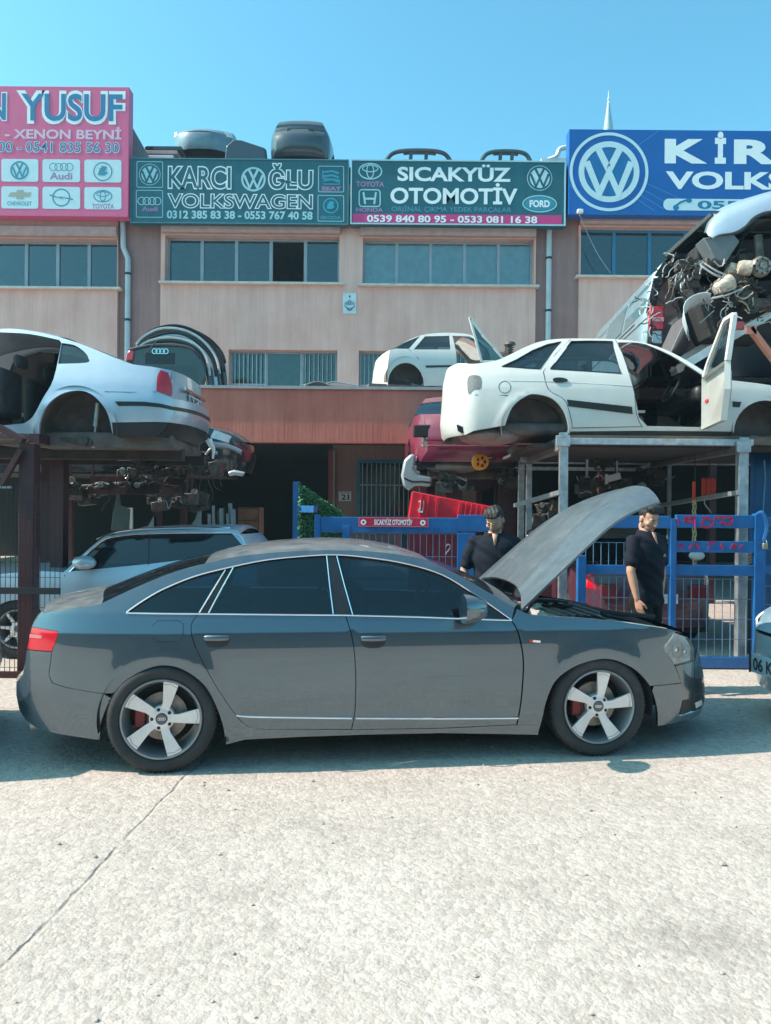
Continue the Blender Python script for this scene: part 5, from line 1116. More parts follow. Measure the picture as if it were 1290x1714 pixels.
tk = MB(); tk.ball(ke.W3(-.45, .55, ze0 - .02), (.36, .42, .10), 16, 8); mk('spare_wheel_tub', tk, mat('dusty_underseal', (.26, .22, .20), .9, var=.25, nscale=6, bump=.006, bscale=20), we)
seat(we, ke, 1.25, .45, ze0 - .02, M_seat, 1, .85); seat(we, ke, 1.25, 1.2, ze0 - .02, M_seat, 1, .85)
d_ = MB(); ke.box(d_, 1.85, 2.2, .15, 1.5, ze0 + .36, ze0 + .56); mk('dashboard', d_, M_black, we, bevel=.06)
sw = MB(); c = ke.W3(1.68, .45, ze0 + .55); axs = V((-.9, 0, .45)).normalized(); sw.lathe([(.165 + .014 * cos(a), .014 * sin(a)) for a in [2 * pi * i / 6 for i in range(6)]], c, axs, 20, closed=True); sw.bar(c, ke.W3(1.9, .45, ze0 + .46), .06); mk('steering_wheel', sw, M_black, we)
q = MB(); ke.box(q, 1.0, 1.4, .52, .60, ze0 + .28, ze0 + .31); mk('parcel_board', q, M_whitep, we, smooth=False); q = MB(); q.ball(ke.W3(.95, .3, ze0 + .40), (.05, .05, .07), 8, 6); mk('orange_rag', q, mat('orange_rag', (.55, .12, .05), .9), we)
# its open front door, hinged on the A pillar and swung towards the camera
hp = ke.W3(*((lambda a: (a[0], 0, a[1]))(ke.loc(1186, 700)))); ang = radians(-80)
def dp(u, z, o=0):                                           # u along the door from its hinge
    fr_in = .25 * max(0, z - zec) ; d = V((-cos(ang), sin(ang), 0)); n = V((d.y, -d.x, 0)); return V((hp.x + .03, hp.y - .02, 0)) + d * u + n * (o - fr_in * .6 + .06) + V((0, 0, z))
dz0, dz1, dzt = ze0 + .03, zec, zer + .02
def dplate(name, poly, o0, o1, m, par):
    a = [dp(u, z, o0) for u, z in poly]; b = [dp(u, z, o1) for u, z in poly]; n = len(a); q = MB().add(a + b, [list(range(n)), list(range(n))[::-1]] + [[i, i + n, (i + 1) % n + n, (i + 1) % n] for i in range(n)]); return mk(name, q, m, par, smooth=False, bevel=.008)
door = dplate('front_door', [(0, dz0), (.85, dz0), (.98, dz1 - .3), (.98, dz1 - .02), (0, dz1 - .02)], 0, .06, M_whitep, we)
dplate('door_lining', [(.06, dz0 + .1), (.82, dz0 + .1), (.9, dz1 - .3), (.9, dz1 - .1), (.06, dz1 - .1)], -.03, -.002, mat('door_card', (.42, .44, .43), .8), door)
fr_ = MB(); pts = [(0, dz1 - .02), (.10, dz1 + .10), (.55, dzt - .03), (.62, dzt), (.95, dzt - .03), (.98, dz1 - .02)]
for (a, b), (c_, d) in zip(pts[:-1], pts[1:]): fr_.bar(dp(a, b, .03), dp(c_, d, .03), .055, .045)
mk('window_frame', fr_, M_whitep, door, bevel=.008)
dplate('door_glass', [(.12, dz1), (.58, dzt - .05), (.93, dzt - .06), (.95, dz1)], .028, .034, M_carglass, door)
q = MB(); p = dp(.02, dz1 - .28, -.004); q.box(p, (.05, .10, .03)); mk('red_reflector', q, M_red, door, bevel=.004)
# ---- the same kind of shell, small, on the terrace
ws = thing('car_shell', 'small white hatchback shell standing on the terrace ledge under the curtained windows', 'car', P(690, 646, 15))
yw = radians(12); O_ = V((P(678, 646, 14.95).x, 14.95, TZ))
kw = Car(ws, O_, yw, 1.62, fzgen(.16, .78, 1.12, .95), fxgen(-.85, 3.3, 1.6, 1.6))
wroof = spl([(652, 586), (662, 583), (680, 571), (703, 561.5), (730, 557.5), (756, 557), (784, 559.5), (800, 567), (822, 582), (842, 599)], 3)
warch = arcpx(679, 642, 30, 35, 180, 0, 12)
wq = [(656, 583.5), (680, 572), (703, 562.5), (684, 584)]; wr2 = [(692, 585), (711, 563), (752, 562), (754, 585)]; wo = [(757, 562), (785, 563), (800, 570), (818, 585), (823, 600), (822, 638), (772, 640), (764, 615)]
bdy = wroof + [(880, 606), (905, 615), (908, 642), (700 + 10, 646)] + warch[::-1] + [(649, 645), (648, 632), (648, 618), (650, 602)]
kw.panel('body_side', bdy, M_whitep, .08, holes=[wq, wr2, wo]); 
for g_ in (wq, wr2): kw.panel('window_pane', g_, M_carglass, .1, off=-.012, depth=.004)
kw.strip('door_seam', [(684, 585), (700, 600), (709, 640)], .005, M_trim, off=0); kw.panel('rubbing_strip', [(712, 612), (764, 611), (765, 614), (713, 615.5)], M_trim, .1, off=.01, depth=.01)
kw.across('tailgate', kw.L([(652, 586), (650, 602), (648, 618), (648, 632), (649, 645)]), M_whitep, bow=-.06, crownp=2.6)
wl_ = kw.L(wroof); j0 = next(i for i, p in enumerate(wl_) if p[0] > kw.loc(703, 561.5)[0] - .01); j1 = next(i for i, p in enumerate(wl_) if p[0] > kw.loc(784, 559.5)[0] - .01)
kw.across('roof', wl_[j0:j1 + 1], M_whitep, crown=.04); kw.across('rear_screen', wl_[3:j0 + 1], M_carglass, crown=.04, shrink=.04); kw.across('windscreen', wl_[j1:], M_carglass, crown=.04, shrink=.04, bow=lambda t: .1 * t)
kw.across('bonnet', kw.L([(842, 600), (880, 606), (905, 615)]), M_whitep, crown=.03, bow=.05)
kw.well(kw.loc(679, 640)[0], .28, .40, M_under, .4, .02); fl = MB(); kw.box(fl, -.7, 3.1, .1, 1.5, .02, .14); mk('underfloor', fl, M_under, ws, smooth=False)
Yd = 14.62; zq = [P(x, y, Yd) for x, y in ((786, 531), (806, 560), (826, 582), (846, 606), (806, 606))]
fr_ = MB()
for a, b in zip(zq, zq[1:] + zq[:1]): fr_.bar(a, b, .05, .05, up=(0, 1, 0))
door = mk('open_door_frame', fr_, M_whitep, ws, bevel=.01); mk('door_glass', MB().prism(zq, (0, .006, 0)), M_carglass, door, smooth=False)
mk('door_skin', MB().prism([P(x, y, Yd) for x, y in ((804, 608), (846, 608), (850, 646), (806, 646))], (0, .06, 0)), M_whitep, door, smooth=False, bevel=.01)
ss = thing('suspension_strut', 'dark suspension strut standing beside the open door of the terrace shell', 'car part', P(852, 612, 15.4)); a = P(850, 612, 15.4); b_ = P(853, 575, 15.4)
q = MB().tube([a, b_], .05, 10); q.lathe([(.0, .04), (.10, .02), (.12, -.03), (.05, -.05)], b_, (0, 0, 1), 14); mk('damper', q, M_greasy, ss); q = MB()
q.tube([a + (b_ - a) * (.3 + .6 * i / 60) + V((.085 * cos(i * .6), .085 * sin(i * .6), 0)) for i in range(61)], .012, 5); mk('coil_spring', q, M_greasy, ss)
# ---- generic whole car in its own space, nose towards -x when flip
def plain_car(name, label, O, yaw, paint, flip=False, W=1.72, wheels=True, group=None, H=1.0, estate=False, glass=None, plate=None, cat='car', lamps=True):
    r = thing(name, label, cat, O, yaw, group); f = -1 if flip else 1
    k = Car(r, O, yaw, W, fzgen(.22, .93 * H, 1.42 * H, 1.0), fxgen(-.92 if not flip else -3.42, 3.42 if not flip else .92, 1.5, 1.5))
    def X(pts): return [(f * x, z * H if z > .5 else z) for x, z in pts]
    arch = lambda cx: [(cx + .36 * cos(radians(a)), .33 + .36 * sin(radians(a))) for a in range(0, 181, 15)]
    roof = spl([(-.72, .97), (-.25, .99), (.15, 1.22), (.55, 1.38), (1.0, 1.42), (1.5, 1.39), (1.95, 1.18), (2.35, .98)], 4) if not estate else spl([(-.80, .95), (-.74, 1.1), (-.5, 1.36), (.2, 1.43), (1.0, 1.43), (1.5, 1.39), (1.95, 1.18), (2.35, .98)], 4)
    win = [(-.02, 1.01), (.35, 1.25), (.62, 1.34), (1.0, 1.37), (1.45, 1.34), (1.85, 1.15), (2.08, 1.0)] if not estate else [(-.6, 1.02), (-.42, 1.3), (.2, 1.37), (1.0, 1.375), (1.45, 1.34), (1.85, 1.15), (2.08, 1.0)]
    nose = spl([(2.35, .98), (2.8, .93), (3.2, .82), (3.38, .68)], 3); tail = [(-.90, .70), (-.88, .42), (-.78, .27)]
    poly = roof + nose[1:] + [(3.44, .50), (3.36, .25), (2.6 + .36, .25)] + arch(2.6)[1:] + [(2.24, .22), (.36, .22)] + arch(0)[1:] + [(-.36, .26), (-.78, .27), (-.90, .42), (-.90, .72), (-.82, .93)]
    k.panel('body_side', X(poly), paint, .09, holes=[X(win)], local=True)
    k.panel('window_pane', X(win), glass or M_tint, .12, off=-.012, depth=.004, local=True)
    for xx in (.95,): k.strip('pillar', X([(xx + .03, .97), (xx - .02, 1.38)]), .022, M_trim, local=True)
    for a in ([(.95, .26), (1.0, .7), (.98, .97)], [(2.08, .26), (2.16, .7), (2.1, .97)], [(.2, .62), (.05, .9), (-.02, 1.0)]): k.strip('door_seam', X(a), .004, M_trim, off=0, local=True)
    rl = X(roof); n = len(rl); a0, a1 = (9, 21) if not estate else (5, 21)
    k.across('rear_screen', rl[3:a0 + 1], glass or M_tint, crown=.04, crownp=2.5); k.across('roof', rl[a0:a1], paint, crown=.04, crownp=2.5, nt=10); k.across('windscreen', rl[a1 - 1:], glass or M_tint, crown=.04, bow=lambda t: f * .12 * t, crownp=2.5, nt=10)
    k.across('bonnet', X(nose), paint, crown=.03, bow=lambda t: f * (.12 + .05 * t), nt=10); k.across('boot_lid', rl[:4], paint, crown=.02, bow=-.1 * f, nt=10)
    k.across('front_end', X([(3.38, .68), (3.44, .50), (3.36, .25)]), paint, bow=f * .17, crownp=2.6, nt=10); k.across('rear_end', X([(-.72, .97), (-.82, .93), (-.90, .72), (-.90, .42), (-.78, .27)]), paint, bow=-f * .12, crownp=2.6, nt=10)
    if lamps:
        k.panel('headlight', X([(3.1, .72), (3.33, .66), (3.36, .76), (3.15, .83)]), mat('lamp_housing', 0), .05, off=.004, local=True); k.panel('tail_light', X([(-.86, .72), (-.66, .74), (-.64, .88), (-.8, .92)]), M_redlens, .05, off=.004, local=True)
    fl = MB(); k.box(fl, *sorted((f * -.75, f * 3.2)), .12, W - .12, .2, .5); mk('underfloor', fl, M_dark, r, smooth=False)
    fl = MB(); k.box(fl, *sorted((f * .1, f * 1.9)), .3, W - .3, .5, .98); mk('seats', fl, M_dark, r, smooth=False)
    for cx in (0, 2.6):
        k.well(f * cx, .33, .365, M_dark, .4, .03)
        if wheels:
            for far in (0, 1):
                wt = bpy.data.objects.new('wheel', None); C.objects.link(wt); wt.parent = r; FR[wt] = FR[r]; ax = k.M.to_3x3() @ V((0, -1 if far else 1, 0)); wheel(wt, k.W3(f * cx, W - .02 if far else .02, .315), ax, .315, .21, .205, 7, 10, 'plain', (M_rubber, M_rimdark, M_black, M_rimsilver))
    if plate:
        p = MB(); e = k.ins(f * 3.42, .5); xx = f * (3.44 + .172); k.box(p, *sorted((xx, xx + f * .012)), W / 2 - .26, W / 2 + .26, .42, .54); mk('number_plate', p, M_plate, r, smooth=False)
    return r, k
# ------------------------------------------------------------------ inside the grey saloon, seen dimly through the smoked glass
M_sseat = mat('dark_leather', (.022, .023, .026), .6, var=.3)
for y in (.48, 1.32):
    seat(sed, k6, 1.72, y, .30, M_sseat, 1, .98)
q = MB(); k6.box(q, .30, .50, .25, 1.55, .55, 1.02); mk('rear_seat_back', q, M_sseat, sed, bevel=.05)
for y in (.48, 1.32): q = MB(); k6.box(q, .27, .36, y - .12, y + .12, 1.03, 1.18); mk('headrest', q, M_sseat, sed, bevel=.04)
q = MB(); k6.box(q, -.55, .28, .25, 1.55, .92, .95); mk('parcel_shelf', q, M_dark, sed, bevel=.01)
q = MB(); k6.box(q, 1.95, 2.45, .2, 1.6, .70, .955); mk('dashboard', q, M_dark, sed, bevel=.05)
sw = MB(); c = k6.W3(1.86, 1.30, .93); axs = (k6.M.to_3x3() @ V((-.9, 0, .4))).normalized(); sw.lathe([(.18 + .016 * cos(a), .016 * sin(a)) for a in [2 * pi * i / 8 for i in range(8)]], c, axs, 24, closed=True); sw.bar(c, k6.W3(2.1, 1.30, .86), .07); mk('steering_wheel', sw, M_black, sed)
# loose stones on the concrete
rn = random.Random(17); q = MB()
for i in range(240):
    x = rn.uniform(-3, 3.4); y = rn.uniform(2.2, 9) ; r = rn.uniform(.004, .012) * (1 if y > 3.5 else .8)
    if rn.random() < .02: r *= 2
    b0 = len(q.v); q.ball((x, y, r * .45), (r, r * rn.uniform(.6, 1), r * .6), 6, 4)
    for k in range(b0, len(q.v)): q.v[k] = q.v[k] + V((rn.uniform(-1, 1), rn.uniform(-1, 1), 0)) * r * .15
gv = mk('loose_gravel', q, mat('stone_grey', (.40, .36, .31), .9, var=.35, nscale=3)); gv['kind'] = 'stuff'
# ------------------------------------------------------------------ racks
def post(root, a, b, w, m=None, name='post', web=True):
    q = MB().bar(a, b, w, w, up=(0, 1, 0)); o = mk(name, q, m or M_steel, root, smooth=False, bevel=.004)
    return o
mr = thing('storage_rack', 'maroon painted steel rack carrying the silver saloon shell', 'rack', (-3.3, 8.6, 0))
zk = z0 - .10
for px, yb, Y, top in ((44, 735, 7.55, zk - .02), (78, 850, 9.3, zk - .02), (95, 800, 8.6, zk - .02)):
    x = P(px, yb, Y).x; mk('post', MB().bx(x - .075, x + .075, Y, Y + .15, .012, top), M_maroon, mr, smooth=False, bevel=.006); mk('foot_plate', MB().bx(x - .14, x + .14, Y - .06, Y + .2, .002, .012), M_maroon, mr, smooth=False)
for Y in (8.3, 9.3): mk('deck_beam', MB().bx(-7, -2.2, Y + .01, Y + .13, zk - .12, zk + .0), mat('rusty_deck', (.055, .042, .038), .9, var=.4, nscale=4), mr, smooth=False, bevel=.006)
for x in (-5.8, -4.4, -3.52): mk('cross_beam', MB().bx(x - .05, x + .05, 7.69, 9.31, zk + .0, zk + .09), M_maroon, mr, smooth=False)
a, b_ = P(36, 752, 7.52), P(2, 812, 7.52); mk('brace', MB().bar(a, b_, .06, .05), M_maroon, mr, smooth=False); mk('brace_clamp', MB().box(b_ + V((.02, 0, -.02)), (.16, .03, .02)), M_steel, mr, smooth=False)
mk('brace', MB().bar(P(-30, 700, 7.5), P(40, 738, 7.5), .09, .06), M_maroon, mr, smooth=False)
for (x0, x1, y, Y) in ((-60, 112, 770, 9.6), (150, 205, 801, 9.6), (188, 292, 818, 10.0), (60, 300, 822, 9.9)):
    a, b_ = P(x0, y, Y), P(x1, y, Y); mk('shelf_beam', MB().bx(a.x, b_.x, Y, Y + .08, a.z - .03, a.z + .03), M_maroon, mr, smooth=False)
# galvanised rack on the right
gr = thing('storage_rack', 'galvanised steel rack carrying the white hatchback shell', 'rack', (3.5, 10, 0))
zt_ = ze0 - .13
def gpost(px, Y, top, w=.085, py=800): x = P(px, py, Y).x; mk('post', MB().bx(x - w / 2, x + w / 2, Y, Y + w, .01, top).bx(x - w / 2 - .006, x - w / 2 + .012, Y - .006, Y + .02, .01, top), M_steel, gr, smooth=False); return x
xa = gpost(944, 8.45, zt_ + .10); xb = gpost(1245, 8.45, zt_ + .06, .10); xc = gpost(873, 10.9, zt_ - .02, .08); xd = gpost(886, 10.4, zt_ + .0, .07); xe = gpost(1121, 11.6, zt_ + .02, .05)
mk('deck_beam', MB().bx(xa - .06, xb + .10, 8.44, 8.53, zt_ - .03, zt_ + .04), M_steel, gr, smooth=False, bevel=.005)
mk('deck_beam', MB().bx(xc, 6.4, 11.4, 11.48, zt_ - .05, zt_ + .03), M_steel, gr, smooth=False)
for x in (xa, xb): mk('side_beam', MB().bx(x - .05, x + .05, 8.535, 11.4, zt_ - .10, zt_ + .02), mat('rusty_beam', (.20, .18, .17), .7, metal=.3, var=.3, dirt=.6, dirtcol=(.14, .08, .05)), gr, smooth=False)
mk('side_beam', MB().bar(V((xa - .02, 8.5, zt_ - .02)), V((xd - .02, 10.4, zt_ - .06)), .07, .14), mat('rusty_beam', 0), gr, smooth=False)
for (ax_, ay_, aY, bx_, by_, bY) in ((862, 846, 10.2, 938, 824, 8.44), (1104, 846, 10.6, 1238, 824, 8.44), (885, 784, 11.4, 1062, 786, 11.4), (1060, 786, 11.6, 1118, 772, 11.6)):
    mk('tie_bar', MB().bar(P(ax_, ay_, aY), P(bx_, by_, bY), .045, .05), M_steel, gr, smooth=False)
for q in ((1121, 772, 11.55), (1244, 748, 8.4), (942, 738, 8.4), (880, 766, 10.3)): mk('joint_plate', MB().box(P(*q), (.15, .05, .12)), M_steel, gr, smooth=False, bevel=.006)
bo_ = MB().bx(xa - .3, 6.4, 8.7, 11.3, zt_ - .04, zt_ + .0); mk('deck_sheet', bo_, mat('rusty_deck', (.055, .042, .038), .9, var=.4, nscale=4), gr, smooth=False)
for i in range(5): b1 = MB().bx(xa + .1, 6.2, 8.62 + .55 * i, 8.68 + .55 * i, zt_ + .0, zt_ + .09); mk('timber_batten', b1, mat('old_timber', (.20, .14, .10), .9, var=.3, streak=(1, 12, 12), bump=.003), gr, smooth=False)
# ------------------------------------------------------------------ silver estate parked under the left rack, facing left
est = thing('parked_car', 'blue silver estate car parked under the maroon rack', 'car', (P(250, 857, 8.4).x, 9.2, 0))
kx = Car(est, (P(28, 1060, 8.3).x, 8.3, 0), 0, 1.74, fzgen(.25, .97, 1.42, .9), fxgen(-.95, 3.6, 1.5, 1.5))
eroof_ = spl([(106, 958), (165, 905), (190, 896), (250, 889), (320, 887), (388, 887), (402, 894), (420, 920)], 4)
ewin = spl([(116, 957), (168, 907), (198, 898), (250, 894), (388, 893)], 4) + [(410, 918), (330, 934), (250, 944)]
poly = spl([(-110, 985), (-60, 966), (0, 961), (60, 956), (106, 958)], 3)[:-1] + eroof_ + [(430, 960), (432, 1071), (86, 1071)] + arcpx(28, 1062, 56, 58, 0, 180, 14) + [(-60, 1072), (-100, 1060), (-118, 1010)]
kx.panel('body_side', poly, M_silver, .07, holes=[ewin]); kx.panel('window_pane', ewin, M_tint, .09, off=-.012, depth=.004)
kx.strip('roof_rail', spl([(160, 900), (196, 888), (250, 883), (320, 881), (384, 882)], 3), .014, M_chrome, off=-.03); kx.strip('window_trim', spl([(116, 957.5), (168, 907.5), (198, 898), (250, 893.5), (388, 892.5), (411, 918)], 3), .006, M_chrome)
kx.strip('door_seam', [(108, 962), (109, 1010), (118, 1068)], .004, M_trim, off=0); kx.strip('door_seam', [(249, 894), (248, 944), (250, 1000), (246, 1068)], .004, M_trim, off=0)
kx.panel('door_handle', [(225, 964), (244, 963), (244, 968), (226, 970)], M_trim, .05, off=.012, depth=.01)
m_ = MB(); c = kx.on(*kx.loc(146, 946), .09); m_.ball(c, (.13, .09, .075), 14, 10); mk('wing_mirror', m_, M_silver, est)
el_ = kx.L(eroof_); kx.across('roof', el_[8:-4], M_silver, crown=.05); kx.across('windscreen', el_[:9], M_tint, crown=.05, bow=lambda t: -.15 * (1 - t)); kx.across('bonnet', kx.L(spl([(-110, 985), (-60, 966), (0, 961), (60, 956), (106, 958)], 3)), M_silver, crown=.05, bow=-.14); kx.across('tailgate', kx.L([(402, 894), (420, 920), (430, 960), (432, 1071)]), M_silver, bow=.1)
kx.well(kx.loc(28, 1062)[0], .32, .37, M_dark, .4, .03); fl = MB(); kx.box(fl, .4, 3, .12, 1.6, .2, .9); mk('cabin', fl, M_dark, est, smooth=False)
for far in (0, 1):
    wt = bpy.data.objects.new('wheel', None); C.objects.link(wt); wt.parent = est; FR[wt] = FR[est]; wheel(wt, kx.W3(kx.loc(28, 1062)[0], 1.7 if far else .03, .325), V((0, -1 if far else 1, 0)), .325, .21, .215, 7, 20, 'plain', (M_rubber, M_rimdark, M_black, M_rimsilver))
# ------------------------------------------------------------------ wire fence at the far left
wf = thing('wire_fence', 'dark welded wire fence panel at the foot of the maroon rack', 'fence', (P(45, 857, 7.42).x, 7.42, 0))
x0, x1 = P(-40, 857, 7.42).x, P(101, 857, 7.42).x; q = MB(); n = 17
for i in range(n + 1): q.tube([(x0 + (x1 - x0) * i / n, 7.42, .06), (x0 + (x1 - x0) * i / n, 7.42, 1.86)], .0035, 4)
for i in range(13): q.tube([(x0, 7.424, .1 + 1.74 * i / 12), (x1, 7.424, .1 + 1.74 * i / 12)], .0035, 4)
mk('wire_mesh', q, M_darkwire, wf)['kind'] = 'stuff'
a = P(0, 989, 7.4).z; mk('rail', MB().bx(x0, x1, 7.40, 7.44, a - .03, a + .03), M_darkwire, wf, smooth=False); mk('bottom_rail', MB().bx(x0, x1, 7.40, 7.44, .0, .06), M_maroon, wf, smooth=False)
# ------------------------------------------------------------------ blue gates
def gate(name, label, posts, rails, mesh, Y, base):
    r = thing(name, label, 'gate', base)
    for (px0, px1, yt, yb) in posts: a, b = P(px0, 857, Y), P(px1, 857, Y); mk('post', MB().bx(a.x, b.x, Y, Y + .08, max(.01, P(645, yb, Y).z), P((px0 + px1) / 2, yt, Y).z), M_bluep, r, smooth=False, bevel=.005)
    for (px0, px1, y0, y1) in rails: a, b = P(px0, 857, Y), P(px1, 857, Y); xm = (px0 + px1) / 2; mk('rail', MB().bx(a.x, b.x, Y + .012, Y + .07, P(xm, y1, Y).z, P(xm, y0, Y).z), M_bluep, r, smooth=False, bevel=.006)
    for (px0, px1, y0, y1, st, sv_, m) in mesh:
        q = MB(); a, b = P(px0, y0, Y), P(px1, y1, Y); z0_, z1_ = P(645, y1, Y).z, P(645, y0, Y).z; n = max(2, int((px1 - px0) / st)); yy = Y + .04
        for i in range(n + 1): x = a.x + (b.x - a.x) * i / n; q.tube([(x, yy, z0_), (x, yy, z1_)], .0042, 4)
        n = max(1, int((y1 - y0) / sv_))
        for i in range(n + 1): z = z0_ + (z1_ - z0_) * i / n; q.tube([(a.x, yy + .006, z), (b.x, yy + .006, z)], .0042, 4)
        o = mk('wire_mesh', q, m, r); o['kind'] = 'stuff'
    return r
M_bwire = mat('blue_coated_wire', (.16, .30, .44), .5, var=.2)
g2 = gate('yard_gate', 'blue tubular gate with red spray paint on its upper rails', [(968, 982, 930, 1130), (1123, 1133, 868, 1120), (1264, 1282, 860, 1120)], [(976, 1123, 863, 884), (1133, 1264, 862, 884), (1133, 1264, 906, 925), (982, 1123, 946, 962), (1133, 1264, 946, 964), (982, 1400, 1100, 1119), (1282, 1400, 866, 882), (1282, 1400, 946, 962)],
      [(982, 1123, 905, 945, 12, 22, M_bwire), (982, 1123, 963, 1100, 12, 30, M_bwire), (1133, 1264, 965, 1100, 13, 30, M_bwire), (1282, 1400, 883, 1100, 13, 30, M_bwire)], 8.1, (P(1130, 857, 8.1).x, 8.1, 0))
def zs(x, y): return P(1120 + x / 7.588, 840 + y / 7.588, 8.105)
def spray(pts, w):
    q = [zs(*p) for p in spl(pts, 4)] if len(pts) > 2 else [zs(*p) for p in pts]
    gs = MB()
    for a, b in zip(q[:-1], q[1:]): gs.bar(V((a.x, 8.1095, a.z)), V((b.x, 8.1095, b.z)), .004, w, up=(0, 0, 1))
    mk('spray_stroke', gs, mat('red_spray', (.42, .02, .09), .6, var=.3, nscale=20), g2, smooth=False, recalc=False)
for pts, w in (([(100, 205), (108, 300)], .03), ([(205, 255), (200, 215), (250, 200), (318, 205), (322, 330)], .035), ([(215, 245), (310, 255)], .03), ([(420, 215), (490, 205), (488, 240)], .035), ([(425, 250), (415, 300), (470, 325), (545, 300), (555, 245), (505, 225)], .025), ([(575, 205), (700, 200), (795, 205), (790, 275), (730, 290), (690, 260), (640, 275)], .03),
               ([(125, 600), (150, 535), (178, 590)], .02), ([(255, 600), (300, 545), (345, 540), (390, 600)], .022), ([(490, 530), (545, 520), (600, 535)], .02), ([(520, 545), (500, 600)], .018), ([(665, 525), (685, 605)], .025), ([(790, 600), (820, 540), (850, 575), (800, 590)], .022), ([(880, 600), (935, 545)], .018)): spray(pts, w)
lk = thing('padlock', 'small brass padlock with chain on the blue gate post', 'padlock', P(1281, 920, 8.02)); c = P(1280, 914, 8.05)
mk('lock_body', MB().box(c, (.05, .03, .06)), mat('brass', (.55, .48, .30), .35, metal=.8), lk, bevel=.006); mk('shackle', MB().tube([c + V((-.016, 0, .03)), c + V((-.016, 0, .055)), c + V((0, 0, .07)), c + V((.016, 0, .055)), c + V((.016, 0, .03))], .006, 6), M_chrome, lk)
cl = MB().tube(spl([P(1265, 862, 8.07), P(1276, 858, 8.0), P(1283, 880, 8.02), P(1278, 905, 8.05)], 5), .018, 6); mk('gate_hook', cl, M_bluep, g2)
g1 = gate('yard_gate', 'blue gate with a wide top beam behind the grey saloon roof', [(766, 796, 892, 1130), (573, 586, 880, 1130), (526, 536, 862, 1130)], [(536, 766, 866, 892), (766, 832, 862, 890), (586, 766, 1085, 1110)], [(586, 766, 893, 1085, 10.5, 34, M_bwire)], 8.6, (P(660, 857, 8.6).x, 8.6, 0))
leaf = thing('gate_leaf', 'narrow blue gate leaf with green netting beside the dark workshop mouth', 'gate', P(495, 1000, 10.2) * 1)
a, b_ = V((P(496, 857, 10.4).x, 10.4, 0)), V((P(571, 857, 10.9).x, 10.9, 0)); zt1 = P(496, 806, 10.4).z; zt2 = P(571, 856, 10.9).z
mk('post', MB().bar(a + V((0, 0, .01)), a + V((0, 0, zt1)), .09, .09, up=(0, 1, 0)), M_bluep, leaf, smooth=False); mk('post', MB().bar(b_ + V((0, 0, .01)), b_ + V((0, 0, zt2 - .2)), .07, .07, up=(0, 1, 0)), M_bluep, leaf, smooth=False)
mk('rail', MB().bar(V((a.x + .05, 10.38, P(510, 852, 10.4).z)), V((P(528, 852, 10.0).x, 10.0, P(528, 852, 10.0).z)), .06, .09), M_bluep, leaf, smooth=False)
mk('rail', MB().bar(V((a.x + .06, 10.42, .9)), V((b_.x - .04, 10.88, .9)), .05, .07), M_bluep, leaf, smooth=False)
rn = random.Random(8); q = MB(); u1 = (b_ - a)
for i in range(2600):
    t = rn.random(); zmax = zt1 + .0 + (zt2 - zt1) * t; z = .9 + (zmax - .92) * rn.random() ** .8; p = a + u1 * t + V((.04, -.05 - .07 * rn.random(), z)); d = V((rn.uniform(-1, 1), rn.uniform(-1, 0), rn.uniform(-1, 1))).normalized() * .028; e = d.orthogonal().normalized() * .013
    q.add([p - d, p + e, p + d, p - e], [[0, 1, 2, 3]])
o = mk('green_netting', q, mat('green_netting', (.035, .17, .06), .7, var=.6, nscale=30), leaf, smooth=False, recalc=False); o['kind'] = 'stuff'
qb = MB(); qb.add([a + V((.05, .02, .9)), b_ + V((0, .02, .9)), b_ + V((0, .02, zt2 - .04)), a + V((.05, .02, zt1 - .06))], [[0, 1, 2, 3]]); mk('netting_back', qb, mat('green_back', (.01, .05, .03), .9), leaf, smooth=False, solid=.01)
# red name board on the beam
nb_ = thing('name_board', 'narrow red name board with white lettering fixed on the blue gate beam', 'sign', P(658, 882, 8.58)); sg = Sign.__new__(Sign); sg.Y = 8.585; sg.px = (600, 866, 717, 882); sg.root = nb_
a, b_ = sg.p(600, 882), sg.p(717, 866); mk('board', MB().bx(a.x, b_.x, 8.585, 8.603, a.z, b_.z), mat('board_red', (.55, .015, .05), .45), nb_, smooth=False, bevel=.002)
sg.text('SICAKYÜZ OTOMOTİV', 626, 866.5, 690, 879, M_glossw, .03, .003)
q = MB()
for cx in (608, 707.5): sg.ring(q, cx, 874.5, 3.4, 3.4, 2.6, .003, 20)
sg.done('round_marks', q, M_glossw)['kind'] = 'stuff'
q = MB(); sg.line(q, [(600.8, 866.8), (716.2, 866.8), (716.2, 881.2), (600.8, 881.2)], .9, .0025, True); sg.done('border', q, mat('board_pink', (.7, .2, .3), .5))
# bright red tank panel lying behind the beam
rp = thing('red_bumper', 'bright red ribbed plastic panel leaning behind the blue gate beam', 'panel', P(755, 866, 9.0)); Yr = 9.0
front = [P(690, 822, Yr), P(757, 835, Yr), P(826, 848, Yr), P(822, 868, Yr), P(683, 868, Yr)]
mk('panel', MB().prism(front, (0, .35, 0)), M_red, rp, smooth=False, bevel=.012)
for x in (704, 716, 731, 770, 779, 788, 797, 806): a, b_ = P(x + 2, 822 + (x - 690) * .192 + 3, Yr - .012), P(x - 2, 866, Yr - .012); mk('rib', MB().bar(a, b_, .02 if x not in (731, 770) else .045, .02, up=(0, 1, 0)), M_red, rp, smooth=False, bevel=.005)
q = MB(); sc_ = [(700, 840), (704, 838), (703, 850), (700, 856), (707, 857), (708, 849)]
for a, b_ in zip(sc_[:-1], sc_[1:]): q.bar(P(*a, Yr - .026), P(*b_, Yr - .026), .004, .018)
for a, b_ in (((709, 838), (709, 848)),): q.bar(P(*a, Yr - .026), P(*b_, Yr - .026), .004, .012)
mk('chalk_mark', q, M_white, rp, smooth=False)
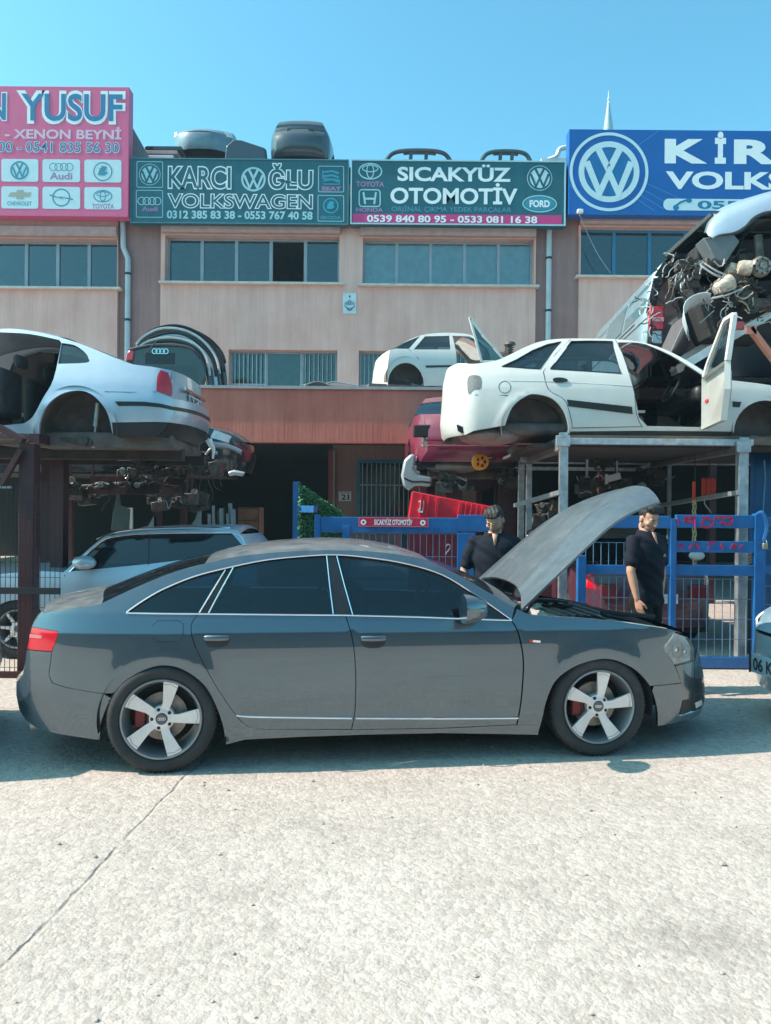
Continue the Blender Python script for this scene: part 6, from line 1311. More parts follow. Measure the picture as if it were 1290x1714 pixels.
# maroon sheet with a chalk figure behind the wire
ms = thing('maroon_sheet', 'dark maroon sheet with a white figure 2 behind the wire of the gate', 'panel', P(725, 935, 9.4)); a, b_ = P(684, 937, 9.4), P(766, 888, 9.4)
mk('sheet', MB().bx(a.x, b_.x, 9.4, 9.44, .6, b_.z), mat('maroon_sheet', (.14, .012, .03), .5, var=.2), ms, smooth=False, bevel=.004); q = MB(); sc_ = spl([(746, 915), (749, 911), (753, 913), (752, 919), (746, 926), (747, 928)], 3)
for c1, c2 in zip(sc_[:-1], sc_[1:]): q.bar(P(*c1, 9.393), P(*c2, 9.393), .004, .012)
mk('chalk_figure', q, M_white, ms, smooth=False); mk('sheet_legs', MB().bx(a.x, a.x + .05, 9.445, 9.49, 0, b_.z - .1), M_maroon, ms, smooth=False); mk('sheet_legs', MB().bx(b_.x - .05, b_.x, 9.445, 9.49, 0, b_.z - .1), M_maroon, ms, smooth=False)
# ------------------------------------------------------------------ more cars
M_maroonp = mat('maroon_car_paint', (.21, .022, .055), .3, coat=.6, var=.08, dust=.3, nscale=3)
xm_ = P(686, 700, 11).x
mc, kmc = plain_car('car_shell', 'maroon saloon shell showing its tail under the white hatchback shell', (xm_ + 1.66, 11.95, P(700, 772, 11).z - .27), pi / 2, M_maroonp, False, 1.66, False, lamps=False)
for s in (0, 1):
    q = MB(); y = 1.48 - s * 1.3; kmc.box(q, -.965 + .06, -.90 + .06, y - .13, y + .13, .62, .80); mk('lamp_recess', q, M_dark, mc, bevel=.02)
q = MB(); kmc.box(q, -1.03, -.97, .25, 1.41, .47, .50); mk('bumper_strip', q, M_maroonp, mc, bevel=.01); q = MB(); kmc.box(q, -1.02, -.985, .2, 1.46, .56, .575); mk('boot_gap', q, M_black, mc, smooth=False)
q = MB(); q.ball(kmc.W3(-.55, 1.0, .22), (.42, .28, .10), 14, 8); mk('silencer', q, mat('dusty_underseal', 0), mc); q = MB(); kmc.box(q, -.2, 2.6, .3, 1.36, .06, .2); mk('floor_pan', q, M_under, mc, bevel=.03); q = MB(); q.tube([kmc.W3(0, .1, .12), kmc.W3(0, 1.56, .12)], .06, 10); mk('rear_axle', q, M_greasy, mc)
tr_ = thing('steel_trestle', 'dark steel trestle under the maroon saloon shell', 'trestle', (xm_ + .8, 12.5, 0)); zz = kmc.O.z + .05
for x in (xm_ + .25, xm_ + 1.4):
    for Y in (11.9, 14.3): mk('leg', MB().bx(x - .05, x + .05, Y, Y + .1, 0, zz - .11), M_maroon, tr_, smooth=False)
for Y in (11.9, 14.3): mk('beam', MB().bx(xm_ + .1, xm_ + 1.6, Y + .002, Y + .098, zz - .10, zz), M_maroon, tr_, smooth=False)
yd = thing('yellow_drum', 'yellow painted brake drum hanging below the maroon and white shells', 'brake drum', P(805, 788, 9.7)); c = P(805, 773, 9.7)
q = MB().lathe([(0, -.015), (.028, -.015), (.03, 0), (.085, .0), (.098, .008), (.105, .02), (.108, .07), (.06, .07)], c, V((-.12, 1, .05)), 28); mk('drum', q, mat('yellow_paint', (.78, .34, .01), .4, var=.15, dirt=.3, dirtcol=(.2, .09, .02)), yd); q = MB()
for i in range(5): a = 2 * pi * i / 5; q.ball(c + V((.05 * cos(a), -.004, .05 * sin(a))), (.016, .006, .024), 8, 5)
mk('slots', q, M_dark, yd)['kind'] = 'stuff'; mk('hub_nut', MB().ball(c + V((0, -.015, 0)), .012, 8, 6), M_chrome, yd); mk('stub_axle', MB().tube([c + V((0, .06, 0)), c + V((.1, .9, .05)), c + V((.5, 1.6, .2))], .03, 8), M_greasy, yd)
sb = thing('silver_bumper', 'crumpled silver bumper corner hanging under the maroon shell', 'bumper', P(695, 820, 11.2)); Yb = 11.15
def bumper(root, path, prof, m, name='skin'):              # path of points, prof offsets (outward, across)
    rows = []
    for i, p in enumerate(path):
        d = (V(path[min(i + 1, len(path) - 1)]) - V(path[max(i - 1, 0)])).normalized(); n = V((-d.z, 0, d.x)); rows.append([V(p) + n * o + V((0, c_, 0)) for o, c_ in prof])
    return mk(name, MB().sheet(rows), m, root, solid=.012, angle=60)
mk('skin', MB().prism([P(x, y, Yb) for x, y in ((676, 770), (688, 759), (696, 762), (693, 784), (700, 794), (724, 799), (721, 815), (694, 813), (684, 822), (675, 814), (671, 796))], (0, .22, .01)), mat('silver_bumper_paint', (.42, .44, .45), .38, metal=.3, coat=.4, dirt=.3), sb, bevel=.035, angle=50)
mk('lip', MB().tube([P(x, y, Yb - .01) for x, y in spl([(676, 800), (690, 806), (706, 806), (722, 808)], 4)], .012, 6), M_trim, sb)
bumper(sb, [P(x, y, Yb + .1) for x, y in spl([(700, 796), (690, 790), (686, 780), (690, 768), (697, 764)], 4)], [(0, 0), (-.05, 0), (-.05, .08)], M_white, 'bracket')
dc, _ = plain_car('parked_car', 'dark maroon saloon parked tail first behind the blue wire gate', (P(1092, 857, 9.2).x + .86, 10.1, 0), pi / 2, mat('old_maroon_paint', (.075, .022, .038), .35, coat=.5, var=.15, dust=.5), False, 1.72, True)
kd = Car(dc, (P(1092, 857, 9.2).x + .86, 10.1, 0), pi / 2, 1.72, lambda z: 0, lambda x: 0)
q = MB(); kd.box(q, -1.045, -1.03, .6, 1.12, .58, .69); mk('number_plate', q, M_plate, dc, smooth=False)
for y in (.22, 1.28): q = MB(); kd.box(q, -1.0, -.92, y, y + .22, .62, .80); mk('tail_light', q, mat('dark_red_lens', (.16, .01, .015), .2, coat=.5), dc, bevel=.02)
plain_car('parked_car', 'white saloon standing nose out behind the name board gate', (P(640, 857, 10.6).x - .9, 14.3, 0), -pi / 2, M_whitep, False, 1.7, True)
ck, _ = plain_car('car_shell', 'black saloon shell without wheels under the maroon rack deck', (P(398, 745, 10.7).x - 3.5, 10.7, 1.93), 0, M_blackp, False, 1.7, False)
for x in (-5.0, -3.2):
    q = thing('steel_trestle', 'dark steel trestle at the %s of the black shell' % ('tail' if x < -4 else 'nose'), 'trestle', (x, 11.5, 0)); mk('beam', MB().bx(x - .06, x + .06, 10.75, 12.3, 2.0, 2.13), M_maroon, q, smooth=False)
    for Y in (10.8, 12.15): mk('leg', MB().bx(x - .05, x + .05, Y, Y + .1, 0, 1.998), M_maroon, q, smooth=False)
plain_car('parked_van', 'tall silver van parked just outside the left edge of the photo', O6 + V((-4.85, -.68, 0)), YAW, M_silver, False, 1.76, True, estate=True, H=1.42, cat='van')
ec, kec = plain_car('parked_car', 'pale blue silver car with its nose and plate at the edge beside the blue gate', (6.67, 5.47, 0), YAW, mat('pale_blue_paint', (.34, .50, .58), .3, metal=.3, coat=.7, var=.05), True, 1.72, True, estate=True)
q = MB(); kec.box(q, -3.66, -3.645, .58, 1.13, .40, .545); mk('number_plate', q, mat('plate_tinted', (.30, .48, .55), .4), ec, smooth=False)
q = MB(); kec.box(q, -3.67, -3.66, .575, .59, .395, .55); kec.box(q, -3.67, -3.66, 1.12, 1.135, .395, .55); mk('plate_frame', q, M_black, ec, smooth=False)
text_on('06 K', (kec.W3(-3.662, 1.11, .42), kec.M.to_3x3() @ V((0, -1, 0)), V((0, 0, 1)), kec.M.to_3x3() @ V((-1, 0, 0))), .02, .0, .26, .10, M_ink, ec, .02, .002)
# ------------------------------------------------------------------ van on the top tier, tail open, and the wrecked nose piled against it
van = thing('van_shell', 'silver van shell with its tailgate missing, parked high behind the white hatchback', 'van', (4.3, 11.5, 3.2)); vy = 9.7; vb = 3.25
def vp(u, y, z): return V((3.46 + u + .02 * (y - vy), vy + y, vb + z - .045 * y))
prof = [(0, .10), (0, .55), (.02, .85), (.04, 1.0), (.10, 1.28), (.17, 1.52), (.26, 1.62), (.45, 1.66)]
rows = []
for y in (0, .6, 1.2, 1.8, 2.4, 3.0, 3.6, 4.2): rows.append([vp(u + (.06 * max(0, y - 3) if 0 else 0), y, z - (.5 * max(0, y - 3.0) * (z / 1.66) ** 3)) for u, z in prof])
M_vans = mat('van_grey_paint', (.24, .31, .35), .4, metal=.3, coat=.4, dust=.3); mk('body_side', MB().sheet(rows), M_vans, van, solid=.03, angle=60); mk('body_side', MB().sheet([[vp(1.82 - (p.x - 3.46 - .02 * (p.y - vy)), p.y - vy, p.z - vb + .045 * (p.y - vy)) for p in r] for r in rows]), M_silver, van, solid=.03, angle=60)
mk('roof', MB().sheet([[vp(.45 + .92 * k / 6, y, 1.66 + .03 * sin(pi * k / 6) - .5 * max(0, y - 3)) for k in range(7)] for y in (0, .8, 1.6, 2.4, 3.0, 3.6, 4.2)]), M_silver, van, solid=.03)
def vside(name, y0, y1, z0_, z1_, m, o=.004, far=False):
    def u(z): 
        for (a, b), (c_, d) in zip(prof[:-1], prof[1:]):
            if b <= z <= d: return a + (c_ - a) * (z - b) / (d - b)
    pts = [(y0, z0_), (y1, z0_), (y1, z1_), (y0, z1_)]; a = [vp(u(z) - o, y, z) for y, z in pts]; mk(name, MB().add(a, [[0, 1, 2, 3]]), m, van, smooth=False, solid=.006)
M_vanw = mat('grey_van_glass', (.10, .17, .19), .08, coat=.4); vside('side_window', .22, 1.15, 1.0, 1.40, M_vanw); vside('side_window', 1.25, 2.2, 1.0, 1.40, M_vanw); vside('side_window', 2.3, 3.0, 1.0, 1.38, M_vanw); vside('belt_seam', .05, 4.1, .86, .875, M_trim); vside('slide_rail', .6, 2.4, .93, .95, M_trim)
for y in (1.2, 2.25): vside('door_seam', y, y + .015, .15, 1.45, M_trim)
q = MB(); q.add([vp(.02, .02, .12), vp(1.8, .02, .12), vp(1.8, 4.0, .12), vp(.02, 4.0, .12)], [[0, 1, 2, 3]]); mk('load_floor', q, M_dark, van, smooth=False, solid=.05)
q = MB().bar(vp(.04, 2.2, .5), vp(1.78, 2.2, .5), .04, .9); mk('bulkhead', q, mat('blue_bulkhead', (.02, .08, .14), .8), van, smooth=False)
fr_ = MB(); fp = [(-.005, .10), (-.005, .9), (.09, 1.36), (.22, 1.60), (.5, 1.67), (1.32, 1.67), (1.6, 1.60), (1.73, 1.36), (1.825, .9), (1.825, .1)]
for a, b_ in zip(fp[:-1], fp[1:]): fr_.bar(vp(a[0] + (.05 if a[0] < .9 else -.05), -.01, a[1] - (.04 if a[1] > 1.5 else 0)), vp(b_[0] + (.05 if b_[0] < .9 else -.05), -.01, b_[1] - (.04 if b_[1] > 1.5 else 0)), .03, .11)
mk('tail_frame', fr_, M_trim, van, smooth=False, bevel=.01)
tl = MB(); a, b_ = P(1086, 552, vy - .03), P(1111, 513, vy - .03); tl.bx(a.x, b_.x, vy - .06, vy + .08, a.z, b_.z); to = mk('tail_light', tl, M_redlens, van, bevel=.02); tl = MB(); tl.bx(a.x + .01, b_.x - .01, vy - .064, vy - .058, a.z + .10, a.z + .15); mk('clear_lens', tl, mat('lens_pink', (.7, .3, .35), .2, coat=.5), to, smooth=False)
tl = MB(); c_ = P(1086, 576, vy - .02); tl.bx(a.x + .02, b_.x - .02, vy - .05, vy + .06, c_.z, a.z - .004); mk('corner_panel', tl, M_silver, van, bevel=.02)
tg = [V((3.50, 9.64, vb + 1.60)), V((3.88, 9.16, vb + 1.95)), V((5.00, 9.16, vb + 1.95)), V((5.26, 9.64, vb + 1.60))]
tq = MB()
for a, b_ in zip(tg, tg[1:] + tg[:1]): tq.bar(a, b_, .12, .06)
tq.bar((tg[0] + tg[1]) / 2 + (tg[1] - tg[0]) * .12, (tg[2] + tg[3]) / 2 + (tg[2] - tg[3]) * .12, .10, .05); to = mk('tailgate', tq, M_trim, van, smooth=False, bevel=.012)
gq_ = [tg[0] + (tg[1] - tg[0]) * t_ + (tg[3] - tg[0]) * s_ for t_, s_ in ((.05, .04), (.6, .04), (.6, .96), (.05, .96))]; mk('tailgate_glass', MB().prism(gq_, (0, 0, .006)), M_pane, to, smooth=False)
gq_ = [tg[0] + (tg[1] - tg[0]) * t_ + (tg[3] - tg[0]) * s_ for t_, s_ in ((.66, .04), (.97, .04), (.97, .96), (.66, .96))]; mk('tailgate_skin', MB().prism(gq_, (0, 0, .02)), M_silver, to, smooth=False)
vr = thing('upper_tier', 'dark steel platform carrying the van shell', 'rack', (4.4, 11.8, 0)); mk('platform', MB().bx(3.2, 6.2, 9.75, 14.3, vb - .16, vb - .02), M_maroon, vr, smooth=False)
for x, Y in ((3.3, 11.7), (6.0, 11.7), (3.3, 14.1), (6.0, 14.1), (6.0, 9.9)): mk('post', MB().bx(x - .06, x + .06, Y, Y + .12, 0, vb - .162), M_maroon, vr, smooth=False)
# tangled loom + running gear builders
def loom(name, par, n, box, mats, r=(.006, .013), seed=1, ln=.5):
    rn = random.Random(seed); (x0, x1), (y0, y1), (z0_, z1_) = box
    for mi_, m in enumerate(mats):
        q = MB()
        for i in range(n // len(mats)):
            p = V((rn.uniform(x0, x1), rn.uniform(y0, y1), rn.uniform(z0_, z1_))); pts = [p]; d = V((rn.uniform(-1, 1), rn.uniform(-.5, .5), rn.uniform(-1, .6))).normalized()
            for k in range(5): d = (d + V((rn.uniform(-1, 1), rn.uniform(-.6, .6), rn.uniform(-1.2, .8))) * .8).normalized(); p = p + d * ln * rn.uniform(.12, .28); pts.append(p)
            q.tube(spl(pts, 4), rn.uniform(*r), 5)
        o = mk(name, q, m, par); o['kind'] = 'stuff'
def engine(par, c, s, seed, m=None):
    rn = random.Random(seed); c = V(c); m = m or M_alu
    for i in range(4): q = MB().box(c + V((rn.uniform(-.25, .25), rn.uniform(-.1, .1), rn.uniform(-.15, .15))) * s, (rn.uniform(.2, .42) * s, .3 * s, rn.uniform(.15, .32) * s), Matrix.Rotation(rn.uniform(-.3, .3), 3, 'Y')); mk('engine_block' if i == 0 else 'casting', q, rn.choice([m, M_greasy, M_greasy]), par, bevel=.02 * s)
    for i in range(4): p = c + V((rn.uniform(-.35, .35), -.17, rn.uniform(-.22, .22))) * s; r = rn.uniform(.05, .10) * s; q = MB().lathe([(0, -.03 * s), (r * .3, -.03 * s), (r * .35, 0), (r * .8, 0), (r, -.01 * s), (r, .06 * s), (0, .06 * s)], p, V((rn.uniform(-.3, .3), 1, rn.uniform(-.3, .3))), 18); mk('pulley', q, rn.choice([M_bare, M_greasy, m]), par)
    for i in range(6):
        p = c + V((rn.uniform(-.4, .3), -.16, rn.uniform(-.2, .25))) * s; pts = [p + V((.1 * k * rn.uniform(.4, 1.2), rn.uniform(-.04, .04), rn.uniform(-.08, .08))) * s for k in range(4)]; q = MB().tube(spl(pts, 4), rn.uniform(.012, .028) * s, 7); mk('pipe', q, rn.choice([M_black, M_bare, M_greasy]), par)
nose = thing('wrecked_car_front', 'wrecked silver car front with engine and loose wiring piled against the open van', 'car wreck', P(1240, 600, 9.0))
Yn = 8.9
def np_(x, y, d=0): return P(x, y, Yn + d)
# wing over the wheel arch
ws_ = [(1178, 390), (1184, 372), (1200, 352), (1230, 338), (1262, 328), (1300, 318), (1360, 312)]; wb = [(1192, 398), (1204, 392), (1228, 388), (1246, 378), (1262, 362), (1290, 352), (1360, 350)]
rows = []
for (a, b_) in zip(spl(ws_, 4), spl(wb, 4)): rows.append([np_(*a, .28), np_(a[0] * .75 + b_[0] * .25, a[1] * .75 + b_[1] * .25 - 3, .10), np_((a[0] + b_[0]) / 2, (a[1] + b_[1]) / 2, .02), np_(*b_, .0), np_(b_[0] + 2, b_[1] + 6, .10)])
mk('front_wing', MB().sheet(rows), M_silver, nose, solid=.012, angle=60)
rows = [[np_(x, y, d) for d in (.28, .7, 1.2, 1.6)] for x, y in spl(ws_, 4)]; mk('bonnet_edge', MB().sheet(rows), M_silver, nose, solid=.012)
q = MB().lathe([(.44, 0), (.44, .5), (0, .5)], np_(1300, 430, .05), (0, 1, 0), 28); mk('wheel_arch_liner', q, M_dark, nose)
q = MB().prism([np_(1177, 398, .05), np_(1228, 392, .05), np_(1238, 404, .05), np_(1215, 440, .05), np_(1196, 432, .05), np_(1190, 420, .05)], (0, .25, 0)); mk('inner_wing', q, mat('grey_inner_wing', (.14, .16, .17), .6, var=.2, dirt=.4), nose, bevel=.01)
q = MB().prism([np_(1165, 410, .3), np_(1300, 395, .3), np_(1300, 560, .3), np_(1200, 560, .3), np_(1165, 470, .3)], (0, .7, 0)); mk('engine_bay_fill', q, M_dark, nose, bevel=.03)  # dark filling mass behind the engine parts
q = MB().bar(np_(1120, 475, .35), np_(1300, 462, .35), .10, .14); mk('cross_member', q, M_greasy, nose, bevel=.01); q = MB().bar(np_(1180, 440, .2), np_(1270, 430, .2), .08, .10); mk('chassis_leg', q, M_greasy, nose, bevel=.01)
q = MB().lathe([(0, -.03), (.035, -.03), (.04, 0), (.07, 0), (.075, -.02), (.10, -.02), (.105, .01), (.12, .03), (.12, .06), (0, .06)], np_(1276, 445, -.02), V((-.1, 1, 0)), 26); mk('hub_disc', q, mat('worn_disc', 0), nose)
q = MB()
for i in range(8): a = 2 * pi * i / 8; q.ball(np_(1276, 445, -.045) + V((.085 * cos(a), 0, .085 * sin(a))), (.014, .01, .014), 6, 4)
mk('hub_holes', q, M_dark, nose)['kind'] = 'stuff'
q = MB().tube([np_(1268, 395, .1), np_(1272, 440, .06)], .05, 10); mk('strut', q, M_greasy, nose)
M_sand = mat('sandy_alloy', (.55, .45, .36), .6, metal=.3, var=.4, nscale=22, bump=.006, bscale=24, dirt=.45, dirtcol=(.15, .10, .07), dscale=9)  # beige castings with brown dirt
engine(nose, np_(1228, 462, .12), .55, 5, M_sand); engine(nose, np_(1265, 500, .2), .7, 9, M_greasy); engine(nose, np_(1150, 455, .35), .5, 2, M_alu)
q = MB().lathe([(0, 0), (.05, 0), (.075, .05), (.10, .16), (.10, .22), (0, .22)], np_(1196, 486, 0), V((1, .1, .55)), 16); mk('gearbox_bell', q, M_sand, nose)
q = MB().lathe([(0, 0), (.07, 0), (.085, .04), (.085, .14), (0, .15)], np_(1235, 448, -.02), V((1, -.2, -.1)), 16); mk('alternator', q, M_sand, nose)
for a, b_ in (((1172, 444), (1210, 466)), ((1178, 440), (1214, 460)), ((1190, 500), (1240, 484))): q = MB().tube(spl([np_(*a, 0), np_((a[0] + b_[0]) / 2, (a[1] + b_[1]) / 2 + 2, -.04), np_(*b_, 0)], 4), .012, 6); mk('pipe', q, M_alu, nose)
M_wgrey = mat('grey_loom', (.45, .46, .46), .7, var=.3)
wx0, wx1, wz0, wz1 = np_(1105, 0).x, np_(1240, 0).x, np_(0, 500).z, np_(0, 415).z
loom('loose_wiring', nose, 70, ((wx0 + .12, wx1), (Yn - .02, Yn + .22), (wz0 + .1, wz1)), [M_wgrey, M_black, M_greasy], r=(.004, .009), seed=4, ln=.20)
loom('loose_wiring', nose, 26, ((np_(1102, 0).x, np_(1118, 0).x), (Yn + .3, Yn + .5), (np_(0, 545).z + .1, np_(0, 440).z)), [M_wgrey, M_black], r=(.004, .008), seed=6, ln=.2)
loom('loose_wiring', nose, 40, ((np_(1190, 0).x, np_(1290, 0).x), (Yn - .02, Yn + .2), (np_(0, 530).z, np_(0, 470).z)), [M_wgrey, M_black, M_sand], r=(.004, .009), seed=12, ln=.2)
q = MB(); a = np_(1196, 545, .1); q.box(a + V((.2, 0, .0)), (.28, .06, .10)); mk('red_lamp', q, mat('faded_red_lens', (.42, .06, .05), .3, coat=.4), nose, bevel=.015)
lf = thing('wing_liner', 'crumpled pale plastic wing liner hanging beside the open hatchback door', 'car part', P(1168, 560, 8.75)); rows = []
for i in range(13):
    t = i / 12; a = radians(70 + 150 * t); rows.append([P(1178, 528, 8.75) + V((.24 * cos(a) + .02 * sin(9 * t) + k * .035, .09 * k + .02 * sin(7 * t + k), .27 * sin(a) - .01 * k)) for k in range(5)])
mk('liner', MB().sheet(rows), mat('pale_liner', (.55, .60, .63), .45, var=.15), lf, solid=.008)
rb_ = thing('loading_ramp', 'pair of pale aluminium ramp channels sloping behind the open hatchback door', 'ramp', P(1230, 600, 9.2))
for d, y in ((0, 0), (.55, -12)):
    a, b_ = P(1128, 626 + y, 9.3 + d), P(1330, 505 + y, 9.3 + d); q = MB().bar(a, b_, .20, .02); dv = (b_ - a).normalized(); s_ = dv.cross(V((0, 0, 1))).normalized()
    for s2 in (-1, 1): q.bar(a + s_ * .10 * s2 + V((0, 0, .03)), b_ + s_ * .10 * s2 + V((0, 0, .03)), .012, .09)
    mk('channel', q, M_alu if d else mat('pale_aluminium', (.66, .66, .64), .4, metal=.4, var=.12), rb_, smooth=False)
sbm = thing('salmon_bar', 'short salmon painted steel bar leaning on the ramp channels', 'bar', P(1280, 600, 9.0)); mk('bar', MB().bar(P(1254, 548, 8.98), P(1310, 622, 8.98), .10, .06), mat('salmon_paint', (.62, .22, .15), .55, var=.15, dirt=.3), sbm, smooth=False, bevel=.01); mk('end_plate', MB().box(P(1257, 552, 8.94), (.12, .02, .10)), mat('salmon_paint', 0), sbm, smooth=False)
bk, _ = plain_car('car_shell', 'black car shell behind the ramp channels under the van platform', (3.55, 10.2, zt_ + .12), 0, M_blackp, False, 1.6, False, H=.62)
# ------------------------------------------------------------------ what stands on the roof, on the terrace and in the dark
rz_ = ROOFZ + .15
def stand(label, x, y, z0_, z1_, w=1.5, d=2.6):
    t = thing('steel_trestle', label, 'trestle', (x, y + d / 2, z0_))
    for i in (-1, 1):
        mk('beam', MB().bx(x + i * w / 2 - .05, x + i * w / 2 + .05, y, y + d, z1_ - .1, z1_), M_maroon, t, smooth=False)
        for yy in (y + .1, y + d - .2): mk('leg', MB().bx(x + i * w / 2 - .04, x + i * w / 2 + .04, yy, yy + .08, z0_, z1_ - .1), M_maroon, t, smooth=False)
X_ = lambda px, Y: P(px, 300, Y).x
Yr = 20.2; zt_r = P(500, 214, Yr).z
dkr, kdr = plain_car('car_shell', 'black car shell standing tail first on the roof above the outlined letters', (X_(500, Yr) + .86, Yr + .95, zt_r - .98), pi / 2, mat('roof_black_paint', (.03, .045, .06), .3, coat=.7, dust=.4), False, 1.72, False, estate=True, lamps=False)
q = MB(); kdr.box(q, -.93, -.885, .5, 1.2, .86, .98); mk('plate_recess', q, M_black, dkr, bevel=.01); q = MB(); kdr.box(q, -.94, -.88, .62, 1.08, .89, .95); mk('number_plate', q, mat('grey_plate', (.2, .25, .28), .5), dkr, smooth=False)
stand('steel trestle under the black car shell on the roof', X_(500, Yr), Yr + .3, rz_, zt_r - .98 + .2)
Yr = 19.9; zt_r = P(333, 241, 22.2).z; plain_car('car_shell', 'silver car shell with a pale windscreen frame on the roof at the left', (X_(333, Yr) - .85, Yr + 3.6, zt_r - 1.43), -pi / 2, mat('roof_grey_paint', (.16, .22, .26), .35, metal=.3, coat=.5, dust=.3), False, 1.68, False, glass=mat('dusty_glass', (.10, .16, .19), .3))
stand('steel trestle under the silver car shell on the roof', X_(333, Yr), Yr + .6, rz_, zt_r - 1.43 + .2)
bp_ = thing('car_bonnet', 'dark car bonnet leaning beside the black shell on the roof', 'bonnet', V((X_(410, 19.6), 19.6, rz_))); pts = [(374, 266), (378, 244), (390, 233), (403, 234), (442, 247), (446, 268)]
mk('panel', MB().prism([P(x, y + 10 if i in (0, 5) else y, 19.6) for i, (x, y) in enumerate(pts)], (.05, .12, 0)), mat('roof_black_paint', 0), bp_, smooth=False, bevel=.03); mk('prop', MB().bar((X_(410, 19.9), 19.75, rz_), (X_(410, 19.8), 19.72, P(400, 250, 19.7).z), .05), M_maroon, bp_, smooth=False)
mk('foot_rail', MB().bx(X_(372, 19.6), X_(446, 19.6), 19.55, 19.75, rz_, P(400, 276, 19.6).z + .02), M_maroon, bp_, smooth=False)
def roof_frame(label, x0, x1, yt, Y, m, win=True):
    t = thing('car_roof_frame', label, 'car roof', (X_((x0 + x1) / 2, Y), Y + .9, rz_)); zt2 = P(600, yt, Y).z; a, b = X_(x0, Y), X_(x1, Y); L_ = b - a
    prof = spl([(0, -.62), (.10, -.22), (.22, -.03), (.5, .02), (.80, -.02), (.92, -.20), (1.0, -.62)], 5)
    for yy in (Y, Y + 1.2): mk('side_rail', MB().tube([(a + L_ * u, yy, zt2 + h - .05) for u, h in prof], .055, 8), m, t)
    mk('roof_skin', MB().sheet([[(a + L_ * u, Y + .30 * k / 4, zt2 + h + .03 * sin(pi * k / 4)) for k in range(5)] for u, h in prof[12:20]]), m, t, solid=.02)
    for u in (.42, .62): mk('pillar', MB().bar((a + L_ * u, Y, zt2 - .04), (a + L_ * (u - .02), Y, zt2 - .62), .09, .05), m, t, smooth=False)
    mk('sill_rail', MB().bar((a, Y, zt2 - .62), (b, Y, zt2 - .62), .1), m, t, smooth=False); mk('far_sill_rail', MB().bar((a, Y + 1.2, zt2 - .62), (b, Y + 1.2, zt2 - .62), .1), m, t, smooth=False)
    for xx in (a + .1, b - .1): mk('support', MB().bx(xx - .04, xx + .04, Y - .04, Y + 1.24, rz_, zt2 - .67), M_maroon, t, smooth=False)
roof_frame('long dark cut off car roof frame above the solid white letters', 634, 762, 249, 19.4, mat('roof_black_paint', 0)); roof_frame('shorter dark cut off car roof frame beside the blue sign', 796, 894, 249, 19.8, mat('dark_green_paint', (.03, .07, .07), .35, coat=.4))
t = thing('white_bracket', 'crooked white bracket on the roof edge beside the blue sign', 'bracket', P(935, 268, 19.0)); mk('arm', MB().tube(spl([P(917, 268, 19), P(931, 262, 19), P(937, 250, 19), P(948, 247, 19)], 4), .06, 6), M_white, t); mk('foot', MB().bx(X_(905, 19), X_(950, 19), 18.95, 19.1, rz_, P(930, 266, 19).z), M_white, t, smooth=False)
t = thing('roof_panels', 'stack of pale and dark car panels at the left roof edge', 'panel stack', P(268, 270, 19.2))
for i, (y, m) in enumerate(((262, M_white), (254, mat('pale_pink_panel', (.5, .35, .36), .6)), (247, M_blackp))): a, b_ = P(244, y, 19.2), P(292, y, 19.2); mk('panel', MB().bx(a.x, b_.x + .1 * i, 19.1, 20.3, a.z - .10, a.z + .0), m, t, smooth=False, bevel=.02)
mk('pallet', MB().bx(X_(246, 19.2), X_(290, 19.2), 19.15, 20.2, rz_, P(268, 263, 19.2).z - .095), mat('old_timber', 0), t, smooth=False)
# corrugated sheet behind the pink sign
cs_ = thing('corrugated_sheet', 'sloping blue grey corrugated sheet beside the pink sign', 'sheet', (X_(230, 18.9), 18.9, rz_)); M_cor = mat('corrugated_steel', (.10, .20, .25), .5, metal=.4, var=.15)
n = 12
for i in range(n):
    xa_, xb_ = 214 + 34 * i / n, 214 + 34 * (i + .8) / n; h = lambda x: P(645, 205 + (x - 214) * 1.75, 18.9).z
    mk('rib', MB().prism([V((X_(xa_, 18.9), 18.9, rz_)), V((X_(xb_, 18.9), 18.9, rz_)), V((X_(xb_, 18.9), 18.9, h(xb_))), V((X_(xa_, 18.9), 18.9, h(xa_)))], (0, .05, 0)), M_cor, cs_, smooth=False)
mk('backing', MB().prism([V((X_(200, 18.96), 18.96, rz_)), V((X_(249, 18.96), 18.96, rz_)), V((X_(214, 18.96), 18.96, P(645, 207, 18.9).z)), V((X_(200, 18.96), 18.96, P(645, 190, 18.9).z))], (0, .03, 0)), M_cor, cs_, smooth=False)
# ---- terrace: stacked boot lids and bumpers
Yt = 15.3
bl_ = thing('boot_lid', 'black boot lid with four ring emblem and plate recess on the terrace pile', 'boot lid', P(280, 648, Yt - .2)); yl = Yt - .35
outline_ = spl([(212, 600), (222, 585), (250, 577), (290, 576), (322, 582), (338, 600), (344, 625), (340, 645)], 4) + [(216, 645)]
mk('skin', MB().prism([P(x, y, yl) for x, y in outline_], (0, .10, 0)), M_blackp, bl_, smooth=True, bevel=.03, angle=30)
a, b_ = P(243, 609, yl), P(292, 591, yl); mk('plate_recess', MB().bx(a.x, b_.x, yl - .015, yl - .002, a.z, b_.z), mat('recess_black', (.01, .02, .03), .5), bl_, smooth=False)
q = MB(); c = P(268, 588, yl - .02)
for i in range(4): q.lathe([(.042, -.006), (.054, -.006), (.054, .006), (.042, .006)], c + V((-.108 + .072 * i, 0, 0)), (0, 1, 0), 18, closed=True)
mk('rings_emblem', q, M_chrome, bl_); a, b_ = P(246, 641, yl), P(330, 614, yl); mk('rear_glass', MB().bx(a.x, b_.x, yl - .012, yl - .002, a.z, b_.z), M_tint, bl_, smooth=False)
mk('lip', MB().tube([P(x, y, yl - .02) for x, y in spl([(216, 586), (250, 578.5), (290, 577.5), (320, 583), (335, 599)], 4)], .03, 6), M_blackp, bl_)
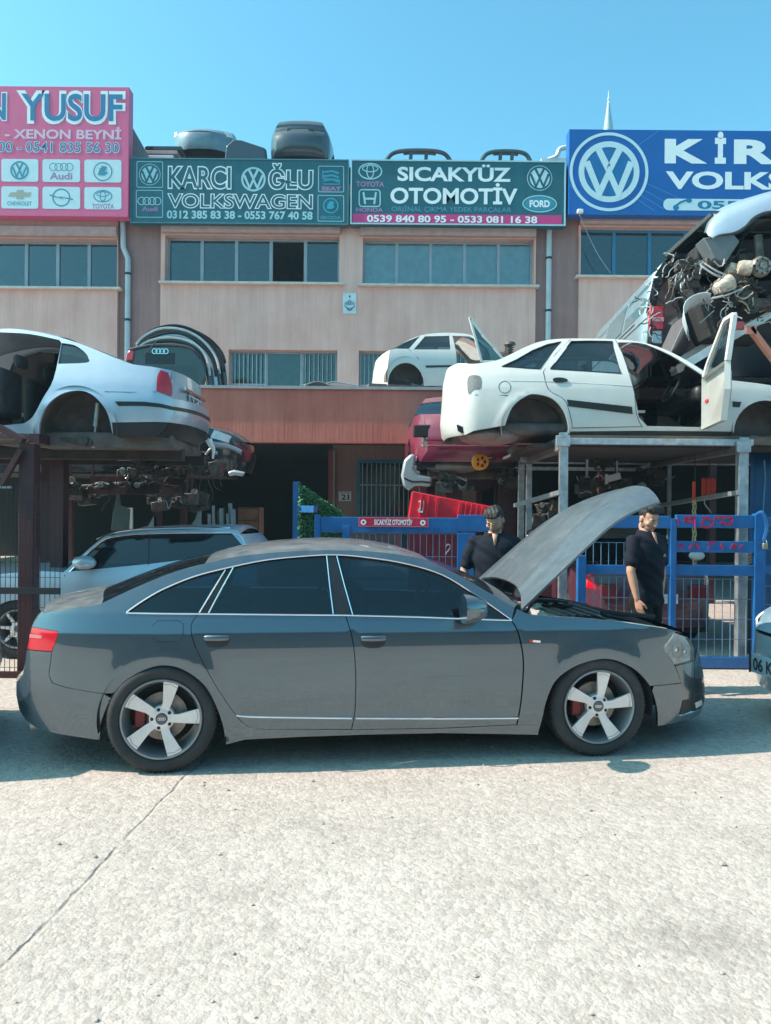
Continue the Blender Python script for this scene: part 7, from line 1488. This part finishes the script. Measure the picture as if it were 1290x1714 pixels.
rl = thing('tail_lamp', 'red tail lamp beside the black boot lid on the terrace', 'lamp', P(217, 606, yl)); mk('lens', MB().prism([P(x, y, yl - .05) for x, y in ((210, 603), (211, 592), (217, 585), (224, 587), (222, 603))], (0, .14, 0)), M_redlens, rl, bevel=.02); mk('stand', MB().bx(P(212, 605, yl).x, P(221, 605, yl).x, yl - .03, yl + .07, TZ, P(215, 602.5, yl).z), M_black, rl, smooth=False)
specs = [('black bumper cover arching lowest over the boot lid', [(224, 612), (230, 588), (252, 572), (290, 567), (325, 577), (346, 600), (354, 646)], M_blackp, -.16, .22), ('silver bumper cover arching next above the boot lid', [(228, 596), (244, 574), (272, 561), (304, 560), (334, 577), (356, 604), (364, 646)], M_silver, -.02, .20),
         ('black bumper cover with white lip arching near the top of the pile', [(226, 584), (240, 566), (268, 552), (304, 553), (338, 570), (362, 600), (370, 640)], M_blackp, .12, .24), ('topmost dark bumper cover of the terrace pile', [(232, 574), (256, 554), (290, 546), (322, 553), (352, 574), (372, 602), (378, 634)], mat('roof_black_paint', 0), .26, .2), ('pale bumper cover at the back of the terrace pile', [(262, 557), (290, 549), (318, 552), (350, 568), (372, 592), (379, 618)], M_whitep, .40, .15)]
for lb, pth, m, dy, wd in specs:
    t = thing('bumper_cover', lb, 'bumper', (P(300, 646, Yt + dy).x, Yt + dy, TZ)); path = [P(x, y, Yt + dy) for x, y in spl(pth, 5)]; path += [V((path[-1].x + .01, path[-1].y, TZ + .01))] if path[-1].z > TZ + .05 else []
    bumper(t, path, [(.02, 0), (.0, -.05), (-.05, -.06), (-.09, -.02), (-.12, .06), (-.13, wd)], m); bumper(t, path[2:-3], [(.03, -.055), (.022, -.075), (-.01, -.075), (-.02, -.06)], mat('lip_white', (.6, .63, .64), .4) if m is M_blackp else M_black, 'lip')
for i, (x0, x1) in enumerate(((508, 552), (540, 596))):
    t = thing('car_wing', ('pale' if i else 'grey') + ' car wing lying flat on the terrace coping', 'car wing', P((x0 + x1) / 2, 648, 14.75)); pts = spl([(x0, 645), (x0 + 12, 640 - i), (x0 + 28, 638 + i), (x1, 644.5)], 4)
    a0_ = [P(x, y, 14.6 + .25 * i) for x, y in pts]; rows = [[V((p.x, p.y + d, max(TZ + .012, p.z + e))) for p in a0_] for d, e in ((0, 0), (.2, .02), (.5, .0), (.7, -.05))]; mk('panel', MB().sheet(rows), M_silver if i else mat('grey_panel', (.3, .33, .34), .4, metal=.3), t, solid=.015)
# ---- under the left deck and in the workshop mouth
def hang(label, name, cat, fn, base): t = thing(name, label, cat, base); fn(t); return t
t = thing('door_panel', 'grey car door panel leaning in the dark behind the silver estate', 'car door', P(200, 890, 10.2)); mk('panel', MB().prism([P(x, y, 10.2) for x, y in ((185, 888), (188, 860), (194, 832), (197, 822), (200, 846), (216, 852), (214, 888))], (0, .06, 0)), mat('grey_green_panel', (.14, .16, .145), .6), t, smooth=False, bevel=.01); mk('lower_half', MB().bx(P(186, 888, 10.2).x, P(213, 888, 10.2).x, 10.21, 10.26, 0, P(200, 888, 10.2).z - .002), M_black, t, smooth=False)
t = thing('door_trim', 'narrow white trim standing next to the grey door panel', 'panel', P(217, 890, 10.5)); mk('panel', MB().bx(P(213, 880, 10.5).x, P(221, 880, 10.5).x, 10.5, 10.54, 0, P(217, 850, 10.5).z), M_white, t, smooth=False)
for i, (x0, x1, yt, lb) in enumerate(((234, 262, 862, 'pale bumper end lying behind the estate roof'), (316, 336, 852, 'pale triangular glass standing behind the estate roof'))):
    t = thing('pale_part', lb, 'car part', P((x0 + x1) / 2, 890, 10.8)); mk('panel', MB().prism([V((P(x0, 888, 10.8).x, 10.8, 0)), V((P(x1, 888, 10.8).x, 10.8, 0)), P(x1, yt + 5, 10.8), P(x1 - 4, yt, 10.8), P((x0 + x1) / 2, yt + 18, 10.8), P(x0, 884, 10.8)], (0, .05, 0)), mat('dull_panel', (.30, .33, .34), .6), t, smooth=False)
t = thing('pipe_bundle', 'row of pale exhaust pipes standing in the dark beside the brown cabinet', 'pipes', P(370, 890, 11)); rn = random.Random(2)
for i in range(9): x = 347 + i * 5.6; a, b_ = V((P(x, 890, 11).x, 11 + .1 * (i % 2), 0)), P(x + rn.uniform(-3, 4), rn.uniform(842, 862), 11 + .1 * (i % 2)); mk('pipe', MB().tube([a, (a + b_) / 2 + V((.02, 0, 0)), b_], rn.choice((.02, .03, .035)), 8), rn.choice((mat('dull_panel', 0), mat('dull_panel', 0), M_greasy, M_black)), t)
t = thing('tool_cabinet', 'brown wooden cabinet with drawers at the back of the workshop mouth', 'cabinet', (P(415, 880, 12).x, 12.3, 0)); a, b_ = P(397, 908, 12), P(433, 849, 12)
mk('carcass', MB().bx(a.x, b_.x, 12.02, 12.5, 0, b_.z), mat('brown_wood', (.16, .06, .035), .6, var=.3, streak=(2, 2, 14)), t, smooth=False, bevel=.006)
for i in range(4): z1 = b_.z - .03 - i * .19; mk('drawer', MB().bx(a.x + .02, b_.x - .02, 11.995, 12.018, z1 - .17, z1), mat('brown_wood_light', (.24, .10, .055), .6, var=.3), t, smooth=False, bevel=.004)
# hanging and stacked parts under the deck: real lumps, bright edges
rn = random.Random(21)
for i, (px, py, Y, s) in enumerate(((245, 772, 9.4, .5), (300, 790, 9.6, .6), (345, 775, 9.9, .6), (220, 800, 9.9, .55), (150, 830, 10.2, .6), (112, 815, 9.8, .5), (270, 842, 10.4, .6), (318, 838, 10.6, .55))):
    t = thing('engine', ['oily engine block', 'greasy gearbox', 'dark axle lump', 'rusty engine block'][i % 4] + ' ' + ['hung below the silver shell boot', 'under the torn bumper', 'at the nose of the black shell', 'on the shelf beam', 'behind the second maroon post', 'behind the front maroon post', 'above the estate roof', 'over the pale bumper end'][i], 'engine', P(px, py, Y)); engine(t, P(px, py, Y), s, 30 + i, M_greasy)
    c = P(px, py, Y); mk('hanger', MB().bar(c + V((0, .1, .1)), V((c.x, c.y + .1, zk - .0)), .03), M_maroon, t, smooth=False)
loom('loose_wiring', ck, 36, ((P(200, 0, 9.3).x, P(360, 0, 9.3).x), (9.0, 9.5), (P(0, 830, 9.3).z, P(0, 765, 9.3).z)), [M_black, M_greasy], r=(.004, .008), seed=31, ln=.4)
t = thing('white_bracket', 'pale torn bracket hanging at the mouth of the dark workshop', 'bracket', P(395, 805, 10.4)); q = MB().prism([P(x, y, 10.4) for x, y in ((381, 791), (390, 788), (409, 792), (406, 798), (392, 796), (384, 798))], (0, .06, .02)); mk('bracket', q, M_alu, t, bevel=.01); mk('hanger_wire', MB().tube([P(395, 788, 10.42), P(395, 745, 10.42)], .006, 5), M_black, t)
t = thing('torn_bumper', 'torn silver bumper end curling out under the silver shell boot', 'bumper', P(370, 750, 8.9)); bumper(t, [P(x, y, 8.7) for x, y in spl([(347, 733), (352, 738), (362, 741), (380, 744), (398, 751), (404, 755)], 4)], [(0, 0), (-.03, .03), (-.05, .2)], M_silver); q = MB(); q.tube(spl([P(349, 736, 8.6), P(353, 745, 8.6), P(357, 752, 8.6), P(356, 768, 8.6)], 4), [.04 * (1 - i / 14) + .006 for i in range(13)], 6); mk('torn_strip', q, M_white, t)
t = thing('silver_part', 'square silver silencer box under the silver saloon shell', 'silencer', P(192, 770, 8.4)); a, b_ = P(180, 768, 8.4), P(206, 741, 8.4); mk('box', MB().bx(a.x, b_.x, 8.4, 8.7, a.z, b_.z), M_alu, t, smooth=False, bevel=.02); mk('strap', MB().bx(a.x + .09, a.x + .10, 8.39, 8.398, a.z, b_.z), M_black, t, smooth=False); mk('hanger', MB().bar(P(192, 742, 8.55), P(192, 728, 8.55), .02), M_black, t, smooth=False)
# ---- inside and behind the galvanised rack
for i, (px, py, Y, s, m) in enumerate(((985, 812, 10.4, .6, M_greasy), (1035, 812, 10.7, .5, M_greasy), (912, 860, 10.8, .7, M_greasy), (1090, 800, 11, .6, M_greasy), (1000, 775, 11, .6, M_greasy), (850, 800, 11.6, .6, M_greasy), (760, 808, 11.3, .7, M_greasy), (715, 800, 12.2, .6, M_greasy), (905, 900, 10, .6, mat('pinkish_casting', (.42, .30, .29), .6, var=.3, dirt=.5)))):
    t = thing('engine', 'dark engine lump ' + ['hung behind the bonnet tip', 'behind the bonnet tip with a pale strip', 'between the two rear rack posts', 'near the thin rack post', 'under the white shell floor', 'behind the left rack posts', 'above the red bumper', 'beside the silver bumper corner', 'with pinkish casing behind the kneeling gap of the left man'][i] if i < 8 else 'pinkish engine casing standing between the left man and the bonnet', 'engine', P(px, py, Y)); engine(t, P(px, py, Y), s, 60 + i, m)
    c = P(px, py, Y)
    if i in (0, 1, 3, 4): mk('hanger', MB().bar(c + V((0, .1, .1)), V((c.x, c.y + .1, zt_ - .05)), .03), M_steel, t, smooth=False)
    else: mk('stand', MB().bx(c.x - .12, c.x + .12, c.y - .02, c.y + .25, 0, c.z - .05 * s), M_maroon, t, smooth=False)
t = thing('pale_lamp_bar', 'short white lamp bar hanging behind the bonnet tip', 'lamp', P(1027, 800, 10.2)); mk('bar', MB().bar(P(1016, 802, 10.2), P(1038, 796, 10.2), .05, .09), M_white, t, smooth=False, bevel=.01); mk('end_cap', MB().box(P(1015, 802, 10.19), (.03, .06, .13)), M_white, t, smooth=False); mk('hanger', MB().tube([P(1030, 797, 10.22), P(1030, 752, 10.22)], .008, 5), M_black, t)
st_ = thing('strap_set', 'bunch of short red orange straps hanging behind the blue gate', 'straps', P(1187, 832, 9.6))
for i in range(6): x = 1176 + 4.2 * i; a, b_ = P(x, 800 + (i % 2), 9.6), P(x + .6, 831 - (i * 7 % 4), 9.6); mk('strap', MB().bx(a.x - .012, a.x + .012, 9.6 + .01 * (i % 2), 9.606 + .01 * (i % 2), b_.z, a.z), mat('strap_orange', (.80, .06, .02), .6, var=.15), st_, smooth=False)
mk('hook_rail', MB().bar(P(1170, 799, 9.63), P(1206, 798, 9.63), .015), M_black, st_, smooth=False); mk('rail_wire', MB().tube([P(1188, 798, 9.63), P(1188, 765, 9.63)], .006, 5), M_black, st_); q = MB().tube(spl([P(1181, 832, 9.62), P(1179, 842, 9.6), P(1184, 850, 9.62), P(1190, 858, 9.6)], 4), .008, 5); mk('tail_cord', q, M_wgrey, st_)
rp_ = thing('ratchet_rope', 'orange strap with a yellowish frayed rope hanging behind the sprayed rail', 'rope', P(1162, 965, 9.4)); a, b_ = P(1160, 806, 9.4), P(1166, 836, 9.4); mk('strap', MB().bx(a.x - .01, a.x + .03, 9.4, 9.408, b_.z, a.z), mat('strap_orange', 0), rp_, smooth=False)
q = MB(); rn = random.Random(5)
for j in range(3): q.tube(spl([P(1162 + 3 * sin(j * 2 + k * 1.3), 836 + 9.5 * k, 9.4) for k in range(13)], 4), .009, 5)
mk('rope', q, mat('frayed_rope', (.55, .42, .24), .9, var=.3, nscale=40), rp_); mk('rope_hanger', MB().tube([P(1163, 806, 9.42), P(1163, 760, 9.42)], .008, 5), M_black, rp_); mk('rag', MB().ball(P(1166, 930, 9.4), (.10, .06, .06), 10, 6), M_white, rp_)
tp = thing('blue_tarpaulin', 'deep blue tarpaulin hanging behind the right gate post', 'tarpaulin', (P(1300, 800, 9.2).x, 9.2, .3)); rows = []
for j in range(9): rows.append([V((P(1257, 800, 9.2).x + 1.5 * i / 24, 9.2 + .035 * sin(i * 1.1 + j * .3) + .02 * sin(i * 2.7), zt_ + .0 - (zt_ - .3) * j / 8)) for i in range(25)])
mk('sheet', MB().sheet(rows), mat('blue_tarp', (.006, .085, .22), .5, var=.15), tp, solid=.008); mk('rope_ladder', MB().tube([P(1279, 770, 9.12), P(1281, 800, 9.12), P(1278, 840, 9.12), P(1277, 862, 9.12)], .008, 5), M_bwire, tp)
gp_ = thing('grille_panel', 'brown slatted panel leaning behind the right gate post', 'panel', P(1262, 950, 9.0))
for i in range(4): mk('slat', MB().bar(P(1250, 938 - 5 * i + 6, 9.0), P(1275, 925 - 5 * i + 6, 9.0), .03, .02), mat('slat_brown', (.33, .24, .17), .8), gp_, smooth=False)
mk('back_board', MB().bx(P(1250, 940, 9.05).x, P(1276, 940, 9.05).x, 9.05, 9.08, 0, P(1260, 922, 9.05).z), M_dark, gp_, smooth=False)
# ------------------------------------------------------------------ the row across the street (behind the photographer, seen mirrored in paint and glass)
op = thing('opposite_row', 'plain grey workshop row across the street behind the photographer', 'building', (0, -17, 0)); M_op = mat('opposite_render', (.12, .105, .10), .9, var=.2, nscale=.5)
mk('wall', MB().bx(-45, 45, -24, -17, 0, 7.2), M_op, op, smooth=False)
for i in range(14):
    x = -42 + 6.3 * i; mk('shutter_door', MB().bx(x, x + 3.8, -16.995, -16.93, 0, 3.1), mat('opposite_shutter', (.10, .12, .14), .6), op, smooth=False); mk('window', MB().bx(x - .2, x + 4.2, -16.995, -16.95, 4.3, 5.7), M_tint, op, smooth=False)
# ------------------------------------------------------------------ thin volume added to imitate a lens flare veil
hm = bpy.data.materials.new('flare_veil'); hm.use_nodes = True; t = hm.node_tree; t.nodes.clear(); o_ = t.nodes.new('ShaderNodeOutputMaterial'); vol = t.nodes.new('ShaderNodeVolumePrincipled')
vol.inputs['Color'].default_value = (.55, .84, 1, 1); vol.inputs['Density'].default_value = .0012; vol.inputs['Anisotropy'].default_value = .2; t.links.new(vol.outputs[0], o_.inputs['Volume'])
hz_ = mk('flare_veil', MB().bx(-112, 112, -52, 152, -1, 36.5), hm, smooth=False); hz_['kind'] = 'stuff'
S.cycles.volume_bounces = 0; S.cycles.volume_step_rate = 8
